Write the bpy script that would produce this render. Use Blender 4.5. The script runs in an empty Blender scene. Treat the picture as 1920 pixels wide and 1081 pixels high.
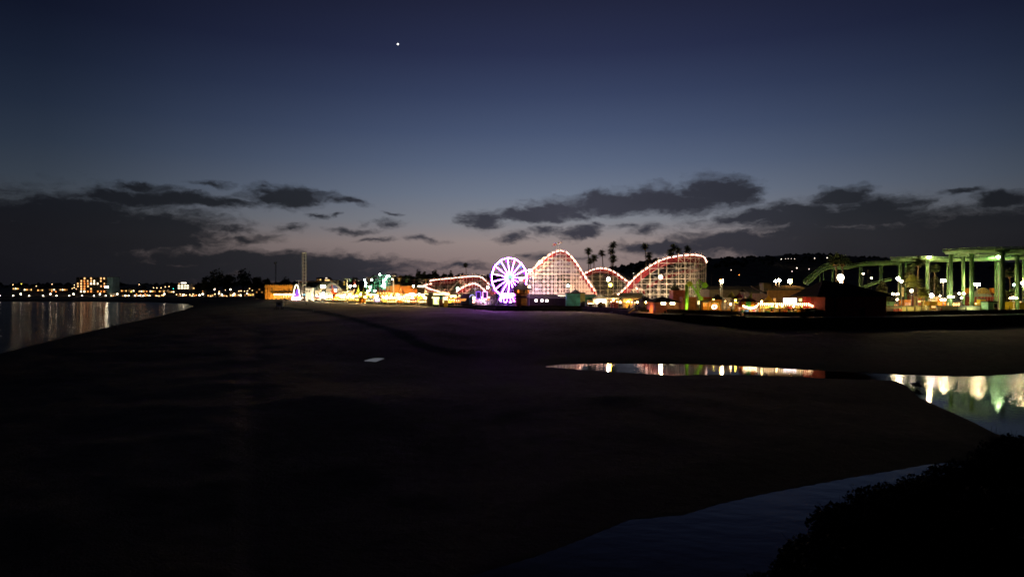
import bpy, math, random
import numpy as np
from mathutils import Vector, Matrix, noise as mnoise

# ------------------------------------------------------------------ camera, sky, exposure
S = bpy.context.scene
COL = S.collection
F, CX, CY, H = 1280.0, 960.0, 540.5, 12.2
R = math.radians
cam = bpy.data.cameras.new('camera')
cam.sensor_width = 36; cam.lens = 36 * F / 1920
cam.clip_start = 0.3; cam.clip_end = 20000
camo = bpy.data.objects.new('camera', cam); COL.objects.link(camo)
camo.location = (0, 0, H); camo.rotation_euler = (R(90), 0, 0)
S.camera = camo
S.view_settings.view_transform = 'Standard'; S.view_settings.look = 'None'
S.view_settings.exposure = 0.0; S.view_settings.gamma = 1.0
S.cycles.max_bounces = 6; S.cycles.diffuse_bounces = 2; S.cycles.glossy_bounces = 3
S.cycles.transparent_max_bounces = 6; S.cycles.volume_bounces = 0
S.cycles.sample_clamp_indirect = 4.0; S.cycles.sample_clamp_direct = 0
S.cycles.caustics_reflective = False; S.cycles.caustics_refractive = False
S.cycles.use_denoising = True
S.cycles.filter_width = 1.7

def srgb(r, g, b):
    f = lambda c: (c / 255 / 12.92) if c / 255 <= .04045 else ((c / 255 + .055) / 1.055) ** 2.4
    return (f(r), f(g), f(b), 1)

# dusk sky: a world built over azimuth (degrees right of the view) and elevation (degrees)
world = bpy.data.worlds.new('World'); S.world = world; world.use_nodes = True
world.cycles.sampling_method = 'MANUAL'; world.cycles.sample_map_resolution = 512
nt = world.node_tree; N = nt.nodes; L = nt.links; N.clear()
def nd(t, **kw):
    n = N.new(t)
    for k, v in kw.items(): setattr(n, k, v)
    return n
def mth(op, a, b=None, c=None, clamp=False):
    n = N.new('ShaderNodeMath'); n.operation = op; n.use_clamp = clamp
    for i, x in enumerate((a, b, c)):
        if x is None: continue
        if isinstance(x, (int, float)): n.inputs[i].default_value = x
        else: L.new(x, n.inputs[i])
    return n.outputs[0]
def ramp(fac, stops, interp='LINEAR'):
    n = N.new('ShaderNodeValToRGB'); n.color_ramp.interpolation = interp
    e = n.color_ramp.elements
    while len(e) > 1: e.remove(e[0])
    e[0].position = stops[0][0]; e[0].color = stops[0][1]
    for p, c in stops[1:]:
        k = e.new(p); k.color = c
    L.new(fac, n.inputs[0]); return n.outputs[0]
def mixc(fac, a, b, mode='MIX'):
    n = N.new('ShaderNodeMix'); n.data_type = 'RGBA'; n.blend_type = mode
    for s, x in ((n.inputs[0], fac), (n.inputs[6], a), (n.inputs[7], b)):
        if isinstance(x, (int, float)): s.default_value = x
        elif isinstance(x, tuple): s.default_value = x
        else: L.new(x, s)
    return n.outputs[2]
tc = nd('ShaderNodeTexCoord'); sx = nd('ShaderNodeSeparateXYZ'); L.new(tc.outputs['Generated'], sx.inputs[0])
X_, Y_, Z_ = sx.outputs
az = mth('MULTIPLY', mth('ARCTAN2', X_, Y_), 57.29578)
hor = mth('SQRT', mth('ADD', mth('MULTIPLY', X_, X_), mth('MULTIPLY', Y_, Y_)))
el = mth('MULTIPLY', mth('ARCTAN2', Z_, hor), 57.29578)
def AZEL(px, py):
    a = math.degrees(math.atan2(px - CX, F)); e = math.degrees(math.atan2(CY - py, math.hypot(F, px - CX)))
    return a, e
# elevation ramp (0..40 degrees)
e01 = mth('DIVIDE', el, 40.0, clamp=True)
def ev(py): return max(0.0, AZEL(960, py)[1] / 40)
clear = ramp(e01, [(0, srgb(112, 90, 92)), (ev(500), srgb(138, 119, 117)), (ev(455), srgb(152, 137, 134)), (ev(415), srgb(131, 133, 141)),
                   (ev(365), srgb(111, 121, 139)), (ev(310), srgb(90, 103, 128)), (ev(250), srgb(72, 85, 114)),
                   (ev(180), srgb(56, 67, 97)), (ev(100), srgb(42, 49, 78)), (ev(0), srgb(33, 37, 61)), (0.75, srgb(17, 19, 28)), (1, srgb(11, 12, 18))])
# the afterglow fades to both sides of where the sun went down
glowpos = mth('ABSOLUTE', mth('SUBTRACT', az, 4.0))
side = ramp(mth('DIVIDE', glowpos, 60.0, clamp=True), [(0, (1, 1, 1, 1)), (.15, (.94, .94, .95, 1)), (.32, (.70, .71, .73, 1)), (.5, (.42, .44, .46, 1)),
            (.64, (.22, .25, .26, 1)), (1, (.13, .15, .17, 1))], 'B_SPLINE')
clear = mixc(1.0, clear, side, 'MULTIPLY')
# clouds: long soft ellipses (azimuth, elevation), edges torn by noise
cv0 = nd('ShaderNodeCombineXYZ'); L.new(az, cv0.inputs[0]); L.new(el, cv0.inputs[1])
def warp(src, scale, detail, ax, ay, off):
    m = nd('ShaderNodeMapping'); m.inputs['Scale'].default_value = (.5, 1.0, 1); m.inputs['Location'].default_value = (off, off, off); L.new(src, m.inputs[0])
    t = nd('ShaderNodeTexNoise'); t.inputs['Scale'].default_value = scale; t.inputs['Detail'].default_value = detail; t.inputs['Roughness'].default_value = .62; L.new(m.outputs[0], t.inputs['Vector'])
    s_ = nd('ShaderNodeVectorMath', operation='SUBTRACT'); L.new(t.outputs['Color'], s_.inputs[0]); s_.inputs[1].default_value = (.5, .5, .5)
    k_ = nd('ShaderNodeVectorMath', operation='MULTIPLY'); L.new(s_.outputs[0], k_.inputs[0]); k_.inputs[1].default_value = (ax, ay, 0)
    a_ = nd('ShaderNodeVectorMath', operation='ADD'); L.new(src, a_.inputs[0]); L.new(k_.outputs[0], a_.inputs[1]); return a_
cv = warp(cv0.outputs[0], .55, 7, 5.5, 2.0, 5.0)
def fbm(sx_, sy_, scale, detail, rough, off=0.0):
    m = nd('ShaderNodeMapping'); m.inputs['Scale'].default_value = (sx_, sy_, 1); m.inputs['Location'].default_value = (off, off * .7, off)
    L.new(cv.outputs[0], m.inputs[0])
    t = nd('ShaderNodeTexNoise'); t.inputs['Scale'].default_value = scale; t.inputs['Detail'].default_value = detail; t.inputs['Roughness'].default_value = rough
    L.new(m.outputs[0], t.inputs['Vector']); return t.outputs['Fac']
n1 = fbm(.27, 1.05, .95, 9, .66, 3.1); n2 = fbm(.3, .8, .35, 4, .5, 11.0); n3 = fbm(.6, 1.3, 1.9, 5, .55, 21.0)
CL = [  # px, py, rx px, ry px
 (40, 470, 470, 122), (200, 440, 300, 80), (-200, 450, 400, 130), (150, 520, 520, 62), (300, 440, 150, 60), (560, 505, 330, 30), (120, 400, 260, 42),
 (340, 372, 150, 19), (535, 370, 95, 24), (640, 377, 60, 8), (440, 378, 90, 12), (250, 372, 170, 22),
 (470, 446, 60, 10), (430, 428, 70, 11), (545, 430, 40, 9), (590, 405, 18, 5), (627, 406, 16, 4), (725, 421, 36, 8), (660, 432, 45, 6), (740, 401, 18, 4), (790, 448, 40, 6), (700, 452, 40, 5),
 (450, 487, 330, 22), (640, 492, 140, 15), (560, 518, 300, 18), (850, 500, 90, 6),
 (905, 411, 44, 25), (970, 403, 55, 17), (1045, 393, 55, 16), (1000, 403, 120, 13), (1180, 384, 200, 20), (1130, 380, 85, 24), (1230, 372, 95, 27), (1350, 363, 88, 34), (1290, 384, 75, 22),
 (956, 447, 42, 8), (1030, 428, 34, 11), (1085, 436, 40, 16), (1110, 420, 22, 6), (1215, 432, 40, 12), (1175, 425, 30, 7), (985, 480, 26, 5),
 (1060, 482, 90, 8), (1240, 462, 110, 15), (1380, 450, 150, 24), (1520, 440, 170, 34),
 (1420, 405, 85, 16), (1500, 392, 100, 22), (1590, 368, 60, 22), (1640, 400, 130, 36), (1560, 410, 260, 26), (1790, 470, 440, 92), (1500, 462, 330, 34), (1960, 450, 330, 80), (1880, 372, 80, 18), (1800, 360, 40, 8), (1650, 455, 420, 66), (1850, 430, 300, 60), (2300, 430, 400, 90),
 (1990, 395, 150, 36), (400, 345, 60, 6), (260, 350, 70, 7)]
field = None
for (px, py, rx, ry) in CL:
    a, e = AZEL(px, py); a1, _ = AZEL(px + rx, py); a0, _ = AZEL(px - rx, py); _, e1 = AZEL(px, py - ry)
    s = N.new('ShaderNodeVectorMath'); s.operation = 'SUBTRACT'; L.new(cv.outputs[0], s.inputs[0]); s.inputs[1].default_value = (a, e, 0)
    q = N.new('ShaderNodeVectorMath'); q.operation = 'MULTIPLY'; L.new(s.outputs[0], q.inputs[0]); q.inputs[1].default_value = (2 / (a1 - a0), 1 / (e1 - e), 0)
    ln = N.new('ShaderNodeVectorMath'); ln.operation = 'LENGTH'; L.new(q.outputs[0], ln.inputs[0])
    v = mth('SUBTRACT', 1.0, ln.outputs['Value'])
    v = mth('MULTIPLY', v, 1.0 if ry > 12 else .52)
    field = v if field is None else mth('MAXIMUM', field, v)
# thin low bank behind the viewer and to the sides so that no edge shows from elsewhere
band = mth('SUBTRACT', mth('DIVIDE', mth('ABSOLUTE', az), 40.0), mth('DIVIDE', el, 9.0)); band = mth('SUBTRACT', band, .95)
field = mth('MAXIMUM', field, mth('MINIMUM', band, .6))
pert = mth('ADD', mth('MULTIPLY', mth('SUBTRACT', n1, .5), 1.75), mth('MULTIPLY', mth('SUBTRACT', n3, .5), .7))
d = mth('ADD', mth('MULTIPLY', mth('MINIMUM', field, 1.0), 1.35), pert)
mr = nd('ShaderNodeMapRange', interpolation_type='SMOOTHSTEP'); L.new(d, mr.inputs['Value'])
mr.inputs['From Min'].default_value = -.28; mr.inputs['From Max'].default_value = .74; mr.inputs['To Max'].default_value = .95
dens = mr.outputs['Result']
ccol = ramp(mth('DIVIDE', glowpos, 60.0, clamp=True), [(0, srgb(55, 55, 66)), (.2, srgb(46, 47, 57)), (.35, srgb(32, 34, 40)), (.5, srgb(24, 26, 31)), (.65, srgb(19, 20, 26)), (1, srgb(12, 12, 18))])
shade = mth('ADD', .72, mth('MULTIPLY', n2, .56)); cs = nd('ShaderNodeVectorMath', operation='SCALE'); L.new(ccol, cs.inputs[0]); L.new(shade, cs.inputs['Scale'])
sky = mixc(dens, clear, cs.outputs[0])
# below the horizon: dark land
blend = nd('ShaderNodeMapRange'); L.new(el, blend.inputs['Value']); blend.inputs['From Min'].default_value = -1.5; blend.inputs['From Max'].default_value = 0
sky = mixc(blend.outputs['Result'], srgb(14, 13, 15), sky)
bg = nd('ShaderNodeBackground'); L.new(sky, bg.inputs[0]); bg.inputs[1].default_value = 1.0
wo = nd('ShaderNodeOutputWorld'); L.new(bg.outputs[0], wo.inputs[0])

# ------------------------------------------------------------------ helpers
rnd = random.Random(7)
def P(px, py, D): return Vector(((px - CX) / F * D, D, H - (py - CY) / F * D))
def G(px, py, z=0.0):
    D = F * (H - z) / (py - CY); return Vector(((px - CX) / F * D, D, z))
def lerp(x, xs, ys): return float(np.interp(x, xs, ys))

_m = {}
def mat(name, col, rough=.75, var=.25, scale=1.5, metal=0.0, bump=0.0, spec=.35):
    if name in _m: return _m[name]
    m = bpy.data.materials.new(name); m.use_nodes = True; _m[name] = m
    t = m.node_tree; b = t.nodes['Principled BSDF']
    b.inputs['Roughness'].default_value = rough; b.inputs['Metallic'].default_value = metal; b.inputs['Specular IOR Level'].default_value = spec
    g = t.nodes.new('ShaderNodeNewGeometry'); nz = t.nodes.new('ShaderNodeTexNoise')
    nz.inputs['Scale'].default_value = scale; nz.inputs['Detail'].default_value = 5
    t.links.new(g.outputs['Position'], nz.inputs['Vector'])
    r = t.nodes.new('ShaderNodeValToRGB'); c = col[:3]
    r.color_ramp.elements[0].color = (*[x * (1 - var) for x in c], 1); r.color_ramp.elements[0].position = .3
    r.color_ramp.elements[1].color = (*[min(1, x * (1 + var)) for x in c], 1); r.color_ramp.elements[1].position = .7
    t.links.new(nz.outputs['Fac'], r.inputs[0]); t.links.new(r.outputs[0], b.inputs['Base Color'])
    if bump:
        bp = t.nodes.new('ShaderNodeBump'); bp.inputs['Strength'].default_value = bump; bp.inputs['Distance'].default_value = .05
        n2_ = t.nodes.new('ShaderNodeTexNoise'); n2_.inputs['Scale'].default_value = scale * 6
        t.links.new(g.outputs['Position'], n2_.inputs['Vector']); t.links.new(n2_.outputs['Fac'], bp.inputs['Height']); t.links.new(bp.outputs[0], b.inputs['Normal'])
    return m
def em(name, col, strength, var=0.0, scale=1.0):
    if name in _m: return _m[name]
    m = bpy.data.materials.new(name); m.use_nodes = True; _m[name] = m
    t = m.node_tree; b = t.nodes['Principled BSDF']
    b.inputs['Base Color'].default_value = (*[min(.8, x * .6) for x in col[:3]], 1)
    b.inputs['Emission Color'].default_value = (*col[:3], 1); b.inputs['Emission Strength'].default_value = strength
    if var:   # lit interiors are uneven
        g = t.nodes.new('ShaderNodeNewGeometry'); nz = t.nodes.new('ShaderNodeTexNoise'); nz.inputs['Scale'].default_value = scale; nz.inputs['Detail'].default_value = 3
        t.links.new(g.outputs['Position'], nz.inputs['Vector'])
        r = t.nodes.new('ShaderNodeMapRange'); r.inputs['From Min'].default_value = .38; r.inputs['From Max'].default_value = .62
        r.inputs['To Min'].default_value = strength * (1 - var); r.inputs['To Max'].default_value = strength * (1 + var)
        t.links.new(nz.outputs['Fac'], r.inputs['Value']); t.links.new(r.outputs[0], b.inputs['Emission Strength'])
    return m

class MB:
    def __init__(s): s.v = []; s.f = []
    def add(s, vs, fs):
        n = len(s.v); s.v += [tuple(v) for v in vs]; s.f += [tuple(i + n for i in f) for f in fs]; return s
    def bx(s, x0, x1, y0, y1, z0, z1):
        return s.add([(x0, y0, z0), (x1, y0, z0), (x1, y1, z0), (x0, y1, z0), (x0, y0, z1), (x1, y0, z1), (x1, y1, z1), (x0, y1, z1)],
                     [(0, 3, 2, 1), (4, 5, 6, 7), (0, 1, 5, 4), (1, 2, 6, 5), (2, 3, 7, 6), (3, 0, 4, 7)])
    def bar(s, p, q, r, n=4, r2=None, r_in=None):
        p = Vector(p); q = Vector(q); d = q - p
        if d.length < 1e-6: return s
        d.normalize(); up = Vector((0, 0, 1)) if abs(d.z) < .95 else Vector((0, 1, 0))
        a = d.cross(up).normalized(); b = a.cross(d); r2 = r if r2 is None else r2
        vs = []
        for c, rr in ((p, r), (q, r2)):
            for k in range(n):
                t = 2 * math.pi * (k + .5) / n; vs.append(c + a * math.cos(t) * rr + b * math.sin(t) * rr)
        fs = [(k, (k + 1) % n, n + (k + 1) % n, n + k) for k in range(n)] + [tuple(range(n - 1, -1, -1)), tuple(range(n, 2 * n))]
        return s.add(vs, fs)
    def path(s, pts, r, n=6):
        for a, b in zip(pts, pts[1:]): s.bar(a, b, r, n)
        return s
    def lathe(s, prof, n=16, c=(0, 0, 0), a0=0.0, a1=2 * math.pi):
        full = abs(a1 - a0 - 2 * math.pi) < 1e-6; m = n if full else n + 1; vs = []; fs = []
        for (r, z) in prof:
            for k in range(m):
                t = a0 + (a1 - a0) * k / n; vs.append((c[0] + r * math.cos(t), c[1] + r * math.sin(t), c[2] + z))
        for i in range(len(prof) - 1):
            for k in range(n):
                k2 = (k + 1) % m; fs.append((i * m + k, i * m + k2, (i + 1) * m + k2, (i + 1) * m + k))
        return s.add(vs, fs)
    def ball(s, c, r, n=8, sz=1.0):
        prof = [(max(.001, r * math.sin(math.pi * i / (n // 2 + 1))), -r * sz * math.cos(math.pi * i / (n // 2 + 1))) for i in range(n // 2 + 2)]
        return s.lathe(prof, n, c)
    def prism(s, poly, y0, y1):   # poly in x,z, extruded along y
        n = len(poly); vs = [(x, y0, z) for x, z in poly] + [(x, y1, z) for x, z in poly]
        return s.add(vs, [tuple(range(n)), tuple(range(2 * n - 1, n - 1, -1))] + [(i, n + i, n + (i + 1) % n, (i + 1) % n) for i in range(n)])
    def prismx(s, poly, x0, x1):  # poly in y,z, extruded along x
        n = len(poly); vs = [(x0, y, z) for y, z in poly] + [(x1, y, z) for y, z in poly]
        return s.add(vs, [tuple(range(n)), tuple(range(2 * n - 1, n - 1, -1))] + [(i, n + i, n + (i + 1) % n, (i + 1) % n) for i in range(n)])
    def quad(s, a, b, c, d): return s.add([a, b, c, d], [(0, 1, 2, 3)])
    def build(s, name, m, parent=None, smooth=False):
        me = bpy.data.meshes.new(name); me.from_pydata(s.v, [], s.f); me.update()
        if smooth: me.polygons.foreach_set('use_smooth', [True] * len(me.polygons))
        me.materials.append(m); o = bpy.data.objects.new(name, me); COL.objects.link(o)
        if parent is not None: o.parent = parent
        return o
def tag(o, label=None, cat=None, group=None, kind=None):
    if label: o['label'] = label
    if cat: o['category'] = cat
    if group: o['group'] = group
    if kind: o['kind'] = kind
    return o
def thing(name, loc, label, cat, group=None, rz=0.0):
    o = bpy.data.objects.new(name, None); COL.objects.link(o); o.location = loc; o.rotation_euler = (0, 0, rz); o.empty_display_size = .3
    return tag(o, label, cat, group)
def struct(name, mb, m, smooth=False):
    o = mb.build(name, m, None, smooth); o['kind'] = 'structure'; return o
def dup(src, loc, rz=None, sc=None, label=None, group=None):
    r = src.copy(); COL.objects.link(r); r.location = loc
    if rz is not None: r.rotation_euler = (0, 0, rz)
    if sc is not None: r.scale = (sc, sc, sc) if not isinstance(sc, tuple) else sc
    if label: r['label'] = label
    if group: r['group'] = group
    for ch in KIDS.get(src.name, []):
        c = ch.copy(); COL.objects.link(c); c.parent = r
        for g in KIDS.get(ch.name, []):
            q = g.copy(); COL.objects.link(q); q.parent = c
    return r
KIDS = {}
def reg(src):
    for o in COL.objects:
        pass
    ch = [o for o in COL.objects if o.parent == src]; KIDS[src.name] = ch
    for c in ch: KIDS[c.name] = [o for o in COL.objects if o.parent == c]
    return src

# common paints
WHITE = mat('white_paint', (.72, .70, .66), .6, .12)
CREAM = mat('cream_stucco', (.6, .52, .38), .8)
YELLOWW = mat('yellow_stucco', (.62, .42, .14), .8)
ORANGEW = mat('orange_stucco', (.6, .3, .09), .8)
REDP = mat('red_paint', (.5, .05, .045), .6)
SALMON = mat('salmon_paint', (.55, .17, .1), .7)
DKROOF = mat('dark_shingle', (.035, .03, .03), .95, .4, 3)
GREYROOF = mat('grey_roofing', (.12, .12, .12), .9, .3, 2)
TIMBER = mat('dark_timber', (.03, .025, .022), .9, .4, 2)
DKRED = mat('dark_red_cladding', (.30, .055, .05), .9, .3, 2)
CONC = mat('pale_concrete', (.35, .33, .3), .9, .25, 1.2)
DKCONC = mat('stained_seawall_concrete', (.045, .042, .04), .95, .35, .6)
STEEL = mat('galvanised_steel', (.35, .36, .36), .5, .2, 2, .4)
BLKMET = mat('black_metal', (.02, .02, .022), .6, .2)
GREENP = mat('green_painted_steel', (.20, .40, .17), .5, .22, .8)
LIME = mat('lime_painted_steel', (.30, .62, .05), .45, .12)
YELP = mat('yellow_paint', (.75, .50, .03), .5, .12)
ORGP = mat('orange_paint', (.75, .27, .02), .5, .15)
BLUEP = mat('pale_blue_paint', (.07, .27, .50), .6, .12)
TEAL = mat('green_tarpaulin', (.05, .26, .17), .7, .45, .6)
PURPF = mat('purple_fabric', (.14, .06, .26), .8, .2)
GLASSD = mat('dark_window_glass', (.02, .025, .03), .15, .1)
# light sources
def E(k, r, g, b, s, **kw): return em(k, srgb(r, g, b), s, **kw)
L_WARM = E('warm_lamp', 255, 200, 140, 60)
L_WHITE = E('white_lamp', 255, 236, 208, 55)
L_FAR = E('far_white_lamp', 255, 232, 200, 26)
L_STALL = E('stall_lamp', 255, 200, 120, 70)
L_PROM = E('promenade_lamp', 255, 228, 180, 55)
L_FARW = E('far_warm_lamp', 255, 200, 140, 10)
L_FARO = E('far_orange_lamp', 255, 150, 70, 8)
L_FARG = E('far_green_lamp', 200, 255, 170, 6)
L_BIG = E('floodlight_globe', 255, 222, 165, 330)
L_AMB = E('added_amber_flood_glass', 255, 180, 80, 330)
L_FLOOD = E('added_flood_glass', 255, 208, 145, 440)
L_FLOODC = E('added_white_flood_glass', 255, 218, 172, 440)
L_COOL = E('cool_lamp', 215, 255, 230, 55)
L_YEL = E('sodium_lamp', 255, 225, 70, 60)
L_ORG = E('orange_lamp', 255, 165, 75, 70)
W_WARM = E('warm_window', 255, 200, 120, 2.4, var=.6, scale=.8)
W_DIM = E('dim_window', 255, 180, 90, .45, var=.6, scale=.5)
W_WHITE = E('bright_interior', 255, 226, 160, 2.3, var=.75, scale=.9)
W_YEL = E('yellow_interior', 255, 205, 80, 1.5, var=.8, scale=.9)
W_ORG = E('orange_interior', 255, 150, 50, 1.1, var=.8, scale=.8)
W_SIGN = E('lit_sign_panel', 255, 245, 225, 2.2)
# ------------------------------------------------------------------ terrain, water, boardwalk
FRONT = [(900, 215), (420, 200), (190, 192), (139.5, 186), (117, 178), (96, 170), (70, 165.5), (56, 167.5), (52.8, 178), (46.4, 183), (41.6, 190), (36.9, 201), (32, 222), (24, 236), (8, 241), (-6, 246), (-22, 290), (-45, 335), (-120, 440), (-170, 520), (-230, 620), (-360, 680), (-560, 740), (-900, 800), (-1500, 820)]
def deckz(X): return float(np.interp(X, [-230, -60, -30, 0], [3.7, 3.7, 4.6, 5.5]))
def frontD(px):   # depth of the boardwalk front along the ray through px
    u = (px - CX) / F; best = 9e9
    for (x0, y0), (x1, y1) in zip(FRONT, FRONT[1:]):
        den = (x1 - x0) - u * (y1 - y0)
        if abs(den) < 1e-9: continue
        t = (u * y0 - x0) / den
        if 0 <= t <= 1: best = min(best, y0 + t * (y1 - y0))
    return best
SEA = [(-1400, 1300), (-700, 860), (-300, 760), (-120, 705), (0, 662), (100, 637), (200, 613), (300, 592), (345, 580), (364, 574), (352, 569.5), (280, 566), (150, 565.3), (0, 565), (-300, 564), (-1400, 563)]
RIVER = [(1020, 686.5), (1060, 683), (1100, 682), (1200, 682), (1300, 683), (1400, 687), (1540, 695), (1600, 697.5), (1680, 702), (1800, 706.5), (1860, 704), (1920, 701), (2200, 690), (2700, 670),
         (2700, 900), (2000, 850), (1920, 822), (1870, 813), (1825, 790), (1765, 763), (1725, 745), (1700, 722), (1680, 712.5), (1640, 711), (1545, 709), (1500, 705.5), (1400, 702.5), (1330, 701.5), (1265, 703), (1180, 698), (1090, 692), (1045, 688.5)]
PUDDLE = [(677, 677), (690, 673.5), (703, 670.5), (720, 670.5), (721, 672), (712, 675), (704, 678.2), (695, 676.8)]
STREAM = [(820, 1120), (880, 1081), (1000, 1045), (1090, 1012), (1180, 975), (1250, 969), (1285, 965), (1350, 945), (1440, 925), (1520, 910), (1600, 895), (1680, 882), (1745, 870), (1800, 866),
          (1800, 960), (1600, 1081), (1450, 1200), (1300, 1300), (700, 1300), (760, 1180)]
BLUFF = [(0.2, 2.5, 10.2), (1.2, 5, 9.55), (2.35, 8, 8.75), (3.55, 10, 8.25), (5.4, 13, 7.8), (8.5, 17, 7.3), (13.2, 22, 6.4), (19.0, 27, 6.2), (24, 31, 5.6), (34, 37, 4.6), (60, 46, 3.5), (110, 60, 3)]
def world_poly(pts): return np.array([[G(x, y).x, G(x, y).y] for x, y in pts])
def seg_dist(Pt, A, B):
    d = B - A; t = np.clip(((Pt - A) @ d) / (d @ d), 0, 1); return np.linalg.norm(Pt - (A + t[:, None] * d), axis=1)
def poly_sd(Pt, poly):   # + outside, - inside
    dmin = np.full(len(Pt), 1e9); ins = np.zeros(len(Pt), bool); n = len(poly)
    for i in range(n):
        A = poly[i]; B = poly[(i + 1) % n]
        dmin = np.minimum(dmin, seg_dist(Pt, A, B))
        c = ((A[1] > Pt[:, 1]) != (B[1] > Pt[:, 1]))
        with np.errstate(divide='ignore', invalid='ignore'):
            xi = (B[0] - A[0]) * (Pt[:, 1] - A[1]) / (B[1] - A[1]) + A[0]
        ins ^= c & (Pt[:, 0] < xi)
    return np.where(ins, -dmin, dmin)
def sstep(x): x = np.clip(x, 0, 1); return x * x * (3 - 2 * x)
polys = {k: world_poly(v) for k, v in dict(sea=SEA, river=RIVER, puddle=PUDDLE, stream=STREAM).items()}
polys['puddle'] = np.array([[G(x, y, .6).x, G(x, y, .6).y] for x, y in PUDDLE])
front_poly = np.array(FRONT + [(-1500, 3000), (900, 3000)], float)
scarp = [(430, 574), (520, 579), (590, 588), (660, 606), (740, 632), (850, 660), (1000, 668)]
def vnoise(X, Y, s, seed):
    rs = np.random.RandomState(seed); T = rs.rand(256, 256)
    x = X / s; y = Y / s; xi = np.floor(x).astype(int); yi = np.floor(y).astype(int); fx = sstep(x - xi); fy = sstep(y - yi)
    g = lambda i, j: T[i % 256, j % 256]
    return (g(xi, yi) * (1 - fx) + g(xi + 1, yi) * fx) * (1 - fy) + (g(xi, yi + 1) * (1 - fx) + g(xi + 1, yi + 1) * fx) * fy - .5
def ground_h(X, Y):
    Pt = np.stack([X, Y], 1)
    sd = {k: poly_sd(Pt, p) for k, p in polys.items()}
    dw = np.minimum(np.minimum(sd['sea'], sd['river']), sd['stream'])
    db = poly_sd(Pt, front_poly)
    dbp = np.maximum(db, 0); dwp = np.maximum(np.minimum(np.minimum(sd['sea'], sd['river']), sd['stream']), 0)
    zf = np.interp(X, [-700, -230, -60, -20, 25, 32, 42, 54, 62], [2.4, 3.2, 3.35, 3.8, 4.1, 4.0, 3.3, 2.2, 2.0])
    w = dwp / (dwp + dbp + 1e-6)
    z = zf * sstep(w * 1.25) * .92 + .08 * zf * w + np.minimum(dwp * .05, .3)
    dune = vnoise(X, Y, 14, 1) * .32 + vnoise(X, Y, 5, 2) * .22 + vnoise(X, Y, 2.2, 3) * .10 + vnoise(X, Y, .7, 5) * .02
    z += dune * sstep(dwp / 12) * sstep((dbp + 2) / 10)
    # wind-cut step in the upper beach
    px = X / Y * F + CX; Ds = np.interp(px, [p[0] for p in scarp], [G(p[0], p[1], 1.7).y for p in scarp])
    on = sstep((px - 430) / 60) * (1 - sstep((px - 860) / 140))
    z += on * .36 * (sstep((Y - Ds) / 11 + vnoise(X, Y, 9, 8) * .8) - .6) * sstep(dwp / 8) * sstep(dbp / 20)
    # shallow hollows dug by the water
    for k, dp in (('sea', 3.0), ('river', 1.0), ('puddle', .35), ('stream', .8)):
        s = sd[k]; zin = -np.minimum(-s * .12, dp)
        if k == 'puddle':
            f_ = sstep((s - 1.5) / 6); z = z * f_ + (.6 + np.clip(s, -1.5, 1.5) * .05) * (1 - f_) if True else z; continue
        z = np.where(s < 0, zin - .005, z)
        z = np.where((s >= 0) & (s < 3) & (k != 'puddle'), np.minimum(z, s * .11 + .004), z)
    # land under and behind the boardwalk, rising inland
    back = np.maximum(-db, 0); dz = np.interp(X, [-230, -60, -30, 0], [3.4, 3.4, 4.3, 5.2])
    land = dz - .15 + .028 * np.maximum(back - 160, 0) * np.interp(X, [-400, -100, 100], [1.0, .6, .3])
    near = sstep((back - 18) / 8); z = np.where(db < 0, np.minimum(land * near + np.minimum(zf - .6, land) * (1 - near), 30), z)
    return z
us = np.concatenate([np.linspace(-1.5, -.8, 40, False), np.linspace(-.8, .8, 420), np.linspace(.8, 1.6, 40)[1:]])
ys = np.geomspace(14, 1500, 330)
U, Yg = np.meshgrid(us, ys); Xg = U * Yg; Zg = ground_h(Xg.ravel(), Yg.ravel())
# keep the ground low under the near bluff
nu = len(us); ny = len(ys)
vs = np.stack([Xg.ravel(), Yg.ravel(), Zg], 1)
idx = np.arange(nu * ny).reshape(ny, nu)
fs = np.stack([idx[:-1, :-1], idx[:-1, 1:], idx[1:, 1:], idx[1:, :-1]], -1).reshape(-1, 4)
def gz(X, Y): return float(ground_h(np.array([float(X)]), np.array([float(Y)]))[0])

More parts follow.
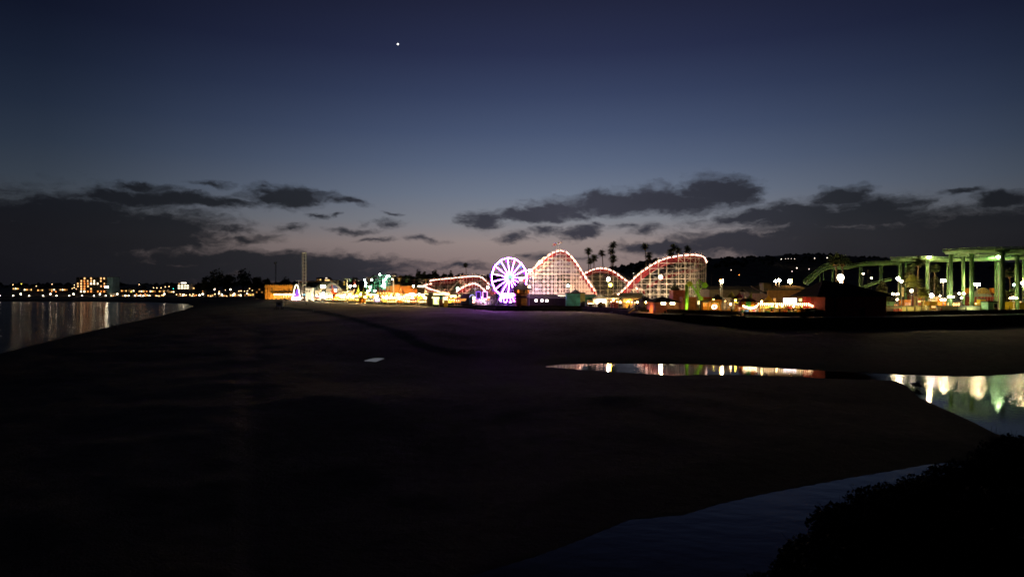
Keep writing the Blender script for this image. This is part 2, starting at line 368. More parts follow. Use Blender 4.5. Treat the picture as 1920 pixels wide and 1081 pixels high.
def sand_material():
    m = bpy.data.materials.new('beach_sand'); m.use_nodes = True; t = m.node_tree; b = t.nodes['Principled BSDF']; lk = t.links.new
    g = t.nodes.new('ShaderNodeNewGeometry'); sp = t.nodes.new('ShaderNodeSeparateXYZ'); lk(g.outputs['Position'], sp.inputs[0])
    def nz(scale, det, rough=.5):
        n = t.nodes.new('ShaderNodeTexNoise'); n.inputs['Scale'].default_value = scale; n.inputs['Detail'].default_value = det; n.inputs['Roughness'].default_value = rough
        lk(g.outputs['Position'], n.inputs['Vector']); return n.outputs['Fac']
    a = nz(.06, 6, .6); c = nz(.9, 8, .7); f = nz(7, 4)
    r = t.nodes.new('ShaderNodeValToRGB'); r.color_ramp.elements[0].position = .35; r.color_ramp.elements[1].position = .68
    r.color_ramp.elements[0].color = (.20, .165, .142, 1); r.color_ramp.elements[1].color = (.43, .375, .33, 1)
    mx = t.nodes.new('ShaderNodeMath'); mx.operation = 'MULTIPLY_ADD'; lk(c, mx.inputs[0]); mx.inputs[1].default_value = .8; 
    a2 = t.nodes.new('ShaderNodeMath'); a2.operation = 'MULTIPLY_ADD'; lk(a, a2.inputs[0]); a2.inputs[1].default_value = .9; a2.inputs[2].default_value = -.35; lk(a2.outputs[0], mx.inputs[2]); lk(mx.outputs[0], r.inputs[0])
    # damp sand, darker towards the water line
    h = t.nodes.new('ShaderNodeMath'); h.operation = 'MULTIPLY_ADD'; lk(a, h.inputs[0]); h.inputs[1].default_value = -1.2; lk(sp.outputs[2], h.inputs[2])
    w = t.nodes.new('ShaderNodeMapRange'); lk(h.outputs[0], w.inputs['Value']); w.inputs['From Min'].default_value = -.45; w.inputs['From Max'].default_value = 1.7
    w.inputs['To Min'].default_value = .11; w.inputs['To Max'].default_value = 1
    s = t.nodes.new('ShaderNodeVectorMath'); s.operation = 'SCALE'; lk(r.outputs[0], s.inputs[0]); lk(w.outputs[0], s.inputs['Scale']); lk(s.outputs[0], b.inputs['Base Color'])
    b.inputs['Roughness'].default_value = .9; b.inputs['Specular IOR Level'].default_value = .15
    bp = t.nodes.new('ShaderNodeBump'); bp.inputs['Strength'].default_value = 1.0; bp.inputs['Distance'].default_value = .22
    ad = t.nodes.new('ShaderNodeMath'); ad.operation = 'MULTIPLY_ADD'; lk(f, ad.inputs[0]); ad.inputs[1].default_value = .35; lk(c, ad.inputs[2]); lk(ad.outputs[0], bp.inputs['Height']); lk(bp.outputs[0], b.inputs['Normal'])
    return m
SAND = sand_material()
me = bpy.data.meshes.new('beach'); me.from_pydata(vs.tolist(), [], fs.tolist()); me.materials.append(SAND)
me.polygons.foreach_set('use_smooth', [True] * len(me.polygons)); beach = bpy.data.objects.new('beach', me); COL.objects.link(beach); beach['kind'] = 'structure'
# one dark plain reaching the horizon underneath it all
mb = MB(); mb.quad((-9000, -600, -4.5), (9000, -600, -4.5), (9000, 12000, -4.5), (-9000, 12000, -4.5))
struct('far_ground', mb, mat('far_land', (.03, .03, .025), .95, .4, .01))

def water(name, rough, scale, dist, tint, poly, zc=0.0, strength=1.0):
    m = bpy.data.materials.new(name + '_water'); m.use_nodes = True; t = m.node_tree; b = t.nodes['Principled BSDF']; lk = t.links.new
    b.inputs['Base Color'].default_value = (*tint, 1); b.inputs['Roughness'].default_value = rough; b.inputs['IOR'].default_value = 1.333
    g = t.nodes.new('ShaderNodeNewGeometry'); hs = []
    if name == 'sea': b.inputs['Specular IOR Level'].default_value = .07
    if name == 'river': b.inputs['Specular IOR Level'].default_value = .24
    if name == 'stream':
        sq = t.nodes.new('ShaderNodeSeparateXYZ'); lk(g.outputs['Position'], sq.inputs[0]); mq = t.nodes.new('ShaderNodeMapRange'); lk(sq.outputs[0], mq.inputs['Value'])
        mq.inputs['From Min'].default_value = -1; mq.inputs['From Max'].default_value = 15; mq.inputs['To Min'].default_value = .10; mq.inputs['To Max'].default_value = .36; lk(mq.outputs[0], b.inputs['Specular IOR Level'])
    for sc_, wt, st in scale:
        mp = t.nodes.new('ShaderNodeMapping'); mp.inputs['Scale'].default_value = (st[0], st[1], 1); mp.inputs['Rotation'].default_value = (0, 0, st[2]); lk(g.outputs['Position'], mp.inputs[0])
        n = t.nodes.new('ShaderNodeTexNoise'); n.inputs['Scale'].default_value = sc_; n.inputs['Detail'].default_value = 3; lk(mp.outputs[0], n.inputs['Vector'])
        k = t.nodes.new('ShaderNodeMath'); k.operation = 'MULTIPLY'; k.inputs[1].default_value = wt; lk(n.outputs['Fac'], k.inputs[0]); hs.append(k.outputs[0])
    while len(hs) > 1:
        k = t.nodes.new('ShaderNodeMath'); lk(hs.pop(), k.inputs[0]); lk(hs.pop(), k.inputs[1]); hs.append(k.outputs[0])
    if name == 'river':   # sheltered and calm to the left, wind-ruffled to the right
        sx_ = t.nodes.new('ShaderNodeSeparateXYZ'); lk(g.outputs['Position'], sx_.inputs[0]); mr_ = t.nodes.new('ShaderNodeMapRange'); mr_.interpolation_type = 'SMOOTHSTEP'; lk(sx_.outputs[0], mr_.inputs['Value'])
        mr_.inputs['From Min'].default_value = 46; mr_.inputs['From Max'].default_value = 62; mr_.inputs['To Min'].default_value = .10; mr_.inputs['To Max'].default_value = 1.0
        pn = t.nodes.new('ShaderNodeTexNoise'); pn.inputs['Scale'].default_value = .09; lk(g.outputs['Position'], pn.inputs['Vector']); pm = t.nodes.new('ShaderNodeMapRange'); lk(pn.outputs['Fac'], pm.inputs['Value']); pm.inputs['From Min'].default_value = .4; pm.inputs['From Max'].default_value = .6; pm.inputs['To Min'].default_value = .6; pm.inputs['To Max'].default_value = 1
        k1 = t.nodes.new('ShaderNodeMath'); k1.operation = 'MULTIPLY'; lk(mr_.outputs[0], k1.inputs[0]); lk(pm.outputs[0], k1.inputs[1])
        k2 = t.nodes.new('ShaderNodeMath'); k2.operation = 'MULTIPLY'; lk(k1.outputs[0], k2.inputs[0]); lk(hs[0], k2.inputs[1]); hs = [k2.outputs[0]]
    bp = t.nodes.new('ShaderNodeBump'); bp.inputs['Strength'].default_value = strength; bp.inputs['Distance'].default_value = dist; lk(hs[0], bp.inputs['Height']); lk(bp.outputs[0], b.inputs['Normal'])
    c = poly.mean(0)
    mbw = MB(); n = len(poly); mbw.add([(x, y, zc) for x, y in poly], [tuple(range(n))])
    return struct(name, mbw, m)
def grown(poly, g):   # push a polygon outwards so that the sand, not its own edge, cuts it
    n = len(poly); area = sum(poly[i][0] * poly[(i + 1) % n][1] - poly[(i + 1) % n][0] * poly[i][1] for i in range(n)); sg = 1 if area > 0 else -1
    out = []
    for i in range(n):
        a = poly[i - 1]; b_ = poly[(i + 1) % n]; d = b_ - a; d = d / (np.linalg.norm(d) + 1e-9); out.append(poly[i] + sg * g * np.array([d[1], -d[0]]))
    return np.array(out)
seapoly = np.array([[-4000, 30], *polys['sea'][1:-1].tolist(), [-4000, 760]])
water('sea', .14, [(.30, 1.0, (.3, 1.7, .3)), (1.1, .5, (.5, 1.6, .2))], 1.0, (.004, .006, .010), grown(seapoly, 1.2))
water('river', .01, [(1.5, .7, (1, .75, .3)), (4.0, .35, (1, .8, 0))], .085, (.006, .008, .008), grown(polys['river'], .35))
water('puddle', .03, [(1.5, .3, (1, 1, .3))], .002, (.006, .006, .008), grown(polys['puddle'], .6), zc=.6)
water('stream', .10, [(.35, .7, (1, 1.8, .8)), (1.6, .12, (1, 1, 0))], .035, (.010, .010, .010), grown(polys['stream'], .15))
# sluggish foam line where the small waves end
for (nm, line, wd) in (('surf_line', [(0, 662), (60, 647), (130, 630), (200, 614)], .35),):
    pass

# boardwalk deck: one paved sheet along the front, seawall face below it
fr = [Vector((x, y)) for x, y in FRONT]
def offs(i, d):
    a = fr[max(0, i - 1)]; b_ = fr[min(len(fr) - 1, i + 1)]; t = (b_ - a).normalized(); n = Vector((t.y, -t.x))
    return n
deck = MB(); 
inner = [(900, 500), (420, 460), (190, 440), (160, 430), (140, 420), (125, 415), (110, 412), (100, 410), (92, 412), (84, 415), (76, 418), (68, 422), (60, 426), (50, 430), (40, 434), (30, 440), (10, 450), (-15, 470), (-80, 580), (-130, 660), (-190, 760), (-320, 800), (-520, 850), (-860, 900), (-1460, 930)]
for i in range(len(FRONT) - 1):
    a, b_ = FRONT[i], FRONT[i + 1]; c, d_ = inner[i + 1], inner[i]
    za, zb = deckz(a[0]), deckz(b_[0])
    k = 6
    for j in range(k):
        t0, t1 = j / k, (j + 1) / k
        q = lambda A, B, zz, t: (A[0] + (B[0] - A[0]) * t, A[1] + (B[1] - A[1]) * t, zz)
        deck.quad(q(a, d_, za, t0), q(b_, c, zb, t0), q(b_, c, zb, t1), q(a, d_, za, t1))
struct('boardwalk', deck, mat('boardwalk_paving', (.20, .17, .14), .85, .3, .7))
wall = MB()
for i in range(len(FRONT) - 1):
    a, b_ = FRONT[i], FRONT[i + 1]; za, zb = deckz(a[0]) - .004, deckz(b_[0]) - .004
    wall.quad((b_[0], b_[1], zb), (a[0], a[1], za), (a[0], a[1], .5), (b_[0], b_[1], .5))
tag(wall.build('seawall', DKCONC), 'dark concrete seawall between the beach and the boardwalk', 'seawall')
# beach-side lower walk with its pale kerb and the dark fence above it
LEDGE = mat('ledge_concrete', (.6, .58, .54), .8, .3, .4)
for a, b_, lab in (((420, 199.4), (190, 191.4), 'pale concrete ledge on the seawall, wholly beyond the right edge'), ((189, 191.4), (140, 185.4), 'pale concrete ledge on the seawall at the right edge of the picture'), ((139, 185.2), (117.4, 177.5), 'pale concrete ledge on the seawall below the half-round gable'), ((116.5, 177.2), (96.5, 169.5), 'pale concrete ledge on the seawall below the mustard cabin'),
                   ((69.4, 165.0), (57, 166.8), 'pale concrete ledge on the seawall below the round kiosk'), ((95.5, 169.2), (71, 164.9), 'pale concrete ledge on the seawall below the bulb row and the hut'), ((54.6, 170), (52.4, 177), 'short pale ledge at the seawall corner'), ((51.8, 177.9), (47.5, 182), 'pale concrete ledge below the lime green ride'), ((45.6, 182.8), (41.6, 188.5), 'pale concrete ledge below the salmon snack bar'), ((40.8, 190), (37.2, 198.5), 'pale concrete ledge below the dark annex')):
    p = Vector(a); q = Vector(b_); d_ = (q - p).normalized(); n = Vector((d_.y, -d_.x)); n = -n if n.y > 0 else n; o0 = n * 3.0; z0, z1 = 5.26, 5.36
    tag(MB().add([(p.x, p.y, z0), (q.x, q.y, z0), (q.x + o0.x, q.y + o0.y, z0), (p.x + o0.x, p.y + o0.y, z0), (p.x, p.y, z1), (q.x, q.y, z1), (q.x + o0.x, q.y + o0.y, z1), (p.x + o0.x, p.y + o0.y, z1)],
        [(0, 1, 2, 3), (4, 5, 6, 7), (0, 1, 5, 4), (1, 2, 6, 5), (2, 3, 7, 6), (3, 0, 4, 7)]).build('walk_ledge', LEDGE), lab, 'ledge', 'ledge sections along the seawall')
# fences along the front
def fence(name, pts, h, lab, m=TIMBER, gap=2.0, solid=.0):
    c = P(0, 0, 1); base = thing(name, (pts[0][0], pts[0][1], deckz(pts[0][0])), lab, 'fence')
    o = Vector(base.location); rails = MB(); posts = MB(); panel = MB()
    for a, b_ in zip(pts, pts[1:]):
        A = Vector((a[0], a[1], deckz(a[0]))); B = Vector((b_[0], b_[1], deckz(b_[0]))); Ln = (B - A).length; k = max(1, int(Ln / gap))
        for j in range(k + 1):
            p = A.lerp(B, j / k) - o; posts.bar(p, p + Vector((0, 0, h)), .07)
        for f in (.35, .68, 1.0):
            rails.bar(A - o + Vector((0, 0, h * f)), B - o + Vector((0, 0, h * f)), .05)
        if solid:
            n = Vector((0, .08, 0)); a_ = A - o + n; b2 = B - o + n; z = Vector((0, 0, h * solid)); zz = Vector((0, 0, .02)); th = Vector((0, .05, 0))
            panel.add([a_ + zz, b2 + zz, b2 + z, a_ + z, a_ + zz + th, b2 + zz + th, b2 + z + th, a_ + z + th], [(0, 1, 2, 3), (7, 6, 5, 4), (3, 2, 6, 7), (0, 4, 5, 1), (0, 3, 7, 4), (1, 5, 6, 2)])
    pp = posts.build('post', m, base); pp['kind'] = 'stuff'; rails.build('rail', m, base)
    if solid: panel.build('panel', m, base)
    return base
fence('beach_fence', [(300, 196.5), (190, 193), (140, 187.2), (117, 179.2), (96, 171.2), (70, 166.7), (57.2, 168.5)], 1.05, 'dark solid fence on top of the seawall on the right', TIMBER, 2.2, .9)
fence('beach_fence', [(57, 169), (53.8, 178.8), (47.2, 183.9), (42.5, 190.8), (38.0, 201.3)], 1.05, 'dark fence around the seawall corner below the lime ride', TIMBER, 2.2, .9)
fence('beach_fence', [(37.4, 203), (32.6, 223), (25, 237)], 1.2, 'dark fence behind the corner stairs below the gazebo', TIMBER, 2.2, .4)
fence('beach_fence', [(24, 237), (8, 242), (-5.5, 247), (-21, 290)], 1.3, 'dark fence below the ferris wheel and the long dark hut', TIMBER, 2.2, .5)
fence('beach_fence', [(-23, 294), (-44, 336), (-74, 377)], .9, 'dark railing in front of the stalls left of the blue archway', BLKMET, 2.5)
fence('beach_fence', [(-76, 379.5), (-119, 441), (-169, 521)], .9, 'low railing along the sand below the sky ride towers', BLKMET, 2.5)

# hills
def hill(name, ridge, base_z, depth, m, lump=4.0, seed=1, foot=None):
    """ridge: list of (px, py, D); a real ridge with a slope towards the viewer and one behind."""
    xs = np.arange(ridge[0][0], ridge[-1][0] + 1, 7.0); mb = MB(); rows = []
    prof = [(-1.0, 0.0), (-.75, .16), (-.5, .42), (-.3, .68), (-.12, .92), (0, 1.0), (.2, .9), (1.0, 0.0)]
    rp = [r[0] for r in ridge]; py = [r[1] for r in ridge]; dd = [r[2] for r in ridge]
    X = []; 
    for px in xs:
        D = float(np.interp(px, rp, dd)); top = P(px, float(np.interp(px, rp, py)), D)
        X.append([(top.x + (px - CX) / F * t * depth, D + t * depth, base_z + (top.z - base_z) * h) for t, h in prof])
    pts = []
    for i, row in enumerate(X):
        for j, (x, y, z) in enumerate(row):
            k = (mnoise.noise(Vector((x / 60, y / 60, seed))) * lump) if 0 < j < 7 else 0
            pts.append((x, y, z + k * (.35 if j == 5 else 1)))
    m_ = len(prof); fs_ = [(i * m_ + j, (i + 1) * m_ + j, (i + 1) * m_ + j + 1, i * m_ + j + 1) for i in range(len(X) - 1) for j in range(m_ - 1)]
    mb.add(pts, fs_); return struct(name, mb, m, True)
HILLM = mat('wooded_hillside', (.26, .24, .19), .95, .5, .05)
RIDGE_R = [(860, 530, 1500), (930, 522, 1500), (1010, 520, 1500), (1080, 514, 1500), (1110, 507, 1550), (1150, 502, 1600), (1180, 497, 1650), (1210, 488, 1700), (1240, 487, 1700), (1300, 486, 1750), (1340, 484, 1800), (1400, 482, 1850), (1450, 480, 1900), (1480, 477, 1950),
           (1540, 476, 2000), (1620, 482, 2000), (1700, 486, 2000), (1800, 490, 2000), (1960, 492, 2000), (2300, 500, 2000), (2700, 520, 2000)]
hill('hills', RIDGE_R, -2, 700, HILLM, 3.0, 3)
RIDGE_L = [(-900, 545, 1300), (-300, 535, 1250), (-60, 533, 1200), (60, 534, 1180), (140, 534, 1180), (250, 533, 1150), (360, 534, 1150), (450, 532, 1150), (560, 530, 1200), (640, 528, 1250), (700, 524, 1250), (760, 520, 1200), (800, 517, 1150), (860, 518, 1100), (920, 518, 1100), (1000, 522, 1150), (1100, 530, 1250)]
hill('town_hill', RIDGE_L, 3, 330, HILLM, 1.5, 9)
# wooded ridge tops: distant tree crowns that read as one mass
def blob_tree(mb, c, r, h, r2):
    n = 7; prof = [(.15, 0), (.75, .18), (1, .42), (.85, .68), (.45, .9), (.05, 1)]
    k0 = len(mb.v); vs_ = []
    for (q, z) in prof:
        for k in range(n):
            t = 2 * math.pi * k / n; j = 1 + r2.uniform(-.28, .28); vs_.append((c[0] + math.cos(t) * r * q * j, c[1] + math.sin(t) * r * q * j, c[2] + h * z * (1 + r2.uniform(-.08, .08))))
    mb.add(vs_, [(i * n + k, i * n + (k + 1) % n, (i + 1) * n + (k + 1) % n, (i + 1) * n + k) for i in range(len(prof) - 1) for k in range(n)])
LEAFD = mat('dark_foliage', (.055, .06, .035), .9, .5, .3)
def woods(name, ridge, n, hmin, hmax, seed, dspread, drop):
    r2 = random.Random(seed); mb = MB(); rp = [r[0] for r in ridge]
    for _ in range(n):
        px = r2.uniform(rp[0], rp[-1]); D = lerp(px, rp, [r[2] for r in ridge]); y = lerp(px, rp, [r[1] for r in ridge]); t = r2.random() ** 2
        h = r2.uniform(hmin, hmax) * (1.4 if r2.random() < .07 else 1); p = P(px, y + drop * t, D - dspread * t)
        c = (p.x, p.y, p.z - h * .45)
        for q in range(2): blob_tree(mb, (c[0] + r2.uniform(-2, 2), c[1] + r2.uniform(-2, 2), c[2] - q), h * r2.uniform(.28, .55), h * r2.uniform(.8, 1), r2)
    o = mb.build(name, LEAFD); o['kind'] = 'stuff'; o['label'] = 'dark distant trees massed along the skyline'; o['category'] = 'woodland'; return o
w1 = woods('woodland', RIDGE_R, 900, 6, 12, 5, 260, 14); w1['label'] = 'dark far-off trees along the high ridge on the right'
w2 = woods('woodland', RIDGE_L, 900, 5, 10, 6, 120, 8); w2['label'] = 'dark trees along the low skyline behind the town and the amusements'
# the evening star, far outside everything else
mb = MB(); mb.ball((0, 0, 0), 5.0, 8); st = P(746, 83, 5200); o = mb.build('evening_star', em('star_light', (1, .97, .92), 9)); o.location = st
tag(o, 'single bright white star high in the dusk sky left of centre', 'star')
# ------------------------------------------------------------------ builders
def basez(x, y):
    sd = float(poly_sd(np.array([[x, y]], float), front_poly)[0])
    if -140 < sd < 0: return deckz(x)
    return gz(x, y)
SC = lambda D: D / F
def lamp(px, py, D, m, r, label, group=None, heads=1, style='globe', base=None, pole_m=STEEL, name='street_lamp', cat='lamp', arm=0.0, side=1, offs=None):
    top = P(px, py, D); bx_ = top.x - arm * side; bz = basez(bx_, D) if base is None else base
    t = thing(name, (bx_, D, bz), label, cat, group); h = top.z - bz
    mb = MB(); pr = max(.06, min(.14, h * .014)); mb.bar((0, 0, 0), (0, 0, h - r * .6 if not arm else h + .2), pr, 8, pr * .7); mb.bar((0, 0, 0), (0, 0, .5), pr * 1.9, 8)
    if arm: mb.bar((0, 0, h + .15), (arm * side, 0, h + .25), .05, 6)
    if offs:
        for ox, oz in offs: mb.bar((0, 0, h - r), (ox, 0, h + oz - r * .8), .05, 6)
    mb.build('pole', pole_m, t)
    for i, (ox, oz) in enumerate(offs or [(arm * side, 0)]):
        mb = MB()
        if style == 'globe': mb.ball((ox, 0, h + oz), r, 10)
        elif style == 'bell': mb.lathe([(r * .35, r * .5), (r, -r * .3), (r * .8, -r * .6), (.01, -r * .65)], 10, (ox, 0, h + oz))
        else: mb.bx(ox - r * 1.3, ox + r * 1.3, -r * .45, r * .45, h + oz - r * .55, h + oz + r * .55)
        hd = mb.build('lamp_head', m, t)
        mb = MB(); mb.lathe([(r * .25, r * 1.25), (r * .5, r * 1.02), (r * .45, r * .9)], 8, (ox, 0, h + oz)); mb.build('lamp_cap', BLKMET, hd)
    return t
def hiproof(mb, x0, x1, y0, y1, z, h, ov=.5, ridge=.5):
    x0 -= ov; x1 += ov; y0 -= ov; y1 += ov; cy = (y0 + y1) / 2; w = (y1 - y0) / 2 * ridge * 2
    a = x0 + min(w, (x1 - x0) / 2 - .01); b = x1 - min(w, (x1 - x0) / 2 - .01)
    mb.add([(x0, y0, z), (x1, y0, z), (x1, y1, z), (x0, y1, z), (a, cy, z + h), (b, cy, z + h), (x0, y0, z - .15), (x1, y0, z - .15), (x1, y1, z - .15), (x0, y1, z - .15)],
           [(0, 1, 5, 4), (1, 2, 5), (2, 3, 4, 5), (3, 0, 4), (6, 7, 1, 0), (7, 8, 2, 1), (8, 9, 3, 2), (9, 6, 0, 3), (9, 8, 7, 6)])
def bldg(name, label, cat, px0, px1, pytop, D, wallm, roof='flat', roofm=GREYROOF, rh=1.2, depth=8, wins=(), rz=0.0, base=None, group=None, trim=None, door=None, pybase=None):
    """wins: (px0, px1, py0, py1, material) on the front; a closed block with parapet, roof, openings with frames."""
    x0 = (px0 - CX) / F * D; x1 = (px1 - CX) / F * D; cx = (x0 + x1) / 2
    bz = (P(0, pybase, D).z if pybase else (basez(cx, D + depth / 2) if base is None else base)); top = P(0, pytop, D).z
    if roof != 'flat': top -= rh
    h = max(1.5, top - bz); w = (x1 - x0) / 2
    t = thing(name, (cx, D + depth / 2, bz), label, cat, group, rz)
    y0, y1 = -depth / 2, depth / 2
    mb = MB().bx(-w, w, y0, y1, -.3, h); mb.build('wall', wallm, t)
    mb = MB()
    if roof == 'flat':
        mb.bx(-w - .12, w + .12, y0 - .12, y0 + .2, h, h + .35); mb.bx(-w - .12, w + .12, y1 - .2, y1 + .12, h, h + .35)
        mb.bx(-w - .12, -w + .2, y0 + .2, y1 - .2, h, h + .35); mb.bx(w - .2, w + .12, y0 + .2, y1 - .2, h, h + .35); mb.bx(-w + .2, w - .2, y0 + .2, y1 - .2, h, h + .08)
    elif roof == 'hip': hiproof(mb, -w, w, y0, y1, h, rh)
    elif roof == 'gable': mb.prismx([(y0 - .5, h - .1), (0, h + rh), (y1 + .5, h - .1), (y1 + .5, h - .25), (0, h + rh - .2), (y0 - .5, h - .25)], -w - .4, w + .4); 
    elif roof == 'gablex': mb.prism([(-w - .5, h - .1), (0, h + rh), (w + .5, h - .1), (w + .5, h - .25), (-w - .5, h - .25)], y0 - .4, y1 + .4)
    elif roof == 'shed': mb.prismx([(y0 - .6, h), (y1 + .4, h + rh), (y1 + .4, h + rh - .2), (y0 - .6, h - .2)], -w - .4, w + .4)
    elif roof == 'cone':
        mb.lathe([(math.hypot(w, w) * .92, 0), (w * .5, rh * .5), (.08, rh), (.01, rh + .4)], 12, (0, 0, h))
    mb.build('roof', roofm, t)
    for (a, b_, c, d_, wm) in wins:
        wx0 = (a - CX) / F * D - cx; wx1 = (b_ - CX) / F * D - cx; wz1 = P(0, c, D).z - bz; wz0 = P(0, d_, D).z - bz
        if wz0 < .05: wz0 = .05
        if wz1 - wz0 < .25: continue
        fr_ = MB(); f = min(.12, (wx1 - wx0) * .12)
        fr_.bx(wx0, wx0 + f, y0 - .1, y0 - .003, wz0, wz1); fr_.bx(wx1 - f, wx1, y0 - .1, y0 - .003, wz0, wz1); fr_.bx(wx0 + f, wx1 - f, y0 - .1, y0 - .003, wz1 - f, wz1); fr_.bx(wx0 + f, wx1 - f, y0 - .1, y0 - .003, wz0, wz0 + f)
        if wx1 - wx0 > 1.2: fr_.bx((wx0 + wx1) / 2 - f / 3, (wx0 + wx1) / 2 + f / 3, y0 - .09, y0 - .004, wz0 + f, wz1 - f)
        wo_ = fr_.build('window', WHITE if trim is None else trim, t)
        MB().bx(wx0 + f, wx1 - f, y0 - .05, y0 - .006, wz0 + f, wz1 - f).build('pane', wm, wo_)
    if door:
        a, c = door; dx0 = (a - CX) / F * D - cx; MB().bx(dx0, dx0 + 1.0, y0 - .07, y0 - .003, .02, 2.1).build('door', TIMBER, t)
    return t
STRIPES = [mat('red_awning_cloth', (.55, .06, .04), .8), mat('yellow_awning_cloth', (.7, .5, .08), .8), mat('white_awning_cloth', (.7, .68, .62), .8), mat('blue_awning_cloth', (.08, .16, .4), .8), mat('green_awning_cloth', (.06, .3, .12), .8), mat('orange_awning_cloth', (.7, .28, .04), .8)]
GOODS = [mat('prize_pink', (.7, .2, .3)), mat('prize_green', (.15, .5, .2)), mat('prize_blue', (.12, .25, .6)), mat('prize_orange', (.75, .3, .05))]
BULB = E('string_bulb', 255, 225, 170, 26)
BULBP = E('pink_white_bulb', 255, 196, 172, 14)
def stall(px0, px1, pytop, D, label, glow=W_YEL, awn=None, cat='stall', bulbs=True, wallm=CREAM, counter=TIMBER, group='lit stalls along the boardwalk', rz=0.0, pybase=None, roofm=None, sign=None):
    """an open-fronted stall: floor, back wall, counter, sloping awning, lit interior, a row of bulbs"""
    x0 = (px0 - CX) / F * D; x1 = (px1 - CX) / F * D; w = (x1 - x0) / 2; cx = (x0 + x1) / 2; bz = basez(cx, D) if pybase is None else P(0, pybase, D).z
    h = max(2.4, P(0, pytop, D).z - bz); t = thing('market_stall', (cx, D, bz), label, cat, group, rz)
    dp = 3.2; awn = awn or rnd.choice(STRIPES)
    mb = MB(); mb.bx(-w, w, dp - .1, dp, 0, h - .1); mb.bx(-w, -w + .1, .5, dp - .1, 0, h - .1); mb.bx(w - .1, w, .5, dp - .1, 0, h - .1); mb.build('wall', wallm, t)
    mb = MB(); mb.bx(-w + .12, w - .12, dp - .2, dp - .11, 1.0, h - .55); mb.build('lit_back', glow, t)
    mb = MB(); mb.bx(-w + .1, w - .1, .4, .9, 0, 1.0); mb.bx(-w + .05, w - .05, .3, 1.0, 1.0, 1.06); mb.build('counter', counter, t)
    mb = MB(); mb.prismx([(-.7, h - .75), (dp + .1, h), (dp + .1, h - .06), (-.7, h - .85), (-.7, h - 1.1), (-.72, h - 1.1), (-.72, h - .75)], -w - .15, w + .15); mb.build('awning', awn, t)
    mb = MB()
    for i in range(int(w * 5)):
        x = rnd.uniform(-w + .3, w - .3); z = rnd.uniform(1.5, max(1.6, h - .9)); mb.ball((x, dp - .35, z), rnd.uniform(.12, .25), 6)
    if mb.v: g = mb.build('prizes', rnd.choice(GOODS), t); g['kind'] = 'stuff'
    if bulbs:
        mb = MB(); n = max(3, int(w * 2 / .9))
        for i in range(n + 1): mb.ball((-w + 2 * w * i / n, -.78, h - 1.12), .10, 6)
        mb.build('bulb_row', BULB, t)
    if sign:
        mb = MB(); mb.bx(-w * .7, w * .7, -.1, .05, h + .05, h + .05 + sign); mb.build('sign_board', W_SIGN, t)
    return t
def strut_box(mb, p, q, w, r):   # four-legged lattice from p to q (both centre points)
    p = Vector(p); q = Vector(q)
    cs = [(-1, -1), (1, -1), (1, 1), (-1, 1)]; n = max(2, int((q - p).length / (w * 1.6)))
    for a in cs: mb.bar(p + Vector((a[0] * w / 2, a[1] * w / 2, 0)), q + Vector((a[0] * w / 2, a[1] * w / 2, 0)), r)
    for i in range(n):
        for k in range(4):
            a, b_ = cs[k], cs[(k + 1) % 4]; c0 = p.lerp(q, i / n); c1 = p.lerp(q, (i + 1) / n)
            if (i + k) % 2: a, b_ = b_, a
            mb.bar(c0 + Vector((a[0] * w / 2, a[1] * w / 2, 0)), c1 + Vector((b_[0] * w / 2, b_[1] * w / 2, 0)), r * .6)
            mb.bar(c1 + Vector((a[0] * w / 2, a[1] * w / 2, 0)), c1 + Vector((b_[0] * w / 2, b_[1] * w / 2, 0)), r * .6)

# ------------------------------------------------------------------ wooden roller coaster
CW = mat('whitewashed_timber', (.74, .70, .64), .7, .15, 1.2)
CRED = mat('red_coaster_boards', (.25, .022, .03), .6, .5, .8)
coaster = thing('wooden_roller_coaster', (0, 290, 5.5), 'long white timber roller coaster with red track boards outlined in pink-white bulbs', 'roller coaster')
CO = Vector(coaster.location)
def densify(pts, step):
    V = [P(*p) for p in pts]; out = [V[0]]
    # catmull-rom through the points
    for i in range(len(V) - 1):
        p0 = V[max(0, i - 1)]; p1 = V[i]; p2 = V[i + 1]; p3 = V[min(len(V) - 1, i + 2)]; n = max(1, int((p2 - p1).length / step))
        for k in range(1, n + 1):
            t = k / n; out.append(.5 * ((2 * p1) + (-p0 + p2) * t + (2 * p0 - 5 * p1 + 4 * p2 - p3) * t * t + (-p0 + 3 * p1 - 3 * p2 + p3) * t * t * t))
    return out
posts_left = 100
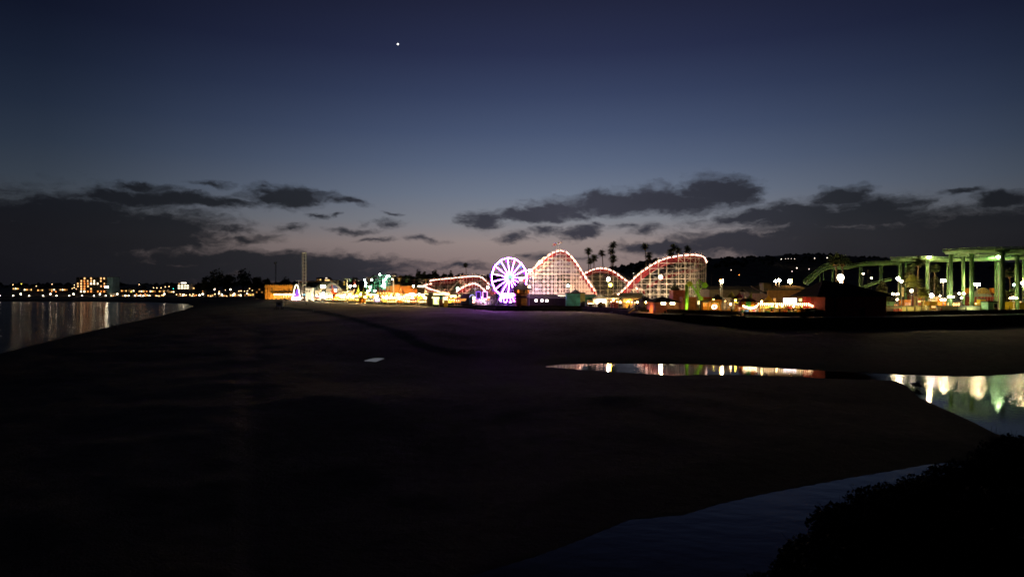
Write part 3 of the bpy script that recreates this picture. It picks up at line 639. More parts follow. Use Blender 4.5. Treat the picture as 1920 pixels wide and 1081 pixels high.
def coaster_section(pts, spacing, gz_=None, vstep=1.75, skirt=1.9, two=True, ext=1.2, bulbs=True, xb=True, tower=3.0):
    global posts_left
    path = densify(pts, spacing); n = len(path); lat = MB(); rails = MB(); sk = MB(); sk2 = MB(); bl = MB(); back = MB()
    for i, p in enumerate(path):
        a = path[max(0, i - 1)]; b_ = path[min(n - 1, i + 1)]; t = (b_ - a); t.z = 0
        t = t.normalized() if t.length > .01 else Vector((1, 0, 0)); nn = Vector((-t.y, t.x, 0)); nn = nn if nn.y > 0 else -nn
        g = (deckz(p.x) if gz_ is None else gz_) - CO.z; c = p - CO
        f0 = c - nn * (tower / 2); f1 = c + nn * (tower / 2)
        for k, q in enumerate((f0, f1)):
            lo = Vector((q.x, q.y, g)); hi = Vector((q.x, q.y, q.z + (ext if k == 0 else .6)))
            if hi.z - lo.z > .5:
                if k == 0 and posts_left > 0 and i % 2 == 0:
                    MB().bar(lo, hi, .13).build('post', CW, coaster); posts_left -= 1
                else: lat.bar(lo, hi, .13 if k == 0 else .10)
        if i < n - 1:
            p2 = path[i + 1] - CO; a2 = path[min(n - 1, i + 2)]; t2 = (a2 - path[i]); t2.z = 0; t2 = t2.normalized() if t2.length > .01 else t; n2_ = Vector((-t2.y, t2.x, 0)); n2_ = n2_ if n2_.y > 0 else -n2_
            g0 = p2 - n2_ * (tower / 2); g1 = p2 + n2_ * (tower / 2); zt = min(c.z, p2.z) - .6; z = g + vstep; j = 0
            while z < zt + .3:
                lat.bar((f0.x, f0.y, z), (g0.x, g0.y, z), .16); lat.bar((f1.x, f1.y, z), (g1.x, g1.y, z), .11)
                lat.bar((f0.x, f0.y, z), (f1.x, f1.y, z), .07)
                if xb and z - vstep >= g - .01:
                    s = (i + j) % 2
                    A, B = (Vector((f0.x, f0.y, z - vstep)), Vector((g0.x, g0.y, z))) if s else (Vector((f0.x, f0.y, z)), Vector((g0.x, g0.y, z - vstep)))
                    lat.bar(A, B, .06)
                z += vstep; j += 1
            up = Vector((0, 0, .1))
            rails.bar(c - nn * .6 + up, p2 - n2_ * .6 + up, .09); rails.bar(c + nn * .6 + up, p2 + n2_ * .6 + up, .09)
            fo = nn * (tower / 2 + .17); fo2 = n2_ * (tower / 2 + .17)
            if skirt:
                for sgn in (-1, 1):
                    A = c + fo * sgn * .84; B = p2 + fo2 * sgn * .84; th = nn * .05
                    (sk if sgn < 0 else sk2).add([A - th, B - th, B + Vector((0, 0, -skirt)) - th, A + Vector((0, 0, -skirt)) - th, A + th, B + th, B + Vector((0, 0, -skirt)) + th, A + Vector((0, 0, -skirt)) + th],
                           [(0, 1, 2, 3), (7, 6, 5, 4), (0, 4, 5, 1), (3, 2, 6, 7), (0, 3, 7, 4), (1, 5, 6, 2)])
            if bulbs:
                A = c - fo * 1.12 + Vector((0, 0, .35)); B = p2 - fo2 * 1.12 + Vector((0, 0, .35)); m_ = max(1, round((B - A).length / 2.2))
                for k in range(m_):
                    a_ = A.lerp(B, k / m_); b2 = A.lerp(B, (k + .62) / m_); r_ = rnd.choice((.07, .09, .13)); bl.bar(a_, b2, r_, 6)
            hr = Vector((0, 0, 1.0)); lat.bar(c - fo + hr, p2 - fo2 + hr, .05); lat.bar(c + fo + hr, p2 + fo2 + hr, .05)
    lt = lat.build('lattice', CW, coaster); lt['kind'] = 'stuff'
    tr = rails.build('track', STEEL, coaster)
    if skirt: sk.build('track_boards', CRED, coaster); sk2.build('track_boards', CRED, coaster)
    if bulbs: bl.build('bulb_string', BULBP, coaster)['kind'] = 'stuff'
# left turn and its low return hill
coaster_section([(924, 537, 300), (918, 528, 301), (912, 522, 305), (900, 519, 311), (880, 520, 320), (850, 523, 332), (820, 526, 343), (806, 529, 349), (802, 533, 345), (807, 540, 337), (820, 545, 328), (838, 550, 320)], 2.6, skirt=2.3, ext=1.7)
coaster_section([(862, 548, 311), (872, 541, 308), (885, 535, 304), (897, 533, 300), (907, 538, 296), (919, 549, 291)], 2.4, skirt=1.7)
# first hill, front and returning rear track
coaster_section([(974, 530, 284), (988, 517, 284), (1005, 500, 284), (1020, 487, 284), (1035, 476, 284), (1050, 471.5, 284), (1061, 474, 284), (1070, 482, 284), (1081, 496, 284), (1091, 512, 284), (1101, 527, 284), (1116, 549, 284)], 1.6, skirt=1.35, vstep=1.6)
coaster_section([(1000, 520, 296), (1020, 500, 296), (1040, 484, 296), (1055, 480, 296), (1072, 488, 296), (1090, 508, 296), (1104, 528, 296), (1118, 548, 296)], 3.2, skirt=1.2, vstep=3.2, bulbs=False, xb=False)
coaster_section([(1086, 522, 304), (1097, 513, 304), (1110, 507, 304), (1125, 504, 304), (1140, 506, 304), (1160, 515, 303), (1176, 525, 300), (1192, 535, 296), (1204, 545, 292)], 2.1, skirt=1.6, vstep=2.0)
coaster_section([(1158, 556, 280), (1167, 549, 279), (1178, 538, 278), (1190, 524, 277), (1203, 512, 276), (1219, 501, 275), (1235, 491.5, 274), (1250, 485.5, 273), (1270, 481.5, 273), (1290, 479.5, 274), (1304, 480.5, 277), (1313, 485, 282), (1317, 495, 288)], 2.3, skirt=2.4, vstep=2.1, ext=1.8)
coaster_section([(1317, 495, 288), (1306, 502, 294), (1285, 506, 297), (1260, 512, 298), (1235, 522, 298), (1215, 534, 297)], 2.5, skirt=1.5, vstep=2.2, bulbs=False)
# diagonal shores against the left turn
for a, b_ in (((862, 525, 316), (838, 548, 312)), ((866, 525, 316), (886, 548, 308)), ((864, 524, 316), (864, 560, 314)), ((868, 524, 316), (868, 560, 314)), ((830, 526, 330), (812, 556, 322))):
    MB().bar(P(*a) - CO, P(*b_) - CO, .2).build('shore', CW, coaster)
# two flags over the first hill
for px, lab, ms in ((1043.5, 'striped flag on the left of the two poles above the first hill', 0), (1046.5, 'pale flag on the right of the two poles above the first hill', 1)):
    b0 = P(px, 472, 284); f = thing('flag', b0, lab, 'flag', 'flags on top of the coaster'); s_ = SC(284); h = 17 * s_ if not ms else 19 * s_
    MB().bar((0, 0, 0), (0, 0, h), .05, 6).build('pole', WHITE, f)
    sg = -1 if not ms else 1; cl = MB(); cl2 = MB(); n = 8; W_ = 7.5 * s_; Hh = 4.2 * s_
    for j in range(6):
        z0 = h - Hh * j / 6; z1 = h - Hh * (j + 1) / 6; tgt = (cl if j % 2 == 0 or ms else cl2)
        for i in range(n):
            w0, w1 = W_ * i / n, W_ * (i + 1) / n; yy = lambda w: math.sin(w * 2.2) * .22; dr = lambda w: -w * (.28 if not ms else -.18)
            tgt.quad((sg * w0, yy(w0), z0 + dr(w0)), (sg * w1, yy(w1), z0 + dr(w1)), (sg * w1, yy(w1), z1 + dr(w1)), (sg * w0, yy(w0), z1 + dr(w0)))
    c_ = cl.build('cloth', mat('white_flag_cloth', (.75, .72, .66), .8, .05), f)
    if cl2.v: cl2.build('stripes', STRIPES[0], c_)
    if not ms:
        MB().bx(sg * W_ * .42, -.02 if sg < 0 else sg * W_ * .42, -.05, .05, h - Hh * .5, h - .02).build('canton', STRIPES[3], c_)

# ------------------------------------------------------------------ ferris wheel
wd = 262; WC = P(953, 520.5, wd); wr = 37.2 * SC(wd); yaw = R(27)
LEDP = E('violet_led', 188, 96, 255, 90); LEDW = E('pale_violet_led', 190, 100, 255, 95)
wheel = thing('ferris_wheel', (WC.x, WC.y, 5.5), 'big ferris wheel outlined in violet-white light tubes', 'ferris wheel', rz=yaw)
hz = WC.z - 5.5; NS = 15
for side in (-.85, .85):
    for k in range(NS):
        a = R(96) + 2 * math.pi * k / NS; b_ = R(96) + 2 * math.pi * (k + 1) / NS
        p = Vector((math.cos(a) * wr, side, hz + math.sin(a) * wr)); q = Vector((math.cos(b_) * wr, side, hz + math.sin(b_) * wr)); c = Vector((0, side * 1.6, hz))
        if side < 0:
            sp = MB().bar(c, p, .09).build('spoke', WHITE, wheel)
            e = c.lerp(p, .17); MB().bar(e - Vector((0, .16, 0)), c.lerp(p, .94) - Vector((0, .16, 0)), .06, 6).build('light_tube', LEDP, sp)
            sg = MB().bar(p, q, .12).build('rim_segment', WHITE, wheel)
            MB().bar(p.lerp(q, .03) - Vector((0, .2, 0)), p.lerp(q, .97) - Vector((0, .2, 0)), .10, 6).build('light_tube', LEDW, sg)
        else:
            if k == 0: rear = MB()
            rear.bar(c, p, .08); rear.bar(p, q, .1); rear.bar(p, p - Vector((0, 1.7, 0)), .08)
rear.build('rear_rim', mat('rim_violet', (.10, .05, .16), .6), wheel)
hubb = MB(); hubb.bar((0, -1.5, hz), (0, 1.5, hz), .9, 14); hubb.build('hub', E('mint_hub_light', 150, 255, 180, 1.4), wheel)
GON = [mat('gondola_purple', (.25, .1, .45), .4), mat('gondola_teal', (.05, .35, .35), .4), mat('gondola_orange', (.6, .2, .04), .4)]
for k in range(NS):
    a = R(96) + 2 * math.pi * k / NS; p = Vector((math.cos(a) * (wr + .05), 0, hz + math.sin(a) * (wr + .05)))
    g = MB(); g.lathe([(.15, -1.75), (.62, -1.6), (.7, -1.05)], 10, p); g.build('gondola', GON[k % 3], wheel)
    go = COL.objects[-1] if False else None
    r_ = MB(); r_.lathe([(.75, -.35), (.5, -.1), (.03, .08)], 10, p); r_.bar(p + Vector((.6, 0, -1.1)), p + Vector((.6, 0, -.3)), .03); r_.bar(p + Vector((-.6, 0, -1.1)), p + Vector((-.6, 0, -.3)), .03); r_.build('gondola_canopy', GON[(k + 1) % 3], wheel)
for sx_ in (-1, 1):
    for sy in (-1, 1): MB().bar((sx_ * 4.2, sy * 2.3, 0), (0, sy * 1.5, hz), .22, 6).build('support_leg', STEEL, wheel)
pl = MB(); pl.bx(-5.5, 5.5, -3.4, 3.4, 0, .45); pl.build('loading_platform', STEEL, wheel)
rl = MB()
for k in range(12): rl.bar((-5.4 + k * .98, -3.4, .45), (-5.4 + k * .98, -3.4, 1.5), .04)
rl.bar((-5.4, -3.4, 1.5), (5.4, -3.4, 1.5), .05); rl.build('platform_railing', STEEL, wheel)
# lit bowl-shaped ride in front of the wheel's foot
b0 = P(952.5, 575, 251); b0.z = 5.5
rb = thing('spinning_ride', b0, 'bowl of white-violet light tubes glowing at the foot of the ferris wheel', 'amusement ride'); s_ = SC(251)
for k in range(14):
    a = 2 * math.pi * k / 14 + .1; r0, r1 = 13.5 * s_, 16.5 * s_
    p = Vector((math.cos(a) * 9 * s_, math.sin(a) * 9 * s_ * .8, 27 * s_ - .4)) ; q = Vector((math.cos(a) * 16 * s_, math.sin(a) * 13 * s_ * .8, 14 * s_ + math.sin(a) * 1.0))
    MB().bar(p, q, .045, 6).build('light_tube', LEDW, rb)
rr_ = MB()
for k in range(28):
    a = 2 * math.pi * k / 28; b_ = 2 * math.pi * (k + 1) / 28; f_ = lambda a: Vector((math.cos(a) * 16 * s_, math.sin(a) * 13 * s_ * .8, 14 * s_ + math.sin(a) * 1.0 - .1)); rr_.bar(f_(a), f_(b_), .05, 6)
rr_.build('light_ring', LEDW, rb)
MB().lathe([(.5, 0), (.35, 2.2), (1.0, 2.5), (3.0, 2.6), (3.0, 2.8), (.02, 3.1)], 16).build('turntable', PURPF, rb)
for k in range(8):
    a = 2 * math.pi * k / 8; MB().lathe([(.05, 0), (.5, .15), (.6, .75), (.5, .75), (.4, .3), (.01, .25)], 8, (math.cos(a) * 2.5, math.sin(a) * 2.1, 1.3)).build('seat', GON[k % 2], rb)
# pagoda kiosk
pg = P(977, 575, 246); pg.z = 5.5; s_ = SC(246); kio = thing('tower_kiosk', pg, 'tall pagoda-roofed orange kiosk in front of the ferris wheel', 'kiosk')
MB().lathe([(2.2, 0), (2.2, 3.4), (1.9, 4.2), (2.9, 5.0), (2.9, 6.4)], 8).build('wall', mat('kiosk_orange', (.55, .25, .09), .7, .3, 1.5), kio)
MB().lathe([(4.3, 6.2), (2.6, 7.3), (1.3, 8.6), (.5, 9.4), (.02, 9.5)], 8).build('roof', mat('kiosk_shingle', (.12, .07, .12), .8, .3, 3), kio)
MB().lathe([(3.6, 3.3), (2.3, 4.1), (2.2, 4.1)], 8).build('lower_roof', mat('kiosk_shingle', (.12, .07, .12)), kio)
for k in range(8):
    a = 2 * math.pi * (k + .5) / 8; MB().bar((math.cos(a) * 2.75, math.sin(a) * 2.75, 5.2), (math.cos(a) * 2.75, math.sin(a) * 2.75, 6.2), .3, 4).build('window', W_ORG if k % 2 else GLASSD, kio)
# ------------------------------------------------------------------ green steel coaster on tall columns
gc = thing('steel_roller_coaster', (110, 210, 5.5), 'green steel roller coaster with ribbed box track on tall round columns', 'roller coaster'); GO = Vector(gc.location)
def gpath(pts, step): return [p - GO for p in densify(pts, step)]
def box_track(pts, hh, w, rib=True, name='track', step=1.8):
    path = gpath(pts, step); mb = MB(); rb_ = MB(); n = len(path)
    for i in range(n - 1):
        a, b_ = path[i], path[i + 1]; t = (b_ - a).normalized(); nn = Vector((-t.y, t.x, 0)).normalized(); nn = nn if nn.y > 0 else -nn
        t2 = (path[min(n - 1, i + 2)] - b_); t2 = t2.normalized() if t2.length > .01 else t; n2_ = Vector((-t2.y, t2.x, 0)).normalized(); n2_ = n2_ if n2_.y > 0 else -n2_
        q = []
        for c, k in ((a, nn), (b_, n2_)):
            q += [c - k * w, c + k * w, c + k * w - Vector((0, 0, hh * .35)), c + k * w * .35 - Vector((0, 0, hh)), c - k * w * .35 - Vector((0, 0, hh)), c - k * w - Vector((0, 0, hh * .35))]
        mb.add(q, [(j, (j + 1) % 6, 6 + (j + 1) % 6, 6 + j) for j in range(6)] + [(5, 4, 3, 2, 1, 0), (6, 7, 8, 9, 10, 11)])
        if rib:
            k = nn * (w + .12); rb_.bar(a - k + Vector((0, 0, .32)), a - k - Vector((0, 0, hh * .35)), .09); rb_.bar(a - k + Vector((0, 0, .3)), a + k + Vector((0, 0, .3)), .09)
        rb_.bar(a - nn * w + Vector((0, 0, .38)), b_ - n2_ * w + Vector((0, 0, .38)), .1); rb_.bar(a + nn * w + Vector((0, 0, .38)), b_ + n2_ * w + Vector((0, 0, .38)), .1)
    tr = mb.build(name, GREENP, gc); rb_.build('rails', GREENP, tr); return path
box_track([(1775, 469.5, 200), (1800, 468, 196), (1850, 466.5, 191), (1900, 465.5, 188), (1990, 464, 186), (2080, 464, 190)], 1.15, 1.1)
box_track([(1782, 477.5, 207), (1850, 476, 203), (1900, 474, 200), (1990, 472, 198)], .5, .5, False)
box_track([(1673, 484.5, 228), (1690, 483.5, 225), (1740, 483, 221), (1785, 484, 218), (1850, 483, 215), (1920, 480, 213), (2000, 478, 212)], 1.0, .9)
box_track([(1686, 492, 232), (1740, 490, 226), (1775, 489, 221), (1850, 486, 218), (1960, 484, 216)], .35, .4, False)
box_track([(1510, 527, 238), (1524, 515, 240), (1540, 502, 242), (1549, 496, 243), (1557, 494, 244), (1575, 497, 246), (1592, 498, 247), (1612, 494, 247), (1642, 492, 247), (1690, 491, 246)], 1.1, .8)
box_track([(1515, 532, 232), (1526, 521, 233), (1540, 508, 235), (1553, 502, 237), (1575, 503, 239), (1590, 502, 241)], .5, .5)
box_track([(1612, 541, 232), (1635, 532, 232), (1655, 526, 231), (1672, 523, 229)], .6, .7)
for px, py, D, r in ((1782.5, 474, 201, .55), (1806, 477, 212, .5), (1822, 473, 195, .58), (1879.5, 471, 187, .6), (1872, 484, 216, .55), (1907, 477, 202, .55), (1919, 479, 213, .35), (1866, 485, 219, .2), (1738.5, 486, 222, .55), (1686, 490, 229, .35), (1698, 489, 228, .35), (1690, 490, 231, .2), (1561, 499, 245, .42), (1612, 498, 248, .38), (1616, 498, 249, .2), (1650, 497, 247, .38), (1654, 497, 248, .2), (1776, 490, 221, .2), (1537, 511, 240, .15), (1544, 504, 242, .15), (1940, 472, 187, .6), (1975, 470, 186, .6)):
    t_ = P(px, py, D); b_ = Vector((t_.x, t_.y, 5.5)); c = MB(); c.bar(b_ - GO, t_ - GO, r, 14, r * .92); col = c.build('column', GREENP, gc, True)
    c = MB(); c.bar(b_ - GO, b_ - GO + Vector((0, 0, .45)), r * 1.5, 14); c.build('footing', CONC, col)
    if r > .3:
        c = MB(); c.bar(t_ - GO + Vector((-1.6 * r / .5, 0, .1)), t_ - GO + Vector((1.6 * r / .5, 0, .1)), r * .5, 8); c.bar(t_ - GO + Vector((0, 0, -1.6)), t_ - GO + Vector((1.4, 0, 0)), r * .3, 6); c.build('bracket', GREENP, col)

# ------------------------------------------------------------------ palms and trees
PALMG = mat('palm_frond', (.055, .09, .03), .7, .35, .8); PALMT = mat('palm_trunk', (.13, .10, .07), .9, .35, 2)
PALMY = mat('yellow_lit_frond', (.36, .38, .07), .6, .3, .8)  # yellow floodlight is put into this frond colour
def palm(px, py, D, label, rc=2.0, lean=0.0, fm=PALMG, nfr=64, bushy=1.0, group='palms', base=None, skirt=True, seed=None):
    r2 = random.Random(int(px * 7 + py)); top = P(px, py, D); bz = basez(top.x, D) if base is None else base
    t = thing('palm_tree', (top.x - lean, D, bz), label, 'palm tree', group); h = top.z - bz; mb = MB(); prev = Vector((0, 0, 0)); n = 7
    for i in range(1, n + 1):
        f = i / n; q = Vector((lean * f ** 1.6, 0, h * f)); mb.bar(prev, q, .30 * (1 - .45 * (i - 1) / n) * max(.6, rc / 2.2), 8, .30 * (1 - .45 * f) * max(.6, rc / 2.2)); prev = q
    mb.build('trunk', PALMT, t); fr_ = MB(); c = Vector((lean, 0, h))
    for k in range(nfr):
        a = r2.uniform(0, 2 * math.pi); e = math.asin(max(-1, min(1, r2.uniform(-.6, 1)))); ln = rc * r2.uniform(.8, 1.12); d = Vector((math.cos(a) * math.cos(e), math.sin(a) * math.cos(e), math.sin(e)))
        if e < -.3: ln *= .8
        pts = []
        for i in range(6):
            f = i / 5; pts.append(c + d * ln * f + Vector((0, 0, -ln * .26 * f * f * (1.1 - .5 * max(0, math.sin(e))))))
        sd = d.cross(Vector((0, 0, 1))); sd = sd.normalized() if sd.length > .05 else Vector((1, 0, 0))
        for i in range(1, 6):
            m_ = pts[i - 1].lerp(pts[i], .5); al = (pts[i] - pts[i - 1]).normalized(); lw = rc * .36 * math.sin(math.pi * min(.98, (i - .2) / 5.4)) * bushy
            for s in (-1, 1):
                for q in (0, .5):
                    o0 = pts[i - 1].lerp(pts[i], q); o1 = pts[i - 1].lerp(pts[i], q + .32); tip = o0 + al * lw * .8 + sd * s * lw + Vector((0, 0, -lw * .3)); fr_.add([o0, o1, tip], [(0, 1, 2)])
        for i in range(5): fr_.bar(pts[i], pts[i + 1], .03 * rc / 2, 3)
    fr_.build('crown', fm, t)
    if skirt:
        mb = MB()
        for k in range(26):
            a = r2.uniform(0, 2 * math.pi); z0 = r2.uniform(-.2, .3) * rc; r_ = rc * r2.uniform(.15, .42); p0 = c + Vector((0, 0, -z0 * .3)); p1 = c + Vector((math.cos(a) * r_, math.sin(a) * r_, -rc * r2.uniform(.3, .75))); s2 = Vector((-math.sin(a), math.cos(a), 0)) * rc * .10
            mb.add([p0, p1 - s2, p1 + s2], [(0, 1, 2)])
        mb.build('dead_fronds', mat('dry_frond', (.16, .11, .05), .9, .3), t)
    return t
for a in ((1103, 471, 325, 'leftmost palm of the group behind the first coaster hill', 1.9, -.6), (1114, 484, 322, 'low palm right of the leftmost one behind the first coaster hill', 1.9, .3), (1107, 489, 318, 'lowest and shortest palm behind the right flank of the first coaster hill', 1.6, -.3),
          (1129, 474, 330, 'slim palm standing alone between the two palm clusters', 1.8, -1.0), (1149.5, 459, 330, 'tallest palm, above the middle of the second coaster hill', 1.9, .4), (1145.5, 471, 326, 'second highest palm of the close trio above the second coaster hill', 1.8, -.3), (1150, 485, 322, 'lowest palm of the close trio above the second coaster hill', 2.0, .2),
          (1209.5, 462, 325, 'tall thin-trunked palm left of the long right coaster hill', 1.9, -1.2), (1217, 478, 322, 'shorter palm just right of the tall thin-trunked one', 1.8, .3), (1263, 464, 322, 'middle palm crown peeking above the long right coaster hill', 1.9, .2), (1257, 474, 320, 'low left palm crown peeking above the long right coaster hill', 1.9, -.4), (1271.5, 469, 320, 'low right palm crown in the cluster above the long right coaster hill', 1.8, .4),
          (1288, 467, 324, 'single palm crown above the top bend of the right coaster hill', 1.9, .3), (873, 497, 360, 'lone thin palm against the dusk sky left of the ferris wheel', 1.35, -1.2), (1567, 487, 205, 'left palm of the pair above the big dark hut', 2.0, -.3), (1580, 489, 206, 'right palm of the pair above the big dark hut', 1.9, .3),
          (1722, 489, 216, 'tall dark palm in front of the green coaster beam', 2.0, .5), (1752, 503, 224, 'dim palm behind the glowing lamp right of the green column', 1.5, .1), (1705, 505, 222, 'short dark palm below the middle green beam', 1.5, -.2), (1892, 512, 222, 'thin pale leaning palm right of the dark green column', 1.7, -.7), (1908, 512, 232, 'dim palm at the right edge behind the green columns', 1.5, -.3)):
    palm(*a[:4], rc=a[4] * 1.3, lean=a[5], group='tall palms among the rides')
palm(1713, 528, 192, 'floodlit yellow-green palm beside the banner pole', rc=2.6, bushy=1.3, lean=-.4, fm=PALMY, nfr=60, skirt=False, group='floodlit low palms')
palm(1732, 549, 190, 'short floodlit yellow-green palm below the taller one', rc=2.1, bushy=1.3, lean=.2, fm=PALMY, nfr=50, skirt=False, group='floodlit low palms')
palm(1897, 549, 214, 'low bushy dim palm behind the lamps at the right edge', rc=1.8, lean=.2, nfr=46, skirt=False, group='tall palms among the rides')
def leafy(mb, c, rx, ry, rz_, n, r2, s=.5):
    for _ in range(n):
        u = Vector((r2.gauss(0, 1), r2.gauss(0, 1), r2.gauss(0, 1))).normalized() * r2.uniform(.55, 1.05); p = Vector((c[0] + u.x * rx, c[1] + u.y * ry, c[2] + u.z * rz_))
        a = Vector((r2.uniform(-1, 1), r2.uniform(-1, 1), r2.uniform(-1, 1))).normalized(); b_ = a.cross(Vector((r2.uniform(-1, 1), r2.uniform(-1, 1), 1))).normalized(); q = s * r2.uniform(.6, 1.4)
        mb.add([p - a * q, p + b_ * q * .7, p + a * q, p - b_ * q * .7], [(0, 1, 2, 3)])
def tree(px, pytop, D, wpx, label, group=None, m=LEAFD, n=500, leaf=.55, base=None, name='broadleaf_tree'):
    r2 = random.Random(int(px * 13 + D)); top = P(px, pytop, D); bz = basez(top.x, D) if base is None else base; h = top.z - bz; w = wpx * SC(D) / 2
    t = thing(name, (top.x, D, bz), label, 'tree', group); mb = MB(); mb.bar((0, 0, 0), (0, 0, h * .5), h * .035, 8, h * .022)
    lob = []
    for k in range(7):
        a = r2.uniform(0, 6.28); c = Vector((math.cos(a) * w * r2.uniform(.2, .6), math.sin(a) * w * .6 * r2.uniform(.2, 1), h * r2.uniform(.45, .8))); lob.append(c); mb.bar((0, 0, h * r2.uniform(.25, .5)), c, h * .014, 5, h * .006)
    mb.build('trunk', PALMT, t); cr = MB(); leafy(cr, (0, 0, h * .68), w * .75, w * .7, h * .31, n // 3, r2, leaf)
    for c in lob: leafy(cr, c, w * .42, w * .4, h * .2, n // 9, r2, leaf)
    cr.build('crown', m, t); return t
for i, (px, py, D, w, lab) in enumerate(((408, 503, 640, 34, 'tall rounded dark tree, left of the two highest behind the waterfront'), (456, 503, 650, 38, 'rounded dark tree, right of the two highest behind the waterfront'), (388, 517, 630, 26, 'lower dark tree at the left end of the big grove'), (430, 513, 660, 34, 'dark tree filling the dip between the two highest crowns'),
        (480, 518, 650, 30, 'dark tree at the right shoulder of the big grove'), (500, 521, 640, 26, 'low dark tree left of the thin mast'), (536, 519, 650, 24, 'dark tree behind the yellow casino building'), (372, 529, 620, 18, 'small dark tree left of the big grove'))):
    tree(px, py, D, w, lab, 'dark trees behind the left waterfront', n=700, leaf=.9)
for i, (px, py, D, w, lab) in enumerate(((785, 503, 560, 15, 'tall dark conifer-like tree left of the coaster, above the chair lift'), (795, 508, 560, 16, 'dark tree just right of the tall one above the chair lift'), (815, 505, 540, 13, 'round-topped dark tree above the left coaster turn'), (770, 513, 560, 20, 'low dark tree left of the tall one above the chair lift'),
        (738, 510, 580, 22, 'broad dark tree behind the tallest chair-lift tower'), (700, 514, 600, 22, 'dark tree behind the green lattice ride'), (833, 510, 540, 12, 'small dark tree second from the round-topped one'), (846, 506, 540, 10, 'slim dark tree midway along the left coaster turn'), (858, 512, 540, 16, 'low dark tree left of the lone thin palm'), (895, 512, 540, 26, 'broad low dark tree right of the lone thin palm'), (760, 516, 590, 20, 'low dark tree behind the hanging chairs'), (665, 517, 620, 20, 'low dark tree behind the arena roof'))):
    tree(px, py, D, w, lab, 'dark trees behind the rides', n=420, leaf=.8)
tree(1267, 532, 240, 22, 'dark bushy tree between the right coaster hill and the lime ride', n=420, leaf=.4)
tree(1345, 552, 215, 22, 'dim bushy tree behind the orange arch ride', n=300, leaf=.4); tree(1672, 548, 210, 20, 'dim bushy tree beside the right end of the big dark hut', n=300, leaf=.4)
tree(1918, 416, 90, 14, 'dark branch tips of a tree at the right edge of the picture', n=160, leaf=.35, base=1.5) if False else None

# ------------------------------------------------------------------ right side: hut, roofs, kiosks
def hut():
    D = 166; x0 = (1541 - CX) / F * D; x1 = (1650 - CX) / F * (D + 4); cx = (x0 + x1) / 2; w = (x1 - x0) / 2; bz = 5.4; h = P(0, 551, D).z - bz
    t = thing('beach_hut', (cx, D + 6, bz), 'big dark red timber hut with a wide hip roof, black against the lights', 'hut', rz=R(8))
    MB().bx(-w, w, -5, 5, -.3, h).build('wall', DKRED, t); mb = MB()
    z = h; rh = 3.4; o = 1.6
    mb.add([(-w - 2.6, -6, z - .5), (w + o, -6.0, z - .35), (w + o, 6.0, z - .35), (-w - 2.6, 6.0, z - .5), (-w + 2.6, 0, z + rh), (w - 7.5, 0, z + rh - .7), (-w - 2.6, -6, z - .75), (w + o, -6, z - .6), (w + o, 6, z - .6), (-w - 2.6, 6, z - .75)],
           [(0, 1, 5, 4), (1, 2, 5), (2, 3, 4, 5), (3, 0, 4), (6, 7, 1, 0), (7, 8, 2, 1), (8, 9, 3, 2), (9, 6, 0, 3), (9, 8, 7, 6)])
    mb.build('roof', DKROOF, t)
    for k in range(3): MB().bar((-w + 2.4 + k * .1, -5.2, .02), (-w + 2.4 + k * .1, -5.2, h - .4), .12).build('corner_board', TIMBER, t) if k == 0 else None
    MB().bx(-w - 2.2, -w - .05, -4.2, 3.5, -.2, 1.6).build('side_store', mat('dark_teal_boards', (.02, .05, .05), .9), t)
    MB().bx(1.0, 2.4, -5.06, -4.997, .05, 2.1).build('door', TIMBER, t)
hut()
# round glowing clock-like globe on a pole over the hut
gl = P(1576, 520, 196); t = thing('globe_sign', (gl.x, gl.y, 5.5), 'round glowing white face with dark marks above the big dark hut', 'sign'); hh = gl.z - 5.5
MB().bar((0, 0, 0), (0, 0, hh - .8), .12, 8).build('pole', STEEL, t)
fc = MB(); fc.bar((0, -.12, hh), (0, .12, hh), .95, 20); fc = fc.build('lit_face', E('lit_face_glow', 255, 246, 215, 9), t)
mk = MB(); 
for dx, dz, r_ in ((-.22, .22, .16), (.3, .18, .13), (.08, -.12, .12), (-.3, -.2, .1), (.28, -.3, .08)): mk.bar((dx, -.17, hh + dz), (dx, -.12, hh + dz), r_, 8)
mk.build('dark_marks', BLKMET, fc)
lo = MB(); lo.ball((.15, 0, hh - 1.35), .42, 10); lo.build('lower_globe', E('lower_globe_glow', 255, 205, 140, 40), t)
# long-roofed arcade behind the bulb string
bldg('arcade_building', 'long tan-fronted arcade with a low shingle roof left of the red wall', 'building', 1437, 1532, 535, 184, mat('arcade_tan', (.36, .24, .14), .8, .3), 'shed', mat('arcade_shingle', (.16, .14, .11), .9, .35, 2), 2.2, 11,
     [(1468, 1494, 558, 569, E('game_screen', 235, 225, 255, 6, var=.8, scale=1.5)), (1497, 1510, 559, 565, W_WARM), (1449, 1455, 558, 568, W_DIM)])
MB_ = bldg('parapet_block', 'pale upright parapet block at the left end of the arcade roof', 'building', 1432, 1446, 532, 186, mat('pale_block', (.32, .32, .24), .8), depth=3)
mbx = P(0, 549, 183); 
bldg('fascia_board', 'long tan lit fascia beam under the arcade roof', 'fascia', 1440, 1532, 549, 181.5, mat('fascia_tan', (.42, .26, .12), .8, .2), depth=.8, pybase=554.5)
bldg('red_wall', 'plain bright red lit wall beside the big dark hut', 'wall', 1510, 1541, 554.5, 172, mat('bright_red_wall', (.62, .05, .035), .75, .1), depth=1.2, base=5.5)
bldg('roof_shed', 'dull flat-roofed shed behind the orange ride under the hillside', 'building', 1330, 1410, 536, 250, mat('dull_wall', (.20, .18, .13), .9), 'gable', mat('dull_roof', (.10, .10, .08), .9), 1.2, 12)
bldg('roof_shed', 'second dull long-roofed shed right of the first under the hillside', 'building', 1405, 1438, 541, 240, mat('dull_wall', (.20, .18, .13), .9), 'gable', mat('dull_roof', (.10, .10, .08), .9), 1.2, 12)
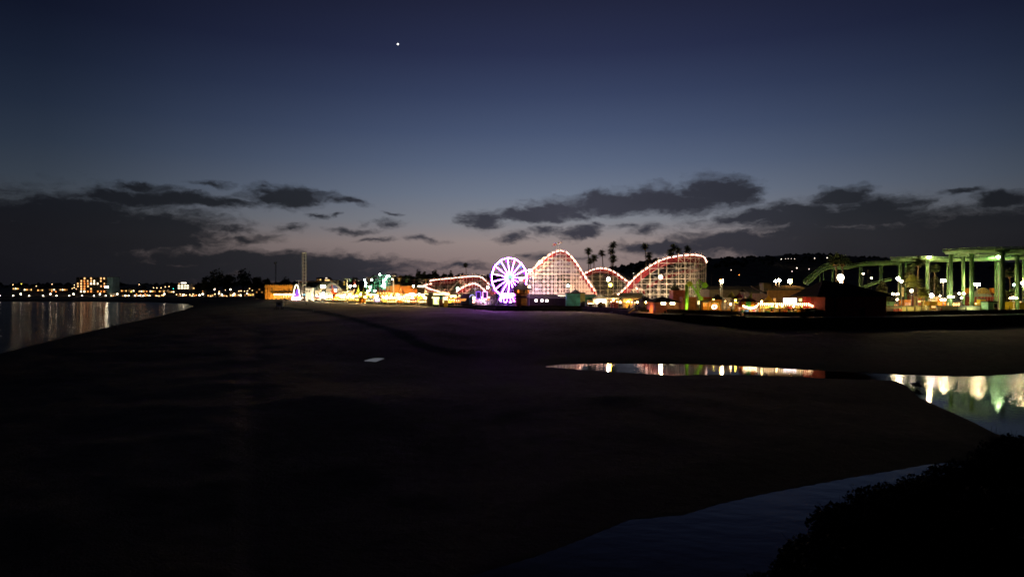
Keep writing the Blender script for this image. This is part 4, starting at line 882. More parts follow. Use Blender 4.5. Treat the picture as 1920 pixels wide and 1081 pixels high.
def tent(px, pytop, D, wpx, label, m, group='peaked tents and kiosk roofs', pybase=None, hgt=None, sharp=.5, name='peaked_tent'):
    top = P(px, pytop, D); w = wpx * SC(D) / 2; bz = basez(top.x, D) if pybase is None else P(0, pybase, D).z
    t = thing(name, (top.x, D, bz), label, 'tent', group); h = top.z - bz; e = h * .5 if hgt is None else h - hgt
    MB().lathe([(w, e), (w * sharp, e + (h - e) * .4), (w * .16, e + (h - e) * .8), (.03, h)], 10).build('canvas', m, t)
    MB().lathe([(w * 1.0, e), (w * 1.0, e - .35)], 10).build('valance', STRIPES[2], t)
    for k in range(6):
        a = 2 * math.pi * k / 6; MB().bar((math.cos(a) * w * .95, math.sin(a) * w * .95, 0), (math.cos(a) * w * .95, math.sin(a) * w * .95, e), .06, 5).build('pole', WHITE, t)
    return t
tent(1441, 553, 180, 30, 'bright yellow peaked tent next to the arcade', mat('yellow_canvas', (.80, .45, .03), .7, .1), pybase=578, hgt=2.3, sharp=.62)
tent(1395.5, 548.5, 200, 9, 'narrow white pointed spire right of the dark red roof', WHITE, pybase=580, hgt=1.7)
tent(1409, 548, 204, 18, 'dull green peaked roof left of the yellow tent', mat('green_canvas', (.22, .27, .06), .8), pybase=580, hgt=1.8)
tent(1372, 546, 208, 24, 'olive peaked roof right of the bright lamp pole', mat('olive_canvas', (.24, .24, .06), .8), pybase=580, hgt=2.2)
tent(1386, 549, 206, 22, 'dark red peaked roof beside the white spire', mat('maroon_canvas', (.16, .02, .04), .8), pybase=580, hgt=1.5)
# carousel-like kiosk with painted panels and drooping bulbs
cp = P(1402, 578, 172); cp.z = 5.5; ck = thing('round_kiosk', cp, 'round kiosk with red, orange and green canopy panels above drooping bulbs', 'kiosk'); w = 18 * SC(172); top = P(0, 558, 172).z - 5.5
PAN = [mat('panel_red', (.6, .06, .03), .6, .1), mat('panel_green', (.10, .38, .05), .6, .1), ORGP, mat('panel_dkgreen', (.03, .12, .05), .6, .1)]
for k in range(12): MB().lathe([(w, top - 2.35), (w * .97, top - 1.0), (w * .55, top - .3), (.1, top)], 1, (0, 0, 0), 2 * math.pi * k / 12, 2 * math.pi * (k + 1) / 12).build('canopy_panel', PAN[[0, 2, 1, 2, 0, 3][k % 6]], ck)
for k in range(8):
    a = 2 * math.pi * k / 8; MB().bar((math.cos(a) * w * .9, math.sin(a) * w * .9, 0), (math.cos(a) * w * .9, math.sin(a) * w * .9, top - 1.6), .07, 6).build('post', WHITE, ck)
mb = MB()
for k in range(26):
    f = k / 25; a = math.pi * (1 + f); x = math.cos(a) * w * .82; mb.ball((x, math.sin(a) * w - .15, top - 1.25 - 1.25 * math.sin(math.pi * f)), .16, 6)
mb.build('bulb_string', BULB, ck); MB().lathe([(w * .8, 0), (w * .8, .4), (.1, .5)], 16).build('platform', mat('kiosk_floor', (.3, .1, .06)), ck)
for k in range(9):
    a = 2 * math.pi * k / 9; c = Vector((math.cos(a) * w * .6, math.sin(a) * w * .6, .5)); MB().lathe([(.1, 0), (.55, .15), (.6, .8), (.45, .8), (.3, .25)], 8, c).build('ride_seat', GOODS[k % 4], ck)
# string of bulbs on posts, yellow frame at its right end
t = thing('bulb_string_canopy', (P(1470, 570, 171).x, 171, 5.5), 'long row of warm drooping bulbs between posts, left of the red wall', 'light string'); ox = P(1470, 570, 171).x
mb = MB(); mc = MB(); n = 24
for k in range(n + 1):
    px = 1422 + (1516 - 1422) * k / n; p = P(px, 568.8 + (k % 2) * .4, 171); mb.bar((p.x - ox, 0, p.z - 5.5 + .12), (p.x - ox, 0, p.z - 5.5 - .30), .12, 6, .04); mb.ball((p.x - ox, 0, p.z - 5.5 - .42), .08, 6)
for k in range(5):
    p = P(1517 + k * 2.2, 571 + k * .6, 171); mb.bar((p.x - ox, 0, p.z - 5.5 + .12), (p.x - ox, 0, p.z - 5.5 - .30), .12, 6, .04)
mb.build('bulb', E('festoon_bulb', 255, 215, 160, 12), t)
a_ = P(1421, 567.8, 171); b_ = P(1517, 568.3, 171); c_ = P(1528, 573.5, 171)
mc.bar((a_.x - ox, 0, a_.z - 5.5), (b_.x - ox, 0, b_.z - 5.5), .10); mc.bar((b_.x - ox, 0, b_.z - 5.5), (c_.x - ox, 0, c_.z - 5.5), .10); mc.build('beam', WHITE, t)
for px, py in ((1421, 567.8), (1453, 568), (1485, 568.2), (1517, 568.4), (1528, 573.5)): p = P(px, py, 171); MB().bar((p.x - ox, 0, 0), (p.x - ox, 0, p.z - 5.5), .1).build('post', WHITE, t)
cp = P(1513, 586, 169.5); cp.z = 5.5; t = thing('ticket_booth', cp, 'yellow framed booth under the right end of the bulb row', 'booth'); w = 14.5 * SC(169.5)
for x in (-w, -w * .38, w): MB().bx(x - .12, x + .12, -.6, -.36, 0, 1.6).build('post', YELP, t)
MB().bx(-w - .15, w + .15, -.75, 1.6, 1.6, 1.85).build('roof', YELP, t); MB().bx(-w, -w * .45, -.5, 1.2, 0, 1.58).build('panel', ORGP, t); MB().bx(-w * .3, w, .9, 1.2, 0, 1.2).build('counter', mat('booth_counter', (.35, .1, .05)), t)
# small rides and things under the bulb row
def low_ride(px, D, wpx, hm, label, ms, cat='children ride', name='small_ride', base=5.5, n=6, group='small rides behind the seawall'):
    c = P(px, 580, D); c.z = base; t = thing(name, c, label, cat, group); w = wpx * SC(D) / 2
    MB().lathe([(w, 0), (w, .25), (w * .4, .4), (w * .18, hm * .6), (w * .12, hm)], 12).build('platform', ms[0], t)
    MB().lathe([(w * .9, hm * .82), (w * .5, hm * .95), (.03, hm * 1.1)], 12).build('canopy', ms[1], t)
    for k in range(n):
        a = 2 * math.pi * k / n + .3; q = (math.cos(a) * w * .75, math.sin(a) * w * .75, .3); MB().lathe([(.05, 0), (.42, .1), (.5, .6), (.38, .6), (.2, .2)], 7, q).build('seat', ms[(k + 2) % len(ms)], t)
    return t
low_ride(1447, 174, 22, 1.9, 'small ride with a dull green canopy under the bulb row', [TIMBER, STRIPES[4], SALMON, YELP])
low_ride(1479, 175, 20, 2.0, 'small ride with a red-orange canopy under the middle of the bulb row', [TIMBER, STRIPES[0], GREENP, ORGP])
low_ride(1497, 172, 18, 1.5, 'small ride with a green canopy left of the yellow booth', [STRIPES[0], PAN[1], YELP, ORGP])
# orange arch frame ride, silver rockets, lime frame ride
cp = P(1334, 582, 184); cp.z = 5.5; t = thing('arch_ride', cp, 'orange tubular arch with white lit loops inside, left of the white lamp pole', 'amusement ride'); s_ = SC(184)
for dx, lean_, m_ in ((0, 0, ORGP),):
    mb = MB(); L_ = [(-8, 0), (-5, 20), (-2, 24), (18, 24), (19, 21), (19, 0)]
    for a, b_ in zip(L_, L_[1:]): mb.bar((a[0] * s_, 0, a[1] * s_), (b_[0] * s_, 0, b_[1] * s_), .22, 8)
    mb.build('arch', ORGP, t)
    mb = MB(); L2 = [(1, 0), (1, 18), (4, 21), (15, 20), (16, 0)]
    for a, b_ in zip(L2, L2[1:]): mb.bar((a[0] * s_, .5, a[1] * s_), (b_[0] * s_, .5, b_[1] * s_), .16, 8)
    mb.build('inner_arch', YELP, t)
mb = MB()
for k in range(14): a = 2 * math.pi * k / 14; b_ = 2 * math.pi * (k + 1) / 14; mb.bar(((6 + 4 * math.cos(a)) * s_, .2, (12 + 3.4 * math.sin(a)) * s_), ((6 + 4 * math.cos(b_)) * s_, .2, (12 + 3.4 * math.sin(b_)) * s_), .1, 5)
mb.build('lit_loop', E('loop_light', 255, 245, 225, 7), t); MB().bx(-1 * s_, 18 * s_, .6, 2.0, 0, 5.5 * s_).build('base', mat('arch_base', (.55, .14, .03)), t)
bldg('side_screen', 'small yellow and red lit screen wall between the lime frame and the orange arch', 'wall', 1318, 1334, 559, 196, mat('screen_orange', (.62, .26, .04), .7, .4, .6), depth=1, base=5.5, roofm=STRIPES[0])
cp = P(1364, 582, 181); cp.z = 5.5; t = thing('rocket_ride', cp, 'grey and white pod ride on curved yellow arms right of the lamp pole', 'amusement ride')
for k in range(5):
    x = (-9 + k * 4.4) * SC(180); MB().lathe([(.05, 0), (.42, .4), (.5, 1.3), (.3, 2.1), (.02, 2.5)], 8, (x, math.sin(k) * .8, .9 + .3 * (k % 2))).build('pod', [mat('pod_grey', (.35, .36, .36)), WHITE][k % 2], t)
mb = MB()
for sgn in (-1, 1):
    prev = None
    for k in range(9): a = math.pi * (1.0 + k / 16 * (1)) ; q = Vector((sgn * (2.6 * abs(math.cos(a)) + .2), -.6, 2.6 + 2.4 * math.sin(a))); mb.bar(prev, q, .09, 5) if prev else None; prev = q
mb.build('arm', YELP, t); MB().bx(-2.4, 2.4, -1.2, 1.2, 0, .5).build('base', DKRED, t)
MB().bx(-.9, 1.1, .2, .8, 3.4, 4.3).build('top_box', mat('pod_grey', (.35, .36, .36)), t)
# lime ride
D = 187; o = P(1287, 575, D); o.z = 5.5; t = thing('pendulum_ride', o, 'lime green ride frame with round hubs on slanted beams', 'amusement ride'); O = Vector(o)
LP = lambda px, py, d=D: P(px, py, d) - O
MB().bar((0, 0, -.3), LP(1287, 533), .38, 14).build('main_post', LIME, t, True)
h1 = LP(1292.5, 532); MB().bar(h1 + Vector((0, -.8, 0)), h1 + Vector((0, .8, 0)), .72, 18).build('hub', mat('hub_yellow', (.45, .50, .05), .5, .35, 2), t)
h2 = LP(1321, 534.5, 190); MB().bar(h2 + Vector((-.15, -.9, 0)), h2 + Vector((.15, .9, 0)), .78, 18).build('hub', LIME, t)
for a, b_, r_ in (((1295, 534), (1313, 557), .20), ((1297, 533), (1315, 556), .10), ((1320, 535), (1302, 551), .14), ((1319, 532), (1310, 524), .16), ((1296, 533.5), (1320, 533.5), .09), ((1311, 525), (1310, 558), .10), ((1307, 527), (1308, 556), .17), ((1291, 536), (1290.5, 577), .08)):
    MB().bar(LP(*a, 188.5), LP(*b_, 189.5), r_, 8).build('beam', LIME, t)
h3 = LP(1313.5, 559.5, 189.5); MB().bar(h3 - Vector((0, .5, 0)), h3 + Vector((0, .5, 0)), .6, 12).build('hub', LIME, t); MB().bar(h3 + Vector((0, 0, -.3)), Vector((h3.x, h3.y, 0)), .25, 8).build('foot', TIMBER, t)
for sx_ in (-1, 1): MB().bar((0, 0, .25), (sx_ * 2.8, .6, .05), .16, 6).build('outrigger', GREENP, t)
# red clad building with two lit windows; brick-red ride housings behind
bldg('snack_bar', 'salmon-red building with two lit windows and a dark hip roof at the seawall corner', 'building', 1226, 1271, 556, 190, SALMON, 'hip', DKROOF, 1.4, 9, [(1236, 1247, 565.5, 571.5, E('snack_window', 255, 244, 200, 5, var=.5, scale=2)), (1253.5, 1264.5, 565.5, 571.5, E('snack_window', 255, 244, 200, 5, var=.5, scale=2))], rz=R(4), base=5.3)
bldg('dark_annex', 'unlit dark annex on the left side of the salmon snack bar', 'building', 1203, 1226.5, 556, 203, TIMBER, 'hip', DKROOF, 1.5, 9, rz=R(4), base=5.3)
bldg('ride_housing', 'salmon ride housing behind the lime post, right of the dark bushy tree', 'building', 1262, 1286, 546, 215, SALMON, 'flat', SALMON, depth=5)
bldg('ride_housing', 'low orange-red ride housing at the foot of the lime ride', 'building', 1281, 1306, 559, 197, mat('housing_orange', (.5, .15, .06), .7, .3), 'flat', SALMON, depth=4)
bldg('lit_kiosk', 'tiny brightly lit kiosk between the lime beams', 'kiosk', 1306, 1320, 560, 202, CREAM, 'flat', WHITE, depth=3, wins=[(1307, 1318, 563, 571, W_WHITE)])
# ------------------------------------------------------------------ middle: dark hut, tarpaulins, gazebo
bldg('long_dark_hut', 'long low dark hut with three small lit windows right of the ferris wheel', 'hut', 985, 1060, 552, 262, TIMBER, 'shed', DKROOF, 1.4, 10, [(1002.5, 1008, 560.5, 565.5, E('hut_window', 255, 240, 225, 6)), (1013.5, 1019, 560.5, 565.5, E('hut_window', 255, 240, 225, 6)), (1022.5, 1028, 561, 566, E('hut_window', 255, 240, 225, 6))], pybase=579)
bldg('tarpaulin_booth', 'booth wrapped in green tarpaulin under a dark dome', 'booth', 1062, 1088, 550.5, 258, TEAL, 'flat', DKROOF, 1, 5, base=5.3)
bldg('tarpaulin_booth', 'olive tarpaulin side bay between the two green ones', 'booth', 1088.3, 1097, 550, 259, mat('olive_tarpaulin', (.24, .25, .08), .8, .3), 'flat', DKROOF, 1, 5, base=5.3)
bldg('tarpaulin_booth', 'long low green tarpaulin bay beside the white gazebo', 'booth', 1097.3, 1118, 552, 262, mat('deep_green_tarpaulin', (.03, .14, .09), .8, .4), 'shed', TEAL, 1, 5, base=5.3)
c = P(1082.5, 552, 255); c.z = P(0, 551, 255).z
t = thing('domed_turret', (c.x, 262, P(0, 551.5, 262).z), 'small dark domed turret with a white lit rim on the green booth', 'turret'); MB().lathe([(2.1, 0), (2.1, .5), (1.5, 1.0), (.7, 1.5), (.15, 1.9), (.05, 2.5)], 12).build('dome', DKROOF, t); MB().lathe([(2.2, -.35), (2.25, -.05), (2.1, 0)], 14).build('lit_rim', E('rim_light', 255, 250, 230, 10), t)
bldg('bright_counter', 'brilliantly lit white counter bay left of the green booth', 'stall', 1045, 1063, 552, 268, WHITE, 'flat', CREAM, depth=3, base=5.5, wins=[(1046, 1062, 553.5, 557.5, E('counter_glow', 255, 245, 190, 9, var=.4, scale=1))])
tent(1125, 550.5, 250, 22, 'white six-sided gazebo full of light left of the shingle roofs', WHITE, pybase=577, hgt=1.3, sharp=.6, name='gazebo')
g = P(1125, 560, 252); o = MB().lathe([(1.7, 0), (1.7, 1.6)], 10).build('lit_showcase', E('gazebo_glow', 255, 225, 190, 9, var=.6, scale=1.5)); o.location = (g.x, 250, 6.6); tag(o, 'glowing pink-white showcase inside the gazebo', 'showcase')
bldg('pavilion', 'low pavilion with a wide sloping brown roof right of the gazebo', 'building', 1140, 1176, 550.5, 256, mat('pavilion_wall', (.5, .42, .3), .8), 'hip', mat('brown_shingle', (.20, .15, .07), .9, .3, 1.5), 2.0, 10, [(1142, 1173, 561, 567, W_WHITE)], base=5.5)
bldg('pavilion', 'dark olive-roofed pavilion with bright bulbs under its eaves', 'building', 1168, 1206, 549, 246, mat('pavilion_wall', (.5, .42, .3), .8), 'gable', mat('olive_shingle', (.07, .065, .04), .9, .3, 1.5), 2.4, 8, [(1170, 1200, 560, 567, W_YEL)], rz=R(-14), base=5.5)
for (a, b_, c_, D, lab, gl) in ((1140, 1156, 559.5, 246, 'pink-lit low stall right of the gazebo', E('pink_interior', 255, 215, 190, 3.0, var=.7, scale=1)), (1157, 1173, 559.5, 246, 'cream-lit stall with red seats before the pavilion', W_WHITE), (1174, 1189, 560, 240, 'yellow-lit stall with red roof ends near the corner stairs', W_YEL), (1190, 1203, 560.5, 232, 'yellow-lit stall just left of the dark annex', W_YEL), (1103, 1112, 565, 248, 'small dim stall with olive boxes before the green booth', W_DIM)):
    stall(a, b_, c_, D, lab, gl, group='stalls between the gazebo and the snack bar')
for px, D, lab, m_ in ((1152, 236, 'round dark red tub at the rail before the pink-lit stall', DKRED), (1128, 238, 'brown stack of seats at the rail below the gazebo', TIMBER), (1095, 240, 'dark covered cart before the green booth', BLKMET)):
    p = P(px, 570, D); o = MB().lathe([(.1, 0), (1.3, 0), (1.45, .8), (1.2, 1.7), (.5, 2.1), (.02, 2.2)], 12).build('covered_tub', m_); o.location = (p.x, D, 5.5); tag(o, lab, 'tub')
# stairs down to the beach at the corner, and the railings beside them
def stairs(px0, py0, px1, py1, D, lab, w=2.0, m=TIMBER, n=10, lit=False):
    a = P(px0, py0, D); b_ = P(px1, py1, D - 1.5); t = thing('beach_stairs', b_, lab, 'stairs'); st = MB()
    for k in range(n):
        q = b_.lerp(a, (k + .5) / n) - b_; st.bx(q.x - abs(a.x - b_.x) / n * .6, q.x + abs(a.x - b_.x) / n * .6, -w / 2, w / 2, q.z - .08, q.z)
    st.build('steps', m, t)
    for s in (-1, 1):
        r_ = MB(); r_.bar((0, s * w / 2, .95), a - b_ + Vector((0, s * w / 2, .95)), .05)
        for k in range(6): q = (a - b_) * (k / 5) + Vector((0, s * w / 2, 0)); r_.bar(q, q + Vector((0, 0, .95)), .04)
        r_.build('handrail', STEEL, t); MB().bar(Vector((0, s * w / 2, -.1)), a - b_ + Vector((0, s * w / 2, -.1)), .12).build('stringer', m, t)
stairs(1172, 576, 1140, 594, 222, 'dark stairs slanting down to the sand left of the seawall corner', 2.0)
stairs(1189, 578, 1179, 586, 205, 'short yellow-lit steps beside the seawall corner', 1.6, YELP, 6)
for k, (px0, px1) in enumerate(((923, 912), (929, 919), (936, 927))):
    stairs(px0, 560, px1, 572, 272 - k * 3, ['leftmost', 'middle', 'rightmost'][k] + ' of the three slanting ramps left of the ferris wheel foot', 1.2, WHITE, 6)
# purple-lit round drum/box signs behind the ramps
for k, (px, lab) in enumerate(((897, 'violet-lit panel left of the framed sign behind the ramps'), (909.5, 'framed pinkish lit sign panel behind the ramps'))):
    p = P(px, 553, 282); t = thing('glowing_sign', (p.x, 282, deckz(p.x)), lab, 'sign'); h = p.z - deckz(p.x)
    MB().bx(-1.2, 1.2, -.1, .1, h - 1.7, h + 1.7).build('board', PURPF, t); mb = MB()
    for a, b_ in (((-.9, -1.4), (.9, -1.4)), ((.9, -1.4), (.9, 1.4)), ((.9, 1.4), (-.9, 1.4)), ((-.9, 1.4), (-.9, -1.4))): mb.bar((a[0], -.16, h + a[1]), (b_[0], -.16, h + b_[1]), .08, 5)
    mb.build('lit_border', E('pink_neon', 255, 170, 225, 5) if k else E('violet_border', 170, 110, 255, 2), t)
    for x in (-.8, .8): MB().bar((x, .15, 0), (x, .15, h), .08, 5).build('post', STEEL, t)
# blue archway with dark dome
D = 300; p = P(877, 575, D); bz = 3.9; s_ = SC(D); t = thing('archway_building', (p.x, D, bz), 'dark domed building with a pale blue arched end facing the sand', 'building')
MB().bx(-12.5 * s_, 2.8 * s_, -1, 5, -.8, 17 * s_).build('wall', mat('navy_boards', (.03, .035, .07), .85), t)
MB().prism([(-13 * s_, 17 * s_ - .1)] + [(-1 * s_ + 12.5 * s_ * math.cos(math.pi - math.pi * k / 12), 17 * s_ + 9 * s_ * math.sin(math.pi * k / 12)) for k in range(13)] + [(12 * s_, 17 * s_ - .1)], -1.3, 5.3).build('roof', mat('purple_black_roof', (.05, .03, .08), .8, .3), t)
wa = MB(); ro = 6.2 * s_; hh = 19 * s_
poly = [(3 * s_, -.8), (14.4 * s_, -.8), (14.4 * s_, hh)] + [(8.7 * s_ + 5.7 * s_ * math.cos(math.pi * k / 10), hh + 5.7 * s_ * math.sin(math.pi * k / 10)) for k in range(1, 10)] + [(3 * s_, hh)]
wa.prism(poly, -1.8, 1.0); arch = wa.build('arched_end', BLUEP, t)
mb = MB()
for k in range(10):
    a0, a1 = math.pi * k / 10, math.pi * (k + 1) / 10; mb.bar((8.7 * s_ + 4.4 * s_ * math.cos(a0), -1.9, hh + 4.4 * s_ * math.sin(a0)), (8.7 * s_ + 4.4 * s_ * math.cos(a1), -1.9, hh + 4.4 * s_ * math.sin(a1)), .16, 6)
mb.build('arch_trim', E('pale_lilac_trim', 205, 190, 255, 1.2), arch); mb = MB(); mb.prism([(4.5 * s_, hh - 2 * s_), (12.9 * s_, hh - 2 * s_)] + [(8.7 * s_ + 4.0 * s_ * math.cos(math.pi * k / 10), hh + 4.0 * s_ * math.sin(math.pi * k / 10)) for k in range(11)], -1.86, -1.8); mb.build('fanlight', mat('green_pane', (.12, .30, .20), .3, .3), arch)
for sx_, r_ in ((-10.5, 1.0), (-6.5, 1.0)): MB().bar((sx_ * s_, -1.15, 16 * s_), (sx_ * s_, -1.02, 16 * s_), r_, 12).build('oval_window', W_DIM, t)
# stalls left of the archway: yellow lit row under a long bright fascia
t = bldg('long_arcade', 'long open arcade with a bright yellow lit fascia under the left coaster turn', 'building', 800, 843, 548.5, 318, mat('arcade_back', (.35, .3, .2), .8), 'flat', CREAM, depth=6, wins=[(801, 843, 549.5, 552.5, E('fascia_light', 255, 235, 150, 5, var=.2, scale=.5))])
for (a, b_, c_, D, lab, gl, aw) in ((811, 823, 553, 308, 'green-yellow lit stall left of the orange post', E('lime_interior', 235, 245, 150, 2.6, var=.7, scale=.8), 2), (829, 839, 553, 308, 'white-lit stall with a dark round figure beside it', W_WHITE, 2), (839, 852, 557, 306, 'yellow-lit stall with a flower-like glow left of the red kiosk', W_YEL, 1), (852, 864, 558, 308, 'dim red stall beside the dark domed building', W_ORG, 0)):
    stall(a, b_, c_, D, lab, gl, STRIPES[aw], group='yellow-lit stalls left of the domed building')
bldg('shutter_hut', 'narrow dull olive hut left of the green-yellow stall', 'hut', 802.5, 811, 550, 308, mat('olive_hut', (.20, .18, .08), .8), depth=4, pybase=573)
p = P(826.5, 573, 305); t = thing('postbox_figure', (p.x, 305, deckz(p.x)), 'red-orange post with a dark bulbous head before the yellow stalls', 'post'); MB().bx(-.6, .6, -.5, .5, 0, 2.6).build('base', SALMON, t); MB().lathe([(.3, 2.6), (.8, 2.9), (.85, 3.6), (.6, 4.3), (.25, 4.9), (.02, 5.2)], 10).build('head', TEAL, t)
bldg('yellow_crate', 'bright yellow booth at the foot of the flower-lit stall', 'booth', 832, 839, 564, 302, YELP, depth=2)

# ------------------------------------------------------------------ left stretch of the boardwalk
ROW = [  # px0, px1, top, depth offset, label, glow, awning
 (576, 587, 557, 8, 'pink-lit stall right of the drop tower foot', E('pink_interior2', 255, 200, 190, 2.2, var=.7, scale=.6), 0), (588, 598, 560, 3, 'red-roofed stall with a warm round lamp', W_ORG, 0), (598, 612, 558, 10, 'cream stall before the white arena building', W_WHITE, 2), (612, 624, 559, 6, 'stall with brown figures below the arena floodlight', W_WARM, 1), (625, 636, 557, 9, 'yellow-lit stall below the red slide', W_YEL, 1),
 (632, 646, 549, 16, 'upper white-lit bay of stalls right of the red slide', W_WHITE, 2), (647, 660, 549, 18, 'upper white-lit bay of stalls below the first chair-lift tower', W_WHITE, 2), (636, 650, 558, 6, 'low orange-yellow stall with a bulb row', W_YEL, 5), (651, 664, 556, 8, 'yellow stall in front of the brown cone tent', W_YEL, 1), (664, 675, 557, 7, 'yellow stall left of the orange round booth', W_YEL, 1),
 (688, 700, 559, 6, 'dim stall with white figures right of the orange booth', W_WARM, 3), (701, 712, 556, 8, 'bright stall with a violet sign below the lattice ride', E('violet_interior', 235, 205, 255, 2.6, var=.6, scale=.8), 3), (713, 726, 557, 8, 'orange and yellow stall right of the violet sign', W_YEL, 5), (727, 741, 554, 10, 'white-lit stall under the chair-lift tower', W_WHITE, 2), (728, 742, 561, 4, 'low yellow kiosk with shutters on the sand edge', W_YEL, 1), (743, 756, 558, 7, 'orange-lit stall below the red and white cone', W_ORG, 5),
 (757, 768, 559, 7, 'white-lit stall left of the oval sign', W_WHITE, 2), (769, 780, 560, 6, 'stall with red seats right below the oval sign', W_ORG, 0), (781, 798, 548, 14, 'tall open orange-lit stall with a white roof line', W_YEL, 2), (786, 798, 561, 5, 'low pale stall at the sand edge before the arcade', W_WHITE, 2)]
for (a, b_, c_, dd, lab, gl, aw) in ROW:
    D = frontD((a + b_) / 2) + dd; stall(a, b_, c_, D, lab, gl, STRIPES[aw], pybase=None, group='lit stalls along the far boardwalk')
bldg('white_arcade_front', 'long cream arcade front behind the stalls right of the white building', 'building', 632, 666, 545, 452, CREAM, depth=8, wins=[(634 + k * 6, 638 + k * 6, 548, 552, W_WHITE) for k in range(5)])
bldg('game_hall', 'cream hall with bright doorways behind the red slide', 'building', 598, 632, 547, 470, WHITE, depth=8, wins=[(600 + k * 5.5, 603.5 + k * 5.5, 550, 556, W_WHITE) for k in range(6)])
bldg('white_hall', 'white two-storey hall with dark square windows right of the drop tower', 'building', 573, 588, 539.5, 475, WHITE, depth=10, wins=[(574, 577.2, 544, 547.5, GLASSD), (578.4, 581.6, 544, 547.5, GLASSD), (583, 587, 550, 554, W_WHITE)])
bldg('white_hall', 'lower cream wing with an arched doorway right of the white hall', 'building', 588.5, 603, 543.5, 478, CREAM, depth=10, wins=[(600, 602.5, 542, 546, W_WARM)])
p = P(592.5, 552, 462); o = MB(); o.bar((0, -.15, 0), (0, .15, 0), 1.7, 18); o = o.build('round_opening', DKROOF); o.location = (p.x, 473, p.z); tag(o, 'dark round archway opening beside the white hall', 'opening'); 
# arena roof: wide shallow vault
D = 520; p0 = P(590, 548, D); p1 = P(642, 548, D); cx = (p0.x + p1.x) / 2; w = (p1.x - p0.x) / 2; bz = basez(cx, D); t = thing('arena_hall', (cx, D, bz), 'wide shallow grey-green vaulted arena roof behind the stalls', 'building')
hw = P(0, 541, D).z - bz; hr = P(0, 527.5, D).z - bz - hw
MB().bx(-w, w, 0, 40, -.5, hw).build('wall', CREAM, t)
pr_ = [(-w * 1.02 + 2 * w * 1.02 * k / 16, hw + hr * math.sin(math.pi * k / 16)) for k in range(17)]
MB().prism(pr_, -1, 41).build('roof', mat('arena_roof', (.16, .19, .15), .7, .3, .1), t)
mb = MB(); w2 = w * .62
MB().prism([(w * .38 - w2 + 2 * w2 * k / 14, hw + .1 + hr * .86 * math.sin(math.pi * k / 14)) for k in range(15)], -3, -1.05).build('gable', mat('arena_gable', (.38, .40, .36), .8, .2, .3), t)
MB().prism([(w * .45 - w2 * .6 + 1.2 * w2 * k / 14, hw + .1 + hr * .5 * math.sin(math.pi * k / 14)) for k in range(15)], -3.1, -3.003).build('mural', mat('blue_mural', (.10, .13, .35), .7, .5, .3), t)
# red slide tower and other rides in the left cluster
def slide(px, D, lab):
    p = P(px, 562, D); bz = deckz(p.x); t = thing('slide_ride', (p.x, D, bz), lab, 'amusement ride'); s_ = SC(D); mb = MB()
    MB().bar((0, 0, 0), (-4 * s_, 0, 32 * s_), .5, 6, .35).build('mast', mat('slide_red', (.5, .10, .05), .6, .3), t)
    MB().bar((-3 * s_, -.4, 22 * s_), (5 * s_, -.4, 10 * s_), 1.1, 6, 1.7).build('body', mat('slide_red', (.5, .10, .05)), t)
    MB().bar((3 * s_, 0, 24 * s_), (11 * s_, 0, 12 * s_), .35, 6).build('chute', WHITE, t); MB().ball((3.5 * s_, -.6, 21 * s_), .5, 8).build('lamp_head', L_WHITE, t)
    MB().bx(-3 * s_, 5 * s_, -1, 1, 0, 9 * s_).build('base', SALMON, t)
slide(626, 440, 'leaning red and brown slide tower before the arena roof')
for (px, py, dd, w, lab, m_) in ((664, 539, 20, 9, 'dark brown cone roof right of the first chair-lift tower', mat('brown_canvas', (.18, .10, .06), .8)), (672, 535, 24, 10, 'glowing yellow-green spired tent left of the lattice ride', mat('acid_canvas', (.55, .58, .06), .7)), (682, 537, 22, 9, 'second yellow-green spired tent beside the lattice ride', mat('acid_canvas', (.55, .58, .06), .7)), (753, 534, 20, 13, 'tall red and white striped cone tent below the hanging chairs', mat('cone_orange', (.65, .25, .08), .7)), (740, 548, 14, 8, 'small gold cone roof below the chair-lift tower', YELP)):
    tent(px, py, frontD(px) + dd, w, lab, m_, hgt=(553 - py) * SC(frontD(px) + dd) * .9, sharp=.45)
for k in range(5):
    px = 709 + k * 5.2; D = frontD(px) + 20; p = P(px, 545, D); bz = deckz(p.x); t = thing('tower_booth', (p.x, D, bz), ['leftmost', 'second', 'middle', 'fourth', 'rightmost'][k] + ' of five small yellow booths with pointed dark red roofs', 'booth', 'yellow booths with red points'); s_ = SC(D); h = P(0, 547, D).z - bz
    MB().bx(-1.9 * s_, 1.9 * s_, -.6, .8, 0, h).build('wall', YELP, t); MB().lathe([(2.6 * s_, 0), (1.2 * s_, 3 * s_), (.02, 7 * s_)], 6, (0, 0, h)).build('roof', STRIPES[0], t); MB().bx(-.9 * s_, .9 * s_, -.66, -.603, h - 4 * s_, h - 1 * s_).build('window', W_WARM, t)
D = frontD(680) + 4; p = P(679.5, 562, D); t = thing('round_booth', (p.x, D, deckz(p.x)), 'rounded bright orange booth at the sand edge', 'booth'); MB().lathe([(1.9, 0), (2.1, 1.2), (1.9, 2.6), (1.0, 3.2), (.02, 3.4)], 12).build('wall', ORGP, t); MB().lathe([(.9, 3.1), (.4, 4.0), (.6, 4.6), (.02, 4.9)], 8).build('finial', YELP, t)
